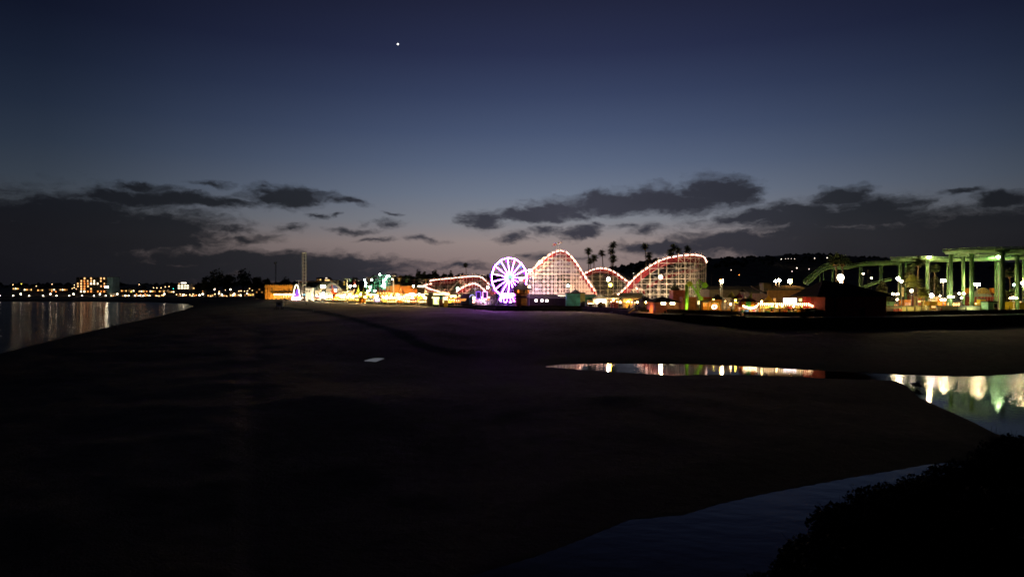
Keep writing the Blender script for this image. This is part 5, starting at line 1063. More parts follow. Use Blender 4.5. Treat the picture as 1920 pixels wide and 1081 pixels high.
# oval lit sign
D = frontD(770) + 12; p = P(772, 551.5, D); t = thing('oval_sign', (p.x, D, deckz(p.x)), 'white glowing oval sign board with a dark word band', 'sign'); h = p.z - deckz(p.x); s_ = SC(D)
mb = MB(); mb.prism([(7 * s_ * math.cos(2 * math.pi * k / 20), h + 2.9 * s_ * math.sin(2 * math.pi * k / 20)) for k in range(20)], -.15, .15); fc = mb.build('lit_face', E('oval_glow', 255, 245, 225, 2.5), t)
mb = MB()
for k in range(9): mb.bx((-3.6 + k * .8) * s_, (-3.1 + k * .8) * s_, -.2, -.153, h - .55 * s_ + (.25 * s_ if k % 3 == 1 else 0), h + .5 * s_)
mb.build('word_marks', BLUEP, fc)
for x in (-3, 3): MB().bar((x * s_, .2, 0), (x * s_, .2, h), .1, 6).build('post', STEEL, t)
# orange sheds and long orange roof behind
bldg('orange_hall', 'long orange-lit hall with a stepped parapet behind the chair-lift tower', 'building', 724, 770, 536, 470, ORANGEW, depth=10, wins=[(744, 747, 538, 541, GLASSD)])
bldg('orange_hall', 'lower orange-lit wing right of the stepped parapet', 'building', 770.3, 782, 541, 468, mat('deep_orange', (.6, .22, .06), .8), depth=9)
bldg('parapet_tower', 'raised centre block of the orange hall', 'building', 739.5, 749, 533.5, 467, ORANGEW, depth=2.5)
t = bldg('open_shed', 'open trapezoid shed with a white lit strip on top, left of the right-hand lift tower', 'shed', 782, 797, 537, 400, TIMBER, 'flat', WHITE, depth=5)
MB().bx(-4 * SC(400) * 1.4, 4 * SC(400) * 1.4, -2.9, -2.6, P(0, 537, 400).z - deckz(-50) - .1, P(0, 535, 400).z - deckz(-50)).build('light_strip', E('strip_white', 255, 235, 205, 7), t)
# chair lift
def lift_tower(px, pytop, D, lab, m=WHITE):
    tp = P(px, pytop, D); bz = deckz(tp.x); t = thing('chairlift_tower', (tp.x, D, bz), lab, 'lift tower', 'chair-lift towers'); h = tp.z - bz
    MB().bar((0, 0, 0), (0, 0, h), .42, 10, .26).build('post', m, t); MB().bar((-5.2 * SC(D) * 1.1, 0, h), (5.2 * SC(D) * 1.1, 0, h), .20, 6).build('crossarm', m, t)
    for s in (-1, 1): MB().bar((s * 5 * SC(D), -.8, h - .3), (s * 5 * SC(D), .8, h - .3), .22, 8).build('sheave', STEEL, t)
    return Vector((tp.x, D, tp.z))
T = [lift_tower(651, 522.5, 428, 'chair-lift tower furthest left, right of the arena roof'), lift_tower(691.5, 520.5, 405, 'chair-lift tower in front of the lattice ride', mat('brown_steel', (.4, .3, .18))), lift_tower(738, 516.5, 376, 'tallest bright white chair-lift tower'), lift_tower(798.5, 523.5, 345, 'right-hand chair-lift tower next to the coaster turn', YELLOWW), lift_tower(560, 526, 500, 'faint chair-lift tower at the far left behind the drop tower')]
T = [T[4]] + T[:4]
ca = MB(); o0 = T[0]
for s in (-1, 1):
    for a, b_ in zip(T, T[1:]):
        for k in range(8):
            f = lambda t_: a.lerp(b_, t_) + Vector((s * 1.6, 0, -1.2 * math.sin(math.pi * t_)))
            ca.bar(f(k / 8), f((k + 1) / 8), .035, 3)
tag(ca.build('lift_cable', STEEL), 'pair of thin steel cables strung between the chair-lift towers', 'cable')
def chair(px, py, D, lab, m):
    p = P(px, py, D); t = thing('lift_chair', p, lab, 'lift chair', 'chairs hanging from the lift cable')
    MB().bar((0, 0, 0), (0, 0, 2.0), .05, 5).build('hanger', STEEL, t); MB().lathe([(.05, 2.1), (.9, 1.75), (1.0, 1.55)], 8).build('canopy', m, t)
    mb = MB(); mb.bx(-.7, .7, -.3, .3, 0, .12); mb.bx(-.7, .7, .25, .35, .12, .7); mb.build('seat', m, t)
for k, (px, py) in enumerate(((748, 527), (762, 529), (776, 531), (787, 529), (792, 532), (644, 529), (645, 534), (657, 528), (664, 532), (793, 541), (632, 533), (730, 532), (751, 523), (764, 524.5))):
    chair(px, py, lerp(px, [640, 800], [430, 350]), ['chair with a striped roof hanging just right of the tallest lift tower', 'chair hanging second right of the tallest lift tower', 'pink-roofed chair hanging midway to the right-hand tower', 'dim chair hanging near the right-hand tower, upper one', 'pale chair hanging closest to the right-hand tower', 'chair hanging left of the first lift tower, upper one', 'chair hanging left of the first lift tower, lower one', 'chair hanging right of the first lift tower, upper one', 'chair hanging right of the first lift tower, lower one', 'lowest chair beside the right-hand lift tower', 'chair hanging over the arena roof', 'chair hanging left of the tallest lift tower', 'small far chair above the striped-roof chair', 'small far chair above the second chair'][k], [STRIPES[1], STRIPES[4], STRIPES[0], STRIPES[2], STRIPES[2], STRIPES[2]][k % 6])
# green lattice ride with cool bulbs
D = 425; p = P(710, 560, D); bz = deckz(p.x); t = thing('lattice_ride', (p.x, D, bz), 'green lattice swing ride dotted with cool white bulbs', 'amusement ride'); O = Vector((p.x, D, bz)); Q = lambda px, py, d=D: P(px, py, d) - O
mb = MB()
for a, b_ in (((718, 516), (718, 560)), ((722, 514), (731, 545)), ((731, 519), (731, 560)), ((702, 528), (702, 560)), ((712, 515), (712, 560)), ((697, 520), (712, 515)), ((712, 515), (730, 518)), ((686, 530), (690, 560)), ((697, 532), (697, 560)), ((726, 516), (720, 560)), ((704, 545), (722, 545)), ((702, 536), (731, 536)), ((686, 536), (700, 534))): mb.bar(Q(*a), Q(*b_), .14)
r2 = random.Random(4)
for k in range(70):
    a = (r2.uniform(702, 731), r2.uniform(518, 552)); b_ = (a[0] + r2.uniform(-4, 4), a[1] + r2.uniform(-5, 5)); mb.bar(Q(*a, D + r2.uniform(-3, 3)), Q(*b_, D + r2.uniform(-3, 3)), .08)
mb.build('lattice', mat('sea_green_steel', (.12, .36, .24), .5), t)
CB = E('cool_bulb', 225, 255, 238, 60)
for px, py in ((712, 514.5), (726, 518), (729, 517.5), (723, 523), (720, 526), (719, 530.5), (721, 531.5), (716.5, 536), (720.5, 537.5), (684, 524.5), (697, 524.5), (686, 530), (685.5, 536), (694, 538), (690, 545), (692.5, 544), (703, 545)): MB().ball(Q(px, py, D - 1), .45, 8).build('bulb', CB, t)
# drop tower with striped lattice mast
D = 500; s_ = SC(D); a = P(566.2, 566, D); bz = deckz(a.x); t = thing('drop_tower', (P(570.5, 0, D).x, D, bz), 'tall slim lattice drop tower rising left of the white hall', 'drop tower'); h = P(0, 475, D).z - bz
for s in (-1, 1):
    mb = MB(); strut_box(mb, (s * 2.7 * s_, 0, 0), (s * 2.7 * s_, 0, h), .75, .1); mb.build('mast', mat('tower_white', (.6, .58, .5), .6), t)
for k in range(14): MB().bar((-2.7 * s_, 0, h * (k + .5) / 14), (2.7 * s_, 0, h * (k + .5) / 14), .12).build('cross_tie', mat('tower_white', (.6, .58, .5)), t)
mb = MB(); mb.bx(-3.8 * s_, 3.8 * s_, -.8, .8, h, h + .9); mb.build('tower_head', mat('tower_white', (.6, .58, .5)), t); MB().bx(-3.6 * s_, 3.6 * s_, -1.4, -.6, 3, 4.6).build('seat_ring', BLUEP, t); MB().bx(-4.5 * s_, 4.5 * s_, -2.5, 2.5, 0, .6).build('base', TIMBER, t)
# glowing arch ride
D = 492; o = P(557, 563, D); t = thing('arch_of_lights', (o.x, D, deckz(o.x)), 'tall parabolic arch of warm white light with violet cloth inside', 'amusement ride'); s_ = SC(D); mb = MB(); m2 = MB()
for w_, h_, y_, dx, tgt in ((7.5, 29, 0, -1, mb), (6.0, 31, 2.0, 3, m2)):
    pr = None
    for k in range(21): u = -1 + k / 10; q = Vector(((u * w_ + dx) * s_, y_, (1 - u * u) * h_ * s_)); tgt.bar(pr, q, .22, 6) if pr is not None else None; pr = q
mb.build('front_arch', E('arch_warm', 255, 240, 205, 5), t); m2.build('rear_arch', mat('arch_grey', (.4, .38, .35)), t)
MB().lathe([(5.0 * s_, .2), (4.4 * s_, 8 * s_), (2.2 * s_, 17 * s_), (.2, 21 * s_)], 12).build('canopy', E('violet_cloth_glow', 150, 90, 230, 1.2, var=.5, scale=.6), t)
for k in range(7): MB().ball(((-7 + k * 2.3) * s_, -2, (3 + k % 2 * 2) * s_), .55, 8).build('lamp_head', E('violet_lamp', 200, 140, 255, 22) if k % 2 else L_WARM, t)
# casino building with pilasters
D = 548; t = bldg('casino_building', 'long yellow-lit casino building with pilasters and a bright ground floor', 'building', 498.5, 549, 535, D, YELLOWW, depth=16, wins=[(500.5 + k * 6.3, 504.3 + k * 6.3, y, y + 3.6, GLASSD) for k in range(2) for y in (539, 544.5)] + [(515 + k * 4.9, 518 + k * 4.9, 551.5, 557.5, W_WHITE) for k in range(7)], trim=CREAM)
x0 = P(498.5, 0, D).x; x1 = P(549, 0, D).x; cx = (x0 + x1) / 2; hh = P(0, 535, D).z - basez(cx, D + 8)
for k in range(12): x = x0 + (x1 - x0) * k / 11 - cx; MB().bx(x - .4, x + .4, -8.55, -8.003, 0, hh + .9).build('pilaster', YELLOWW, t)
MB().bx(x0 - cx + 7, x1 - cx, -11.5, -8.6, hh * .36, hh * .42).build('canopy', CREAM, t); mb = MB()
for k in range(26): mb.ball((x0 - cx + 8 + k * .78, -11.6, hh * .33), .22, 6)
mb.build('bulb_row', BULB, t)
bldg('dark_balcony_block', 'darker three-storey block with balconies left of the casino building', 'building', 478, 498, 538, 580, mat('olive_wall', (.22, .22, .10), .8), depth=12, wins=[(480 + k * 5, 483 + k * 5, 541 + j * 5, 544 + j * 5, W_DIM if (k + j) % 2 else GLASSD) for k in range(3) for j in range(2)])
# thin mast
p = P(517, 490, 640); t = thing('radio_mast', (p.x, 640, basez(p.x, 640)), 'thin dim lattice mast above the dark trees left of the drop tower', 'mast'); hh = p.z - basez(p.x, 640); mb = MB(); strut_box(mb, (0, 0, 0), (0, 0, hh), .8, .08); mb.build('mast', mat('mast_grey', (.3, .32, .33)), t); MB().bx(-1.6, 1.0, -.3, .3, hh - 2.2, hh - .8).build('antenna', WHITE, t)
# hill houses behind the arena
bldg('hill_house', 'brown lit house with two gables on the hill above the arena roof', 'house', 593, 604, 519.5, 800, mat('brown_house', (.45, .3, .15), .8), 'gable', GREYROOF, 1.5, 8, [(594.5, 597, 523, 525.5, W_DIM), (599.5, 602, 523, 525.5, W_WARM)], pybase=528)
bldg('hill_house', 'house with a bright white upper window and red-lit porch on the hill', 'house', 608, 619, 518.5, 800, mat('redbrown_house', (.30, .12, .08), .8), 'hip', DKROOF, 1.8, 8, [(610, 614, 520.5, 522, E('hill_bright', 255, 235, 215, 4)), (609, 618, 524, 526, W_WARM)], pybase=529)
bldg('hill_wall', 'long brown-orange lit retaining wall on the hill left of the two houses', 'wall', 561, 600, 526.5, 790, mat('hill_wall_brown', (.4, .2, .1), .8), depth=1, pybase=529)
bldg('hill_house', 'flat cream house at the right end above the arena roof', 'house', 620, 630, 525, 790, CREAM, depth=6, wins=[(621, 623.5, 526, 528, W_DIM)], pybase=530)

# upper layer of lit fronts and long glowing fascias in the far stretch
for (a, b_, c_, D, lab, wm, gl) in ((604, 632, 553.5, 458, 'low cream lit front below the white arena windows', CREAM, W_WHITE), (632, 668, 553, 440, 'long yellow lit arcade front between the slide and the orange booth', YELLOWW, W_YEL), (668, 690, 548, 428, 'green-gold lit front left of the lattice ride', mat('gold_front', (.5, .45, .1), .7), W_YEL),
                            (690, 708, 551, 424, 'pale lit front at the foot of the lattice ride', WHITE, W_WHITE), (708, 730, 552.5, 414, 'deep gold lit front under the five pointed booths', YELLOWW, W_YEL), (730, 752, 549.5, 398, 'orange lit front beneath the tallest lift tower', ORANGEW, W_ORG), (752, 772, 551, 392, 'cream lit front behind the oval sign', CREAM, W_WHITE), (772, 800, 553, 378, 'orange and yellow lit front beside the open shed', ORANGEW, W_YEL),
                            (822, 862, 553, 322, 'pale purple-lit front under the left coaster hill', WHITE, W_WARM), (886, 918, 556, 296, 'pinkish lit low front between the archway and the ferris wheel', CREAM, E('pink_front', 255, 200, 200, 3, var=.8, scale=1))):
    n = max(3, int((b_ - a) / 3.6)); w_ = (b_ - a) / n
    t = bldg('lit_arcade', lab, 'building', a, b_, c_, D, wm, depth=3, wins=[(a + k * w_ + .3, a + (k + 1) * w_ - .3, c_ + 2.2, c_ + 7, gl if rnd.random() < .8 else W_ORG) for k in range(n)])
    x0 = P(a, 0, D).x; x1 = P(b_, 0, D).x; cx = (x0 + x1) / 2; hh = P(0, c_, D).z - t.location.z; MB().bx(x0 - cx, x1 - cx, -1.75, -1.66, hh - .35, hh - .12).build('light_strip', E('fascia_strip', 255, 225, 150, 9), t)
for k, (px0, px1, py, dd, lab) in enumerate(((640, 668, 557.2, 5, 'left string of bulbs on posts along the far boardwalk'), (718, 742, 557.5, 5, 'middle string of bulbs on posts along the far boardwalk'), (744, 776, 558.2, 4, 'right string of bulbs on posts along the far boardwalk'))):
    D = frontD((px0 + px1) / 2) + dd; a_ = P(px0, py, D); b_ = P(px1, py, D); bz = deckz(a_.x); t = thing('festoon', (a_.x, D, bz), lab, 'light string'); h = a_.z - bz; L0 = b_.x - a_.x
    mb = MB(); n = int(L0 / .9)
    for i in range(n + 1): mb.ball((L0 * i / n, 0, h - .25 * math.sin(math.pi * ((i % 6) / 6))), .13, 6)
    o_ = mb.build('bulb', BULB, t); o_['kind'] = 'stuff'
    for i in range(4): MB().bar((L0 * i / 3, .1, 0), (L0 * i / 3, .1, h + .1), .06, 5).build('post', WHITE, t)

for (a, b_, c_, D, lab, wm, gl) in ((1138, 1168, 557, 248, 'cream lit arcade front between the gazebo and the olive roof', CREAM, E('cream_front', 255, 228, 175, 3.4, var=.7, scale=.9)), (1168.5, 1203, 558, 240, 'golden lit arcade front under the olive-roofed pavilion', YELLOWW, E('gold_front_glow', 255, 205, 90, 2.6, var=.8, scale=.9)), (1112, 1137, 559, 258, 'pale lit front behind the white gazebo', WHITE, W_WHITE),
                            (1318, 1352, 566, 190, 'orange lit front behind the orange arch ride', ORGP, W_ORG), (1352, 1384, 565, 188, 'amber lit low front behind the pod ride', ORANGEW, W_YEL), (1384, 1422, 571, 181, 'red and orange lit front behind the round kiosk', SALMON, W_ORG), (1424, 1500, 572.5, 178, 'long amber lit counter front behind the bulb row', ORANGEW, W_YEL),
                            (1660, 1700, 569, 208, 'amber lit low front behind the banner pole', ORANGEW, W_ORG), (1776, 1800, 566, 224, 'pale lit low front behind the second tall green column', CREAM, W_WARM), (1872, 1925, 563, 226, 'warm lit low front at the right edge behind the picnic tables', CREAM, W_WARM)):
    n = max(3, int((b_ - a) / 4.5)); w_ = (b_ - a) / n
    bldg('lit_arcade', lab, 'building', a, b_, c_, D, wm, depth=2.5, base=5.5, wins=[(a + k * w_ + .4, a + (k + 1) * w_ - .4, c_ + 1.6, min(c_ + 8, 578), gl) for k in range(n)])
# ------------------------------------------------------------------ right edge: kiosks, planting, play area
D = 232; p = P(1842, 560, D); t = thing('music_pavilion', (p.x, D, 5.5), 'pavilion with a pale half-round gilded lattice gable over a red panelled wall', 'pavilion'); s_ = SC(D); h = P(0, 556, D).z - 5.5
MB().bx(-16 * s_, 34 * s_, 0, 6, 0, h).build('wall', mat('red_panels', (.50, .07, .04), .7, .5, 1.1), t)
MB().bx(-17 * s_, 36 * s_, -.5, 6.5, h, h + .45).build('cornice', mat('mint_cream', (.42, .5, .36), .7), t)
MB().prism([(15.5 * s_ * math.cos(math.pi * k / 18), h + .45 + 14.5 * s_ * math.sin(math.pi * k / 18)) for k in range(19)], -.25, .4).build('gable', mat('mint_cream', (.42, .5, .36)), t)
MB().prism([(13 * s_ * math.cos(math.pi * k / 18), h + 1.0 + 11 * s_ * math.sin(math.pi * k / 18)) for k in range(19)], -.33, -.26).build('gilded_lattice', mat('gilded_lattice', (.62, .42, .10), .5, .75, 3.5), t)
for x in range(9): MB().bx((-15 + x * 6) * s_, (-14.6 + x * 6) * s_, -.12, -.003, 0, h).build('panel_joint', CREAM, t)
for px, lab, side in ((1813, 'orange flared box on a stand left of the half-round gable', -1), (1861, 'orange flared box on a stand right of the half-round gable', 1)):
    p = P(px, 540, 228); t = thing('flared_sign', (p.x, 228, 5.5), lab, 'sign'); zt = p.z - 5.5; s_ = SC(228)
    MB().add([(-4.8 * s_, -.4, zt), (4.8 * s_, -.4, zt), (4.8 * s_, .6, zt), (-4.8 * s_, .6, zt), (-2.8 * s_, -.2, zt - 9.5 * s_), (2.8 * s_, -.2, zt - 9.5 * s_), (2.8 * s_, .4, zt - 9.5 * s_), (-2.8 * s_, .4, zt - 9.5 * s_)], [(0, 1, 2, 3), (0, 4, 5, 1), (1, 5, 6, 2), (2, 6, 7, 3), (3, 7, 4, 0), (4, 7, 6, 5)]).build('box', ORGP, t)
    MB().bar((0, 0, 0), (0, 0, zt - 9.5 * s_), .12, 6).build('post', SALMON, t); MB().bar((0, 0, zt - 12 * s_), (side * -2.2, .2, zt - 9.5 * s_), .09, 5).build('brace', SALMON, t)
bldg('teal_booth', 'pale green booth face with a dark side at the foot of the dark column', 'booth', 1853, 1871, 566.5, 190, mat('booth_green', (.20, .42, .26), .7), 'flat', TIMBER, depth=3, wins=[(1862.5, 1870.5, 568, 577.5, GLASSD)], base=5.5)
bldg('yellow_machine', 'bright yellow upright box in front of the red panelled wall', 'kiosk', 1838, 1848, 561, 205, YELP, depth=1.6, wins=[(1841, 1845, 565, 568, GLASSD)], base=5.5)
for k, (a, b_, c_, D_, lab) in enumerate(((1826, 1837, 567, 203, 'sloping low yellow block left of the yellow box'), (1849, 1853, 567, 203, 'narrow low yellow block right of the yellow box'), (1884, 1900, 568, 205, 'long low yellow bench-wall right of the dark column'), (1906, 1935, 569, 206, 'low yellow wall running out of the picture at the right'))):
    bldg('yellow_block', lab, 'wall', a, b_, c_, D_, YELP, 'shed' if k == 0 else 'flat', YELP, .5, 1.6, base=5.5)
for a, b_, c_, D_, lab, m_ in ((1743, 1758, 567, 196, 'mustard yellow box cabin left of the first tall green column', mat('mustard', (.6, .38, .03), .7)), (1766, 1774, 562, 214, 'small orange cabin behind the first green column', ORGP), (1695, 1708, 564, 205, 'round-shouldered orange cabin left of the floodlit palms', ORGP), (1667, 1677, 568, 200, 'small green box beside the banner pole', GREENP), (1716, 1740, 557, 225, 'reddish low hall behind the floodlit palms', mat('dusky_red', (.35, .10, .05), .8)), (1784, 1796, 545, 240, 'tall grey-blue gabled hall behind the triple lamps', mat('blue_grey_hall', (.16, .22, .25), .8)), (1754, 1761, 558, 216, 'cream lit kiosk with a red roof between the lamps', CREAM), (1890, 1902, 560, 224, 'white kiosk under the right-hand lamps', WHITE)):
    bldg('cabin', lab, 'cabin', a, b_, c_, D_, m_, 'gablex' if 'gabled' in lab else 'flat', m_ if 'gabled' not in lab else GREYROOF, 1.5, 4, wins=[(a + 2, b_ - 2, c_ + 4, c_ + 8, W_DIM)] if 'hall' not in lab and 'box' not in lab else [(a + 3, b_ - 3, c_ + 6, c_ + 10, W_WARM)], base=5.5)
# pole banner
p = P(1692.5, 539, 191); t = thing('pole_banner', (p.x, 191, p.z), 'small pale hanging banner beside the tall double lamp pole', 'banner'); MB().bx(-.3, .38, -.03, .03, -2.5, 0).build('cloth', mat('banner_cloth', (.6, .5, .4), .8, .4, 2), t); MB().bar((-.35, 0, .05), (.4, 0, .05), .04).build('rod', STEEL, t)
# rock mound and small rocks, statue, dark cart
def rock(px, D, w, h, lab, seed, m=None, base=5.5, name='rock'):
    r2 = random.Random(seed); p = P(px, 570, D); mb = MB(); pr = [(w, 0), (w * .8, h * .35), (w * .45, h * .7), (.1, h)]; n = 9; vs_ = []
    for (r_, z) in pr:
        for k in range(n): a = 2 * math.pi * k / n; j = 1 + r2.uniform(-.25, .25); vs_.append((math.cos(a) * r_ * j, math.sin(a) * r_ * j * .8, z * (1 + r2.uniform(-.1, .15))))
    mb.add(vs_, [(i * n + k, i * n + (k + 1) % n, (i + 1) * n + (k + 1) % n, (i + 1) * n + k) for i in range(3) for k in range(n)]); o = mb.build(name, m or mat('grey_rock', (.12, .11, .10), .9, .5, 1.5)); o.location = (p.x, D, base); return tag(o, lab, 'rock')
rock(1803, 196, 1.3, 2.6, 'tall dark rock mound in front of the triple lamps', 3)
for k, px in enumerate((1776, 1784, 1790, 1815, 1823, 1829, 1833)): tag(rock(px, 194 + (k % 3), .5, .55 + .12 * (k % 3), 'small boulder in the low row along the seawall, beside the rock mound', 10 + k), group='small boulders along the seawall')
t = thing('statue', (P(1736, 570, 192).x, 192, 5.5), 'small pale statue on a pedestal at the left of the mustard cabin', 'statue'); MB().bx(-.4, .4, -.4, .4, 0, .6).build('pedestal', CONC, t); MB().lathe([(.34, 0), (.3, .5), (.38, .9), (.2, 1.25), (.12, 1.3), (.17, 1.5), (.02, 1.68)], 10, (0, 0, .6)).build('figure', WHITE, t)
t = thing('covered_cart', (P(1743, 580, 178).x, 200, 5.5), 'low dark covered cart in front of the statue', 'cart'); t.location = (P(1743, 580, 189).x, 189, 4.9)
MB().lathe([(1.5, .3), (1.6, .9), (1.1, 1.3), (.02, 1.4)], 10).build('cover', BLKMET, t)
for s in (-1, 1): MB().bar((s * .9, -.5, .3), (s * .9, -.35, .3), .3, 12).build('wheel', BLKMET, t)
bldg('planter_wall', 'low pale planter wall behind the seawall, left of the mustard cabin', 'wall', 1658, 1742, 576.5, 192, mat('planter_stone', (.42, .38, .28), .8), depth=.6, base=5.5)
bldg('planter_wall', 'low pale planter wall along the seawall under the green columns', 'wall', 1758, 1838, 577, 193, mat('planter_stone', (.42, .38, .28), .8), depth=.6, base=5.5)
low_ride(1684, 190, 16, 1.1, 'low red bumper ride beside the banner pole', [DKRED, STRIPES[0], SALMON], n=4)
# picnic tables by the right edge
for k, px in enumerate((1889, 1897, 1906, 1914)):
    D = 196 + (k % 2) * 2; p = P(px, 575, D); t = thing('picnic_table', (p.x, D, 5.5), ['leftmost', 'second', 'third', 'rightmost'][k] + ' of the pale picnic tables at the right edge', 'table', 'pale picnic tables')
    MB().bx(-.8, .8, -.4, .4, .70, .76).build('tabletop', CREAM, t)
    for s in (-1, 1): MB().bx(-.8, .8, s * .75 - .13, s * .75 + .13, .42, .47).build('bench', CREAM, t); MB().bar((s * .6, -.7, 0), (s * .6, .7, .7), .04).build('leg', CREAM, t)
# dark cross arms / utility pole
for px, py, D, lab in ((1334, 511, 420, 'utility pole with cross-arm on the dark slope right of the coaster'), (1627.5, 505, 300, 'dim wooden utility pole with cross-arm between the green columns')):
    p = P(px, py, D); bz = basez(p.x, D) if D > 350 else 5.5; t = thing('utility_pole', (p.x, D, bz), lab, 'pole'); hh = p.z - bz; MB().bar((0, 0, 0), (0, 0, hh), .14, 6).build('post', mat('old_pole', (.25, .2, .12), .9), t)
    for k in range(2): MB().bar((-1.3, 0, hh - .5 - k), (1.3, 0, hh - .5 - k), .09).build('crossarm', mat('old_pole', (.25, .2, .12)), t)

# ------------------------------------------------------------------ lamps along the boardwalk

def flood(x, y, z, tx, ty, tz, lab, m=L_FLOOD, w=.9, h=.6, group='added floodlights aimed up at the rides', base=None):
    # housing box with a glowing glass on the side turned to its target
    t = thing('floodlight', (x, y, z), lab, 'floodlight', group); d = Vector((tx - x, ty - y, tz - z)).normalized(); t.rotation_euler = d.to_track_quat('Y', 'Z').to_euler()
    MB().bx(-w / 2 - .06, w / 2 + .06, -.35, 0, -h / 2 - .06, h / 2 + .06).build('housing', BLKMET, t); MB().bx(-w / 2, w / 2, 0.003, .03, -h / 2, h / 2).build('glass', m, t)
    MB().bar((0, -.2, -h / 2), (0, -.2, -h / 2 - .5), .05).build('bracket', BLKMET, t); return t
for k, (px, D, tx, ty, m_) in enumerate(((990, 276, 1000, 530, E('added_pink_flood', 255, 185, 200, 400)), (1012, 276, 1015, 515, E('added_violet_flood', 225, 170, 255, 420)), (1034, 275, 1034, 505, E('added_pale_rose_flood', 255, 212, 190, 420)), (1056, 275, 1054, 500, L_FLOOD), (1078, 276, 1075, 510, L_FLOOD), (1098, 277, 1096, 530, E('added_rose_flood', 255, 150, 130, 380)))):  # hidden floods added to brighten and tint the first hill's lattice
    p = P(px, 560, D); q = P(tx, ty, 284); flood(p.x, D, 6.4, q.x, q.y, q.z, ['leftmost', 'second', 'third', 'fourth', 'fifth', 'rightmost'][k] + ' added floodlight below the first coaster hill, behind the huts', m_, 1.1, .8)
for k, (px, D, tx, ty, m_) in enumerate(((1112, 292, 1112, 520, L_FLOOD), (1130, 292, 1130, 518, L_YEL), (1150, 290, 1150, 520, L_YEL), (1172, 270, 1180, 535, L_FLOOD), (1200, 266, 1205, 525, L_FLOODC), (1222, 264, 1228, 515, L_FLOODC), (1246, 263, 1252, 510, L_FLOODC), (1272, 263, 1275, 505, L_FLOODC), (1296, 264, 1296, 505, L_FLOOD))):  # more added floods, so the other two hills do not stay dark
    p = P(px, 560, D); q = P(tx, ty, D + 10); flood(p.x, D, 6.4, q.x, q.y, q.z, ['first', 'second', 'third', 'fourth', 'fifth', 'sixth', 'seventh', 'eighth', 'ninth'][k] + ' added floodlight from the left below the second and third coaster hills', m_, 1.0, .7)
for k, (px, D, tx, ty, m_) in enumerate(((822, 322, 826, 535, E('added_rose_flood', 255, 150, 130, 380)), (842, 316, 846, 535, L_FLOOD), (866, 300, 866, 530, L_FLOODC), (888, 296, 888, 532, E('added_rose_flood', 255, 150, 130, 380)), (906, 292, 904, 530, E('added_violet_flood', 225, 170, 255, 420)))):  # floods added to brighten and tint the left turn
    p = P(px, 560, D); q = P(tx, ty, D + 14); flood(p.x, D, deckz(p.x) + .8, q.x, q.y, q.z, ['leftmost', 'second', 'middle', 'fourth', 'rightmost'][k] + ' added floodlight below the left coaster turn', m_, .9, .6)
for k, (px, py, dd) in enumerate(((604, 556, 4), (622, 556, 4), (643, 556, 4), (662, 556, 4), (684, 556, 4), (705, 556, 4), (724, 556, 4), (748, 557, 4), (773, 557, 4), (797, 557, 4))):  # strong lamps added to throw warm light on the sand
    D = frontD(px) + dd; p = P(px, py, D); z = deckz(p.x); fl = flood(p.x, D, z + 3.4, p.x + 2, D - 22, z - .5, ['first', 'second', 'third', 'fourth', 'fifth', 'sixth', 'seventh', 'eighth', 'ninth', 'tenth'][k] + ' added lamp from the left shining from the far stalls onto the sand', E('added_sand_flood', 255, 200, 120, 3200), .55, .40, 'added lamps shining onto the sand')
    pl_ = MB(); pl_.bar((0, 0, 0), (0, 0, -.1), .03); o_ = MB().bar((0, -.25, 0), (0, -.25, -3.4), .07, 6).build('pole', STEEL, fl); o_.matrix_parent_inverse = fl.rotation_euler.to_matrix().to_4x4().inverted()
flood(P(570.5, 0, 496).x, 492, 5.0, P(570.5, 0, 496).x, 499, 26, 'single added floodlight aimed up the lattice drop tower', L_FLOODC, 1.2, 1.0)  # added to brighten the tower
for k, px in enumerate((503, 511, 519, 527, 535, 543)):   # lamps added on the ground to brighten the casino wall
    p = P(px, 560, 540); z = basez(p.x, 540) + .5; flood(p.x, 539, z, p.x, 548, z + 5.0, ['leftmost', 'second', 'third', 'fourth', 'fifth', 'rightmost'][k] + ' added floodlight on the ground before the yellow casino wall', L_AMB, .9, .5, 'added floodlights before the casino building')
for k, (px, D, dy, tz, m_) in enumerate(((730, 462, 8, 6, L_AMB), (745, 460, 8, 6, L_AMB), (760, 460, 8, 6, L_AMB), (775, 460, 8, 5, L_AMB), (580, 468, 7, 5, L_FLOODC), (595, 468, 10, 5, L_FLOODC), (612, 510, 8, 8, L_FLOODC), (628, 508, 12, 8, L_FLOODC), (645, 446, 8, 4, L_FLOOD), (660, 444, 9, 4, L_FLOOD))):  # added floods brightening the halls and arena behind the stalls
    p = P(px, 560, D); z = deckz(p.x) + .5; flood(p.x, D, z, p.x, D + dy, z + tz, 'added floodlight on the ground behind the far stalls, ' + ['first', 'second', 'third', 'fourth', 'fifth', 'sixth', 'seventh', 'eighth', 'ninth', 'tenth'][k] + ' of the scattered ones', m_, 1.2, .8)
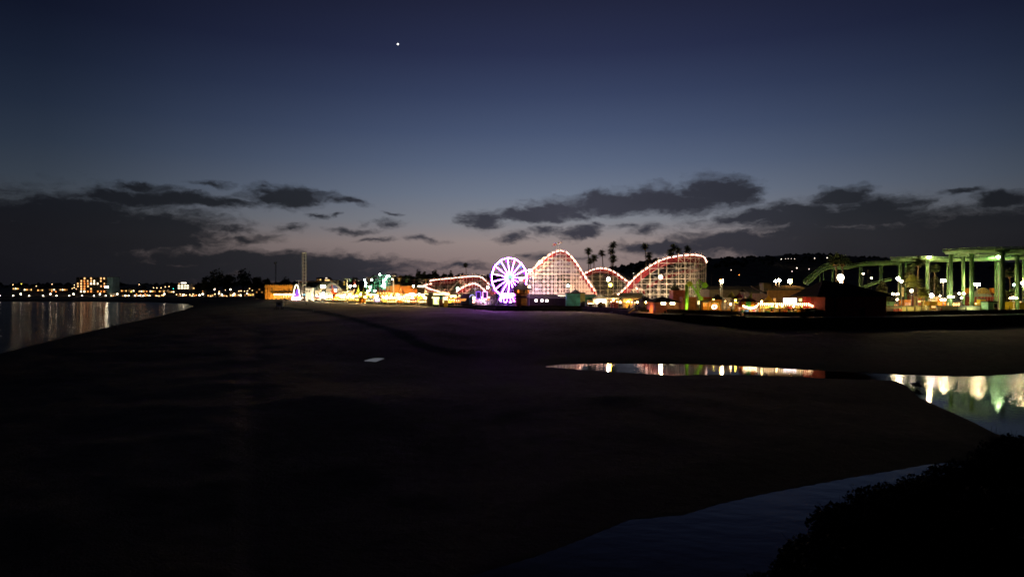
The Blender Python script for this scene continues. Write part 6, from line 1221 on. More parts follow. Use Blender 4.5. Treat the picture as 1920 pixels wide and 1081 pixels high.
for k, (px, D, tx, ty, tD, m_) in enumerate(((1293, 184.5, 1290, 545, 188, E('lime_flood', 235, 255, 150, 300)), (1306, 182.5, 1310, 540, 189, E('lime_flood', 235, 255, 150, 300)), (1247, 185.2, 1248, 566, 189, L_WARM), (1268, 195, 1270, 555, 212, L_WARM), (1322, 187, 1326, 565, 195, L_ORG), (1344, 179.5, 1340, 566, 184, L_ORG), (1388, 168.5, 1395, 566, 174, L_WARM), (1418, 169.3, 1412, 566, 174, L_WARM), (1441, 171, 1441, 562, 180, E('tent_flood', 255, 225, 120, 160)), (1470, 172, 1480, 552, 181, L_WARM), (1500, 172, 1505, 552, 181, L_WARM), (1526, 170.2, 1526, 562, 172, L_WARM),
                                   (1366, 176, 1366, 560, 181, L_WARM), (1716, 184, 1713, 528, 192, E('palm_flood', 255, 225, 110, 1100)), (1734, 186, 1732, 550, 190, E('palm_flood', 255, 225, 110, 1100)), (1785, 197, 1783, 520, 201, E('green_flood', 240, 255, 180, 380)), (1826, 191, 1822, 530, 195, E('green_flood', 240, 255, 180, 380)), (1808, 207, 1806, 520, 212, E('green_flood', 240, 255, 180, 380)), (1906, 197, 1907, 520, 202, E('green_flood', 240, 255, 180, 380)), (1842, 199, 1842, 556, 204, L_YEL), (1842, 222, 1842, 548, 231, L_WARM), (1892, 200, 1892, 572, 205, L_YEL), (1750, 191, 1750, 572, 196, L_WARM), (1742, 217, 1739, 520, 222, E('green_flood', 240, 255, 180, 380)))):
    p = P(px, 560, D); q = P(tx, ty, tD); flood(p.x, D, 5.5 + .45, q.x, q.y, q.z, 'low hooded floodlight behind the seawall, ' + ['left of the lime ride post', 'under the lime beams', 'before the salmon snack bar', 'before the salmon ride housing', 'before the small screen wall', 'before the orange arch', 'left of the round kiosk', 'right of the round kiosk', 'before the yellow tent', 'before the arcade, left one', 'before the arcade, right one', 'before the bright red wall', 'before the pod ride', 'under the taller lit palm', 'under the shorter lit palm', 'at the first tall green column', 'at the third tall green column', 'at the second tall green column', 'at the rightmost green column', 'before the yellow box', 'before the half-round gable', 'before the long yellow bench-wall', 'before the mustard cabin', 'at the green column with a lamp on top'][k], m_, .45, .3, 'low hooded floodlights behind the seawall')
for k, (px, D, tx, ty, tD, m_) in enumerate(((651, 420, 651, 530, 428, L_FLOODC), (692, 398, 692, 530, 405, L_FLOOD), (738, 368, 738, 528, 376, L_FLOODC), (799, 338, 798, 532, 345, L_FLOOD), (668, 425, 668, 540, 436, E('added_acid_flood', 235, 255, 90, 420)), (682, 420, 682, 540, 432, E('added_acid_flood', 235, 255, 90, 420)), (753, 376, 753, 540, 386, L_AMB), (712, 412, 712, 535, 425, E('added_sea_green_flood', 190, 255, 210, 420)), (724, 412, 724, 530, 425, E('added_sea_green_flood', 190, 255, 210, 420)), (626, 432, 626, 545, 440, L_AMB), (720, 396, 720, 548, 404, L_AMB), (790, 388, 790, 545, 398, L_AMB), (858, 300, 860, 538, 318, E('added_rose_flood', 255, 150, 130, 380)), (832, 316, 832, 536, 330, E('added_rose_flood', 255, 150, 130, 380)))):  # added general lighting for towers, tents and rides above the stalls
    p = P(px, 553, D); q = P(tx, ty, tD); flood(p.x, D, p.z, q.x, q.y, q.z, 'added uplight on the far stall roofs, ' + ['at the first lift tower', 'at the second lift tower', 'at the tallest lift tower', 'at the right-hand lift tower', 'at the left yellow-green tent', 'at the right yellow-green tent', 'at the striped cone tent', 'left of the lattice ride', 'right of the lattice ride', 'at the red slide tower', 'at the pointed yellow booths', 'at the open trapezoid shed', 'below the left coaster return hill', 'below the left coaster turn'][k], m_, 1.0, .7, 'added uplights on the far stall roofs')
for k, (px, D, tx, ty, tD) in enumerate(((1700, 212, 1705, 515, 222), (1726, 206, 1722, 495, 216), (1756, 214, 1752, 510, 224), (1660, 204, 1664, 545, 212), (1890, 212, 1892, 515, 222), (1125, 262, 1120, 552, 268), (1150, 248, 1150, 552, 258), (1185, 238, 1185, 552, 248), (1215, 192.5, 1216, 566, 203))):  # added lamps giving palms, trees and pavilions their amber light
    p = P(px, 560, D); q = P(tx, ty, tD); flood(p.x, D, 6.0, q.x, q.y, q.z, 'small added amber floodlight ' + ['under the short dark palm', 'under the tall dark palm', 'under the dim palm right of the glowing lamp', 'under the bushy trees by the hut', 'under the thin leaning palm', 'behind the gazebo', 'before the brown-roofed pavilion', 'before the olive-roofed pavilion', 'before the dark annex'][k], L_AMB, .5, .4, 'small added amber floodlights')
for px, py, D, w, lab in ((1652, 528, 214, 26, 'dim bushy tree between the hut roof and the banner pole'), (1700, 508, 228, 26, 'amber-lit bushy tree behind the two lit palms'), (1752, 512, 232, 22, 'amber-lit bushy tree right of the green column with a lamp'), (1890, 545, 224, 20, 'low dim bushy tree under the thin leaning palm'), (1660, 545, 204, 20, 'low amber-lit bush beside the right end of the hut')):
    tree(px, py, D, w, lab, 'bushy trees under the green coaster', m=mat('lit_foliage', (.10, .11, .04), .8, .5, .6), n=420, leaf=.4)  # lighter copy of the dark foliage, lit look put into the colour
LW, LC, LY, LO, LI = L_WARM, L_COOL, L_YEL, L_ORG, L_WHITE
for a in ((1013, 491, 278, L_BIG, .50, 'very bright floodlight on the left slope of the first coaster hill', 'flood'), (994, 507, 278, L_BIG, .50, 'bright floodlight low on the left slope of the first hill', 'flood'), (976, 523, 245, LI, .42, 'white lamp glowing on top of the pagoda kiosk', 'globe'), (992, 538.5, 250, LW, .42, 'warm lamp at the lower left corner of the coaster lattice', 'globe'),
          (1065, 535.5, 262, LC, .40, 'cool white lamp on a pole before the middle of the coaster lattice', 'globe'), (1141, 523, 236, L_BIG, .48, 'upper white lamp of the pair before the second coaster hill', 'globe'), (1144.5, 534, 230, LY, .50, 'lower yellow lamp of the pair before the second coaster hill', 'globe'), (1239, 519, 240, L_BIG, .52, 'bright white lamp on a pole before the right coaster hill', 'globe'),
          (858, 541, 300, LC, .50, 'cool white lamp in front of the left coaster turn', 'globe'), (914.5, 539, 292, LI, .45, 'warm white lamp between the left coaster turn and the ferris wheel', 'globe'), (606, 537, 452, E('big_cool_lamp', 225, 255, 232, 260), .95, 'large cool floodlight glowing before the arena roof', 'flood'), (606, 550, 450, LI, .6, 'white lamp directly under the arena floodlight', 'globe'),
          (1354, 527, 222, L_BIG, .42, 'bright lamp on the tall white pole right of the lime ride', 'globe'), (1351, 526, 224, LO, .34, 'orange lamp just left of the bright one on the tall white pole', 'globe'), (1454, 526.5, 205, L_BIG, .40, 'left lamp of the close pair over the arcade roof', 'bell'), (1461, 524.5, 207, L_BIG, .45, 'right lamp of the close pair over the arcade roof', 'bell'), (1481, 527, 200, E('big_orange_lamp', 255, 180, 95, 300), .55, 'large orange-white lamp over the arcade roof', 'globe'),
          (1684, 522, 196, L_BIG, .45, 'upper left lamp of the tall pole with the banner', 'globe'), (1690, 527, 191, LI, .34, 'lower lamp on the tall pole with the banner', 'globe'), (1709, 545, 198, LI, .34, 'small lamp beside the floodlit palms', 'globe'), (1768.5, 526, 206, L_BIG, .48, 'glowing lamp left of the first tall green column', 'flood'), (1832, 533, 208, L_BIG, .52, 'starry bright lamp above the half-round gable', 'flood'), (1918, 530.5, 212, L_BIG, .40, 'warm lamp cut by the right edge of the picture', 'flood'),
          (1872, 481.5, 212, E('column_flood', 210, 255, 170, 260), .34, 'floodlight at the head of the brightly lit green column', 'flood'), (1742, 482, 218, L_BIG, .36, 'white lamp on top of the green beam above the tall dark palm', 'flood'), (1901, 533.5, 225, LC, .26, 'small cool lamp right of the leaning palm', 'globe'), (1746.5, 553.5, 200, E('pinkish_lamp', 255, 225, 225, 120), .48, 'pinkish round lamp beside the short floodlit palm', 'globe'),
          (1618, 512.5, 330, LI, .36, 'lit white sign lamp seen between the thin green columns', 'flood'), (1634, 521, 330, LI, .22, 'faint lamp right of the dim utility pole', 'globe'), (775, 536, 380, L_BIG, .42, 'white globe lamp left of the open trapezoid shed', 'globe'), (735.5, 523.5, 382, LI, .26, 'small lamp beside the tallest chair-lift tower', 'globe'), (657, 536, 420, L_BIG, .55, 'white lamp beside the first chair-lift tower', 'globe'),
          (665, 535.5, 415, LI, .5, 'warm white lamp right of the first chair-lift tower', 'globe'), (535, 571, 480, LW, .01, '', '')):
    if not a[5]: continue
    st_ = a[6]; base_ = None
    lamp(a[0], a[1], a[2], a[3], a[4], a[5], 'lamps among the rides', style=st_)
# twin and triple globes at the right
for px, py, D, of, lab in ((1679, 550.5, 186, [(-.62, 0), (.55, 0)], 'twin-globe lamp left of the banner pole'), (1682.5, 561, 184, [(0, 0)], 'low single globe under the twin globes'), (1803.5, 549.5, 196, [(-.75, 0), (.6, 0)], 'twin-globe lamp above the rock mound'), (1803, 557.5, 193, [(0, 0)], 'low globe right above the rock mound'), (1783, 556, 198, [(-.6, 0), (.55, 0)], 'twin-globe lamp on both sides of the first green column'),
                           (1768.5, 561, 200, [(-.5, 0), (.5, 0)], 'low twin-globe lamp left of the first green column'), (1900, 558, 198, [(-.75, 0), (0, .1), (.8, 0)], 'triple-globe lamp near the right edge'), (1762.5, 554, 214, [(0, 0)], 'small single globe behind the mustard cabin')):
    lamp(px, py, D, L_PROM, .34 if len(of) > 1 else .26, lab, 'globe lamps on the right promenade', style='bell', offs=of)
# lamps in the lit stalls of the far boardwalk
r2 = random.Random(11)
for k, px in enumerate([579, 594, 618, 631, 640, 646, 652, 657, 663, 669, 676, 690, 695, 708, 718, 725, 733, 746, 752, 758, 764, 786, 793, 803, 815, 821, 846, 853]):
    D = frontD(px) + 6 + r2.uniform(0, 10); py = 553 + r2.uniform(-1.6, 4.0) if px < 800 else 555 + r2.uniform(0, 4)
    lamp(px, py, D, (L_STALL, L_WHITE, L_STALL, LY)[k % 4], .42 if px < 800 else .3, 'short-post round lamp beside the ' + ' '.join(min(ROW, key=lambda q: abs((q[0] + q[1]) / 2 - px))[4].split()[:10]) if px < 800 else 'short-post lamp among the yellow stalls left of the domed building', 'short lamps among the far stalls')
for k, (px, py) in enumerate(((1211, 566), (1328, 566), (1338, 562), (1347, 571), (1359, 564), (1370, 570), (1379, 563), (1390, 567), (1428, 565), (1436, 572), (1447, 575), (1456, 574), (1466, 573), (1488, 574), (1505, 574), (1131, 566), (1150, 562), (1163, 566), (1178, 564), (1195, 566))):
    D = frontD(px) + 5 + (k * 7 % 11); lamp(px, py, D, (L_STALL, L_WARM, L_YEL, L_STALL)[k % 4], .20, 'small warm lamp among the rides and stalls ' + ('left of the snack bar' if px < 1215 else 'between the lime ride and the round kiosk' if px < 1400 else 'under the bulb row'), 'small warm lamps behind the seawall')
# lamps of the distant town and waterfront, left
ROWA = [0, 25, 39, 55, 81, 94.5, 106, 130, 138, 154, 176, 187.5, 198, 220, 235, 241, 253, 263, 269, 280]
for k, px in enumerate(ROWA):
    hi = px in (39, 94.5, 138, 187.5, 220); py = 551 if hi else 554
    lamp(px, py, 745, L_FAR, .5 if hi else .36, ('taller' if hi else 'short') + ' white lamp in the row along the far waterfront at the left', 'white lamps along the far waterfront')
lamp(200, 537.5, 760, E('hotel_flood', 255, 240, 205, 60), 1.15, 'brilliant white floodlight at the right end of the hotel block', style='flood')
town = []
r2 = random.Random(21)
for px, py, c in ((24.5, 533.5, 'w'), (68, 536, 'w'), (97.5, 532.5, 'w'), (40, 532, 'y'), (54, 538, 'o'), (33, 542, 'w'), (38, 542.5, 'w'), (60, 541.5, 'o'), (52, 543, 'o'), (73, 541.5, 'w'), (87, 542, 'g'), (103, 541.5, 'w'), (80, 539.5, 'w'), (117, 539.5, 'w'), (115, 542.5, 'w'), (124, 541, 'o'), (128, 542, 'w'), (131, 541.5, 'w'), (135, 540.5, 'w'), (139, 539, 'w'), (139.5, 534, 'w'), (105, 546.5, 'o'), (97, 546, 'o'), (143, 541.5, 'w'),
                  (222, 534, 'c'), (229.5, 541, 'w'), (229.5, 544, 'w'), (241, 541, 'w'), (241, 544, 'o'), (258, 541.5, 'w'), (261, 533, 'w'), (268, 545, 'o'), (275, 546, 'o'), (284, 546, 'o'), (288, 539, 'w'), (294, 539.5, 'w'), (302, 539.5, 'w'), (310, 537.5, 'w'), (317, 537, 'w'), (316, 545, 'w'), (325, 541, 'c'), (246, 547, 'y'), (208, 541, 'o'), (212, 547, 'o'), (217, 545, 'o'), (256, 551, 'o'), (264, 552, 'o'), (272, 551, 'o'),
                  (336, 531.5, 'w'), (362, 541, 'w'), (365, 541.5, 'w'), (374, 543.5, 'w'), (391, 544, 'w'), (402.5, 542.5, 'W'), (411, 546, 'w'), (423, 543.5, 'w'), (432, 542.5, 'W'), (448, 545.5, 'w'), (452, 545, 'w'), (457, 543.5, 'o'), (458, 545.5, 'w'), (464, 545, 'w'), (468, 541, 'w'), (473, 544, 'w'), (480, 543.5, 'y'), (482, 540, 'W'), (490, 536, 'w'), (485, 545, 'w'), (493, 554, 'W'),
                  (276, 553, 'w'), (280, 556, 'W'), (287, 549, 'w'), (292, 554, 'o'), (298, 555, 'w'), (304, 553, 'w'), (308, 551, 'W'), (320, 557, 'W'), (331, 552, 'w'), (338, 551, 'w'), (344, 552, 'W'), (349, 553, 'w'), (356, 552, 'w'), (362, 551, 'w'), (368, 553, 'o'), (374, 553, 'W'), (380, 551, 'W'), (388, 551, 'W'), (395, 555, 'w'), (403, 551, 'w'), (410, 550, 'W'), (416, 552, 'W'), (425, 555, 'w'), (439, 551, 'W'), (448, 553, 'w'), (456, 554, 'y'), (463, 550, 'W'), (470, 553, 'y'), (487, 554, 'W'), (491, 553, 'W')):
    D = 740 if py > 549 else lerp(py, [530, 548], [1010, 800]); m_ = {'w': L_FARW, 'W': L_FAR, 'o': L_FARO, 'y': E('far_yellow_lamp', 255, 225, 90, 8), 'g': L_FARG, 'c': E('teal_lamp', 60, 240, 200, 6)}[c]
    col = {'w': 'warm white', 'W': 'bright white', 'o': 'orange', 'y': 'yellow', 'g': 'pale green', 'c': 'teal'}[c]; zone = 'left of the hotel block' if px < 143 else ('between hotel block and lit white house' if px < 333 else 'between lit white house and casino building'); lev = 'at street level' if py > 549 else 'on the town slope'
    lamp(px, py, D, m_, .38 if c != 'W' else .55, f'{col} lamp {lev}, {zone}', 'lamps of the distant town', pole_m=BLKMET)
# hillside lamps on the right
for px, py in ((1465, 485.5), (1473, 484.8), (1478, 484.6), (1484, 484.7), (1490, 484.6), (1527.5, 484), (1551, 483), (1494, 502.2), (1517, 504), (1485, 508.5), (1386, 515), (1371, 506), (1188, 512), (1225, 503)):
    D = 1700 if py < 500 else 1250; p = P(px, py, D); t = thing('hill_lamp', (p.x, D, p.z - 5), 'small white lamp far off on the dark wooded hill' if py < 500 else 'dim white lamp low on the dark slope behind the rides', 'lamp', 'lamps on the dark hillside' if py < 500 else 'lamps low on the dark slope')
    MB().bar((0, 0, -14), (0, 0, 5), .15, 5).build('pole', STEEL, t); MB().ball((0, 0, 5), .9 if px in (1465, 1527.5, 1551, 1494) else .55, 8).build('lamp_head', E('hill_white_lamp', 255, 235, 215, 5) if px != 1386 else L_FARO, t)
# ------------------------------------------------------------------ far town buildings
D = 800; t = bldg('hotel_block', 'large dark hotel block dotted with lit balcony windows above the far waterfront', 'building', 143, 201, 520, D, mat('hotel_wall', (.14, .11, .09), .8), depth=16, pybase=551, wins=[])
r2 = random.Random(5); x0 = P(143, 0, D).x; x1 = P(201, 0, D).x; cx = (x0 + x1) / 2; bz = P(0, 551, D).z
for j in range(6):
    for i in range(9):
        px = 146 + i * 6.2; py = 521 + j * 4.9; lit = r2.random() < (.75 if j in (2, 3) else .6)
        a = P(px, py, D).x - cx; z = P(0, py, D).z - bz; w_ = 1.0; f_ = MB(); f_.bx(a - w_ - .15, a + w_ + .15, -8.15, -8.003, z - 1.7, z - 1.5); f_.bx(a - w_ - .15, a + w_ + .15, -8.9, -8.16, z - 1.7, z - 1.6); f_ = f_.build('window', CREAM, t)
        MB().bx(a - w_ * r2.uniform(.4, 1), a + w_ * r2.uniform(.4, 1), -8.06, -8.004, z - 1.3, z + .5).build('pane', [E('balcony_light', 255, 190, 120, 2.2), E('balcony_light_bright', 255, 225, 180, 5), E('balcony_light_orange', 255, 150, 70, 1.8)][r2.choice((0, 0, 1, 2))] if lit else GLASSD, f_)
bldg('painted_end_block', 'taller end block of the hotel with a pale blue lit mural', 'building', 201, 211, 519.5, 790, mat('mural_blue', (.22, .38, .45), .7, .35, .12), depth=14, pybase=551)
p = P(205, 510, 800); t = thing('roof_mast', (p.x, 800, P(0, 519.5, 800).z - .2), 'thin mast on the roof of the painted end block', 'mast'); MB().bar((0, 0, -.5), (0, 0, p.z - P(0, 519.5, 800).z + .5), .25, 6).build('mast', STEEL, t)
bldg('white_house', 'brightly lit white house with a lit crown on the slope above the waterfront', 'house', 333, 355, 532, 820, WHITE, depth=12, pybase=543, wins=[(334 + k * 5.3, 338 + k * 5.3, 534 + j * 4.2, 537 + j * 4.2, E('house_bright', 255, 240, 195, 3.2, var=.5, scale=.4)) for k in range(4) for j in range(2)])
bldg('rooftop_pavilion', 'narrow glowing rooftop pavilion above the lit white house', 'pavilion', 339, 350, 529, 826, WHITE, depth=6, pybase=532, wins=[(339.5, 349.5, 529.5, 531, E('crown_bright', 255, 245, 225, 7))])
r2 = random.Random(31); sp = []
HL = ['pale', 'tan', 'grey', 'cream', 'brown']; HM = [mat('house_pale', (.4, .38, .34), .8), mat('house_tan', (.35, .26, .16), .8), mat('house_grey', (.22, .22, .22), .8), CREAM, mat('house_brown', (.2, .12, .07), .8)]
k = 0
for px, py, w in ((30, 536, 14), (52, 538, 16), (76, 539, 14), (97, 538, 12), (119, 538, 16), (218, 540, 10), (232, 540, 12), (247, 540, 14), (266, 541, 14), (286, 541, 12), (304, 541, 14), (321, 542, 12), (367, 535, 12), (378, 541, 10), (395, 548, 14), (415, 549, 16), (438, 547, 16), (456, 547, 14), (470, 546, 12), (340, 549, 16), (361, 549, 14), (300, 549, 16), (278, 549, 14), (256, 549, 14), (234, 549, 12), (212, 549, 12)):
    D = 830 if py < 545 else 765; i = k % 5
    left = 'left of the hotel block' if px < 140 else ('right of the hotel block' if px < 333 else 'right of the lit white house')
    nth = ['first', 'second', 'third', 'fourth', 'fifth', 'sixth', 'seventh', 'eighth', 'ninth', 'tenth', 'eleventh', 'twelfth', 'thirteenth'][sum(1 for q in sp if q == (left, py < 545))]; sp.append((left, py < 545))
    bldg('town_house', f'{HL[i]} lit house, {nth} in the {"upper" if py < 545 else "lower"} row {left}', 'house', px - w / 2, px + w / 2, py, D, HM[i], ('gable', 'flat', 'hip')[k % 3], DKROOF, 1.5, 8, pybase=py + (9 if py < 545 else 10),
         wins=[(px - w / 2 + 1.2 + q * 4, px - w / 2 + 3.6 + q * 4, py + (3.8 if py < 545 else 4.5), py + (6 if py < 545 else 8), (W_WARM, E('shop_front', 255, 235, 190, 6), E('shop_front_orange', 255, 170, 90, 4), W_DIM)[(k + q) % 4]) for q in range(int(w / 4))]); k += 1
# far shore embankment below the waterfront lamps
tag(bldg('waterfront_wall', 'long low embankment wall under the far waterfront lamps', 'wall', -60, 330, 556.5, 735, mat('embankment', (.16, .13, .10), .9), depth=1.2, pybase=559.5), kind=None)

# ------------------------------------------------------------------ people, birds, small things on the beach
def person_mesh(name, pose=0, seed=0):
    me = bpy.data.meshes.new(name)
    w = [0, .28, .12][pose]
    J = {'pel': (0, 0, .95, .15), 'ch': (0, .02, 1.32, .155), 'nk': (0, .02, 1.50, .065), 'hd': (0, .0, 1.64, .10), 'ht': (0, 0, 1.74, .07), 'lh': (-.10, 0, .90, .10), 'lk': (-.11, -w * .5, .50, .07), 'la': (-.11, -w + .05, .09, .045), 'lt': (-.11, -w - .12, .04, .04), 'rh': (.10, 0, .90, .10), 'rk': (.11, w * .35, .50, .07), 'ra': (.11, w, .09, .045), 'rt': (.11, w - .15, .04, .04),
         'ls': (-.19, .02, 1.42, .06), 'le': (-.25, .06 + w * .3, 1.14, .045), 'lw': (-.26, -.04 + w * .5, .90, .032), 'lf': (-.26, -.06 + w * .5, .80, .028), 'rs': (.19, .02, 1.42, .06), 're': (.25, .06 - w * .3, 1.14, .045), 'rw': (.26, -.04 - w * .4, .90, .032), 'rf': (.26, -.07 - w * .4, .80, .028)}
    Es = [('pel', 'ch'), ('ch', 'nk'), ('nk', 'hd'), ('hd', 'ht'), ('pel', 'lh'), ('lh', 'lk'), ('lk', 'la'), ('la', 'lt'), ('pel', 'rh'), ('rh', 'rk'), ('rk', 'ra'), ('ra', 'rt'), ('ch', 'ls'), ('ls', 'le'), ('le', 'lw'), ('lw', 'lf'), ('ch', 'rs'), ('rs', 're'), ('re', 'rw'), ('rw', 'rf')]
    ks = list(J); me.from_pydata([J[k][:3] for k in ks], [(ks.index(a), ks.index(b_)) for a, b_ in Es], []); o = bpy.data.objects.new(name, me); COL.objects.link(o)
    md = o.modifiers.new('skin', 'SKIN'); me.skin_vertices[0] if me.skin_vertices else None
    if not me.skin_vertices: 
        bpy.context.view_layer.objects.active = o
    sv = me.skin_vertices[0].data if me.skin_vertices else None
    if sv:
        for i, k in enumerate(ks): sv[i].radius = (J[k][3], J[k][3] * .85); sv[i].use_root = (k == 'pel')
    o.modifiers.new('sub', 'SUBSURF').levels = 1; o.modifiers['sub'].render_levels = 1
    dg = bpy.context.evaluated_depsgraph_get(); ev_ = o.evaluated_get(dg); m2 = bpy.data.meshes.new_from_object(ev_); bpy.data.objects.remove(o); m2.name = name
    return m2
PM = [person_mesh('person_standing', 0), person_mesh('person_walking', 1), person_mesh('person_strolling', 2)]
CLOTH = [mat('clothes_dark', (.03, .03, .04), .9), mat('clothes_white', (.55, .53, .5), .9), mat('clothes_red', (.35, .05, .04), .9), mat('clothes_blue', (.05, .09, .22), .9), mat('clothes_tan', (.3, .22, .14), .9)]
def person(px, py, D, pose, cl, lab, rz=0.0, base=None, group=None):
    p = P(px, py, D); bz = basez(p.x, D) if base is None else base; me = PM[pose].copy(); me.materials.clear(); me.materials.append(CLOTH[cl]); me.polygons.foreach_set('use_smooth', [True] * len(me.polygons))
    o = bpy.data.objects.new('person', me); COL.objects.link(o); o.location = (p.x, D, bz); o.rotation_euler = (0, 0, rz); tag(o, lab, 'person', group)
    hr = MB(); hr.ball((0, .015, 1.69), .105, 8, .85); hr.build('hair', CLOTH[0], o); return o
for px, py, pose, cl, lab, rz in ((210, 617, 0, 0, 'dark figure standing at the water edge, left one of two', .5), (218.5, 616, 1, 0, 'dark figure at the water edge, right one of two', -1.2), (587, 588, 1, 1, 'person in white walking on the beach in front of the drop tower', 1.2), (574, 572, 0, 0, 'small dark person on the lit sand below the white hall', 0), (619, 572, 2, 0, 'small dark person on the lit sand below the arena floodlight', 1)):
    g = G(px, py, 2.2 if px > 300 else .25); z = gz(g.x, g.y)
    for _ in range(4): g = G(px, py, z); z = gz(g.x, g.y)
    person(px, py, g.y, pose, cl, lab, rz, base=z - .02)
r2 = random.Random(8)
WAY = ['before the gazebo', 'before the pavilion', 'beside the snack bar', 'under the bulb row', 'under the tall green columns', 'among the far left stalls']
for k, px in enumerate((1098, 1113, 1133, 1148, 1160, 1180, 1186, 1193, 1199, 1342, 1372, 1420, 1432, 1462, 1488, 1700, 1765, 1795, 1811, 1868, 1893, 603, 622, 644, 668, 694, 716, 737, 763, 791, 818, 848)):
    D = frontD(px) + r2.uniform(3, 8); w = WAY[0 if px < 1140 else 1 if px < 1175 else 2 if px < 1210 else 3 if px < 1500 else 4] if px > 1000 else WAY[5]
    person(px, 570, D, k % 3, r2.randrange(5), 'small person strolling ' + w, r2.uniform(0, 6.28), group='people strolling ' + w)
# lone post, lifeguard stand, beach lamp
g = G(890.5, 586, 2.6); z = gz(g.x, g.y); g = G(890.5, 586, z); o = MB().bar((0, 0, -.5), (0, 0, 1.9), .14, 6).build('beach_post', TIMBER); o.location = (g.x, g.y, z); tag(o, 'short dark post standing in the violet-lit sand below the ferris wheel', 'post')
g = G(525, 577, 2.9); z = gz(g.x, g.y); t = thing('lifeguard_stand', (g.x, g.y, z), 'small bluish lifeguard hut on legs at the edge of the lit sand', 'lifeguard hut')
MB().bx(-1.5, 1.5, -1.2, 1.2, 1.5, 3.4).build('cabin', mat('guard_blue', (.16, .22, .36), .7), t); mb = MB(); hiproof(mb, -1.5, 1.5, -1.2, 1.2, 3.4, .8, .5); mb.build('roof', mat('guard_roof', (.2, .24, .3), .8), t)
for x in (-1.2, 1.2):
    for y in (-1, 1): MB().bar((x, y, -.4), (x, y, 1.5), .12).build('leg', TIMBER, t)
MB().bx(-.7, .7, -1.26, -1.203, 2.2, 3.0).build('window', GLASSD, t); mb = MB(); mb.bar((-1.9, -2.6, 0), (-1.2, -1.3, 1.5), .1); mb.bar((-1.1, -2.8, 0), (-.4, -1.3, 1.5), .1); mb.build('ramp', TIMBER, t)
lamp(394.5, 564.5, 600, LI, .42, 'single white lamp standing alone on the dark beach', base=2.6)
lamp(438, 563, 590, E('faint_lamp', 220, 200, 180, 1.5), .7, 'dim round object on the dark sand right of the lone lamp', base=2.6, style='bell')
# gulls at the river mouth
def bird(px, py, lab, rz):
    g = G(px, py, 0.03); t = thing('gull', g, lab, 'gull', 'gulls standing in the shallow river', rz); bd = MB(); n = 8
    prof = [(.01, -.32), (.07, -.24), (.15, -.08), (.17, .05), (.12, .18), (.05, .26), (.01, .3)]
    vs_ = [];
    for r_, y in prof:
        for k in range(n): a = 2 * math.pi * k / n; vs_.append((math.cos(a) * r_, y, .42 + math.sin(a) * r_ + max(0, y) * .5))
    bd.add(vs_, [(i * n + k, i * n + (k + 1) % n, (i + 1) * n + (k + 1) % n, (i + 1) * n + k) for i in range(len(prof) - 1) for k in range(n)]); bd.bar((0, .2, .52), (0, .3, .72), .06, 6, .045); bd.ball((0, .32, .76), .075, 8); bd.bar((0, .37, .76), (0, .5, .74), .022, 5, .005)
    bd.bar((0, -.25, .42), (0, -.55, .40), .07, 4, .03); bd.build('body', CLOTH[0], t)
    for s in (-1, 1): MB().bar((s * .06, 0, -.25), (s * .06, .02, .3), .018, 4).build('leg', CLOTH[0], t); wm = MB(); wm.add([(s * .17, .16, .5), (s * .20, -.1, .46), (s * .10, -.5, .42), (s * .16, -.15, .34), (s * .17, .1, .38)], [(0, 1, 2), (1, 3, 2), (0, 4, 3, 1)]); wm.build('wing', CLOTH[0], t)
for px, py, lab, rz in ((1712, 727, 'leftmost dark gull at the river corner', 1.2), (1716.5, 729, 'second gull from the left at the river corner, slightly nearer', 2.0), (1722, 726.5, 'dark gull right of the middle at the river corner', -1.0), (1725, 730, 'rightmost and nearest dark gull at the river corner', .6), (1719, 725, 'farthest gull of the little flock at the river corner', 3.0)):
    bird(px, py, lab, rz)
# ------------------------------------------------------------------ near bluff and its bushes, lower right
mb = MB(); br = [Vector(b_) for b_ in BLUFF]; rows = []
for i, b_ in enumerate(br):
    a = br[max(0, i - 1)]; c = br[min(len(br) - 1, i + 1)]; d_ = (c - a); d_.z = 0; d_.normalize(); o_ = Vector((-d_.y, d_.x, 0)); ins = -o_; dd = .55
    row = [Vector((b_.x, b_.y, 0)) + o_ * min(6, b_.y * .25 + .8) + Vector((0, 0, -.6)), Vector((b_.x, b_.y, b_.z * .4)) + o_ * min(2.5, b_.y * .1 + .4), b_ + Vector((0, 0, -.5)), b_ + ins * 3 + Vector((0, 0, -.35)), b_ + ins * 9 + Vector((0, 0, -.6)), b_ + ins * 22 + Vector((0, 0, -.4)), b_ + ins * 60 + Vector((0, 0, -.4))]
    rows.append(row)
first = [Vector((p.x - 2, -6, p.z + (.5 if k > 1 else 0))) for k, p in enumerate(rows[0])]; first = [Vector((q.x, q.y, min(q.z, 10.4))) for q in first]; rows = [first] + rows
n_ = 7; fl = [v for r_ in rows for v in r_]; mb.add(fl, [(i * n_ + j, (i + 1) * n_ + j, (i + 1) * n_ + j + 1, i * n_ + j + 1) for i in range(len(rows) - 1) for j in range(n_ - 1)])
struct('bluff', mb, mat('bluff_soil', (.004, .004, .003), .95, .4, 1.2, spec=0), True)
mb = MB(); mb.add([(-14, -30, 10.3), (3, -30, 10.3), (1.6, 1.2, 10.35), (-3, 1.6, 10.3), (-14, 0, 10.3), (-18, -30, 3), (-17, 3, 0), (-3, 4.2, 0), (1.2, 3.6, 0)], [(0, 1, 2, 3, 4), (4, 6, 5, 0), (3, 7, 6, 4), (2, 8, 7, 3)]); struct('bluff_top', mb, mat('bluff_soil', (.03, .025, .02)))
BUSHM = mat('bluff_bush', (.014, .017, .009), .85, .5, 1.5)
r2 = random.Random(77); BM = []
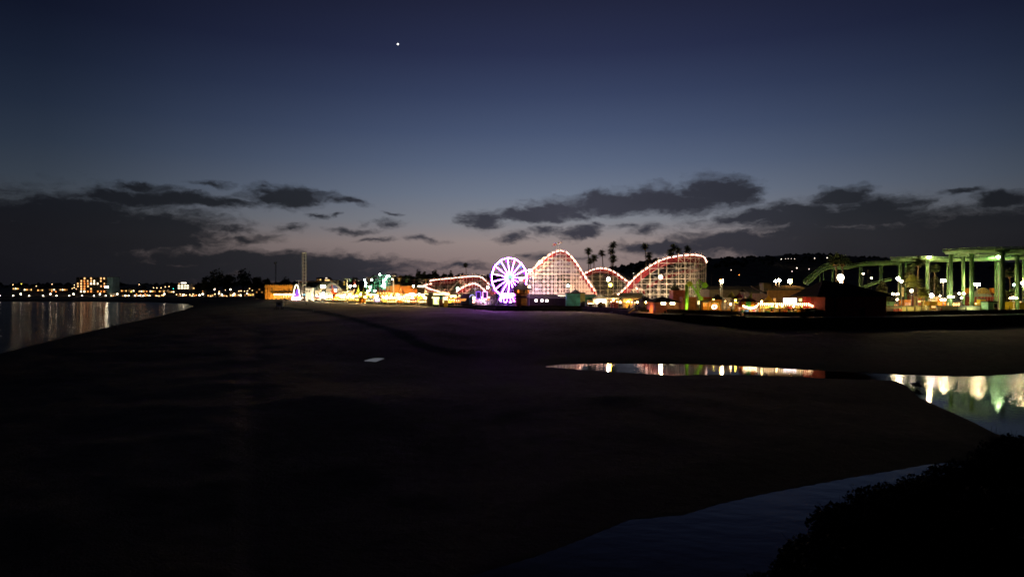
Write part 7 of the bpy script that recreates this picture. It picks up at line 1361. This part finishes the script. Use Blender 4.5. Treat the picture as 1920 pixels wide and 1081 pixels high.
for v in range(5):
    b_ = MB(); leafy(b_, (0, 0, .45), 1, 1, .62, 900, r2, .085)
    for _ in range(26):
        a = r2.uniform(0, 6.28); l_ = r2.uniform(.7, 1.25); b_.bar((0, 0, .2), (math.cos(a) * l_ * .75, math.sin(a) * l_ * .75, .5 + l_ * r2.uniform(.1, .6)), .012, 3, .005)
    BM.append(b_)
src = []
for v in range(5):
    t = thing('bush', (0, 0, 0), 'x', 'bush', 'dark bushes on the near bluff'); BM[v].build('foliage', BUSHM, t); MB().bar((0, 0, -.5), (0, 0, .4), .05, 6).build('stem', PALMT, t); reg(t); src.append(t)
first_used = set()
def bpos(s, inn, dz=0.0):
    i = min(len(br) - 2, int(s)); f = s - i; b_ = br[i].lerp(br[i + 1], f); d_ = br[i + 1] - br[i]; d_.z = 0; d_.normalize(); ins = Vector((d_.y, -d_.x, 0)); return b_ + ins * inn + Vector((0, 0, dz))
for q in range(170):
    s = 1.4 + (q / 170) * 8.2; inn = r2.uniform(.05, 1) ** 1.1 * 11 if q % 3 else r2.uniform(.1, .5); p = bpos(s, inn, -.80 - inn * .04); sc_ = r2.uniform(.38, .66) * lerp(p.y, [5, 15, 40], [.55, 1, 1.7]); v = q % 5
    wh = ('along the near brink' if inn < .8 else 'set back on the near bluff') + (', nearest the bottom edge' if s < 3.6 else ', midway up the slope' if s < 6.2 else ', towards the bright river')
    lab = f'low dark bush {wh}'
    if v not in first_used:
        o = src[v]; o.location = p; o.scale = (sc_,) * 3; o.rotation_euler = (0, 0, r2.uniform(0, 6)); o['label'] = lab; o['group'] = 'dark bushes ' + wh; first_used.add(v)
    else: dup(src[v], p, r2.uniform(0, 6), sc_, lab, 'dark bushes ' + wh)
# a few dry reeds by the river corner, seen against the bright water
for k, (px, py) in enumerate(((1862, 812), (1868, 816), (1880, 822), (1893, 818), (1905, 824), (1914, 820))):
    D = 33 + k; p = P(px, py + 14, D); t = MB()
    for j in range(16): a = r2.uniform(-.5, .5); l_ = r2.uniform(.3, .75); t.bar((a * .3, r2.uniform(-.3, .3), -.3), (a * 1.0, r2.uniform(-.3, .3), l_), .010, 3, .003)
    o = t.build('reed_tuft', mat('dry_reed', (.10, .08, .03), .8)); o.location = p; tag(o, 'tuft of dry reeds on the bluff against the bright river', 'reeds', 'reed tufts on the bluff')
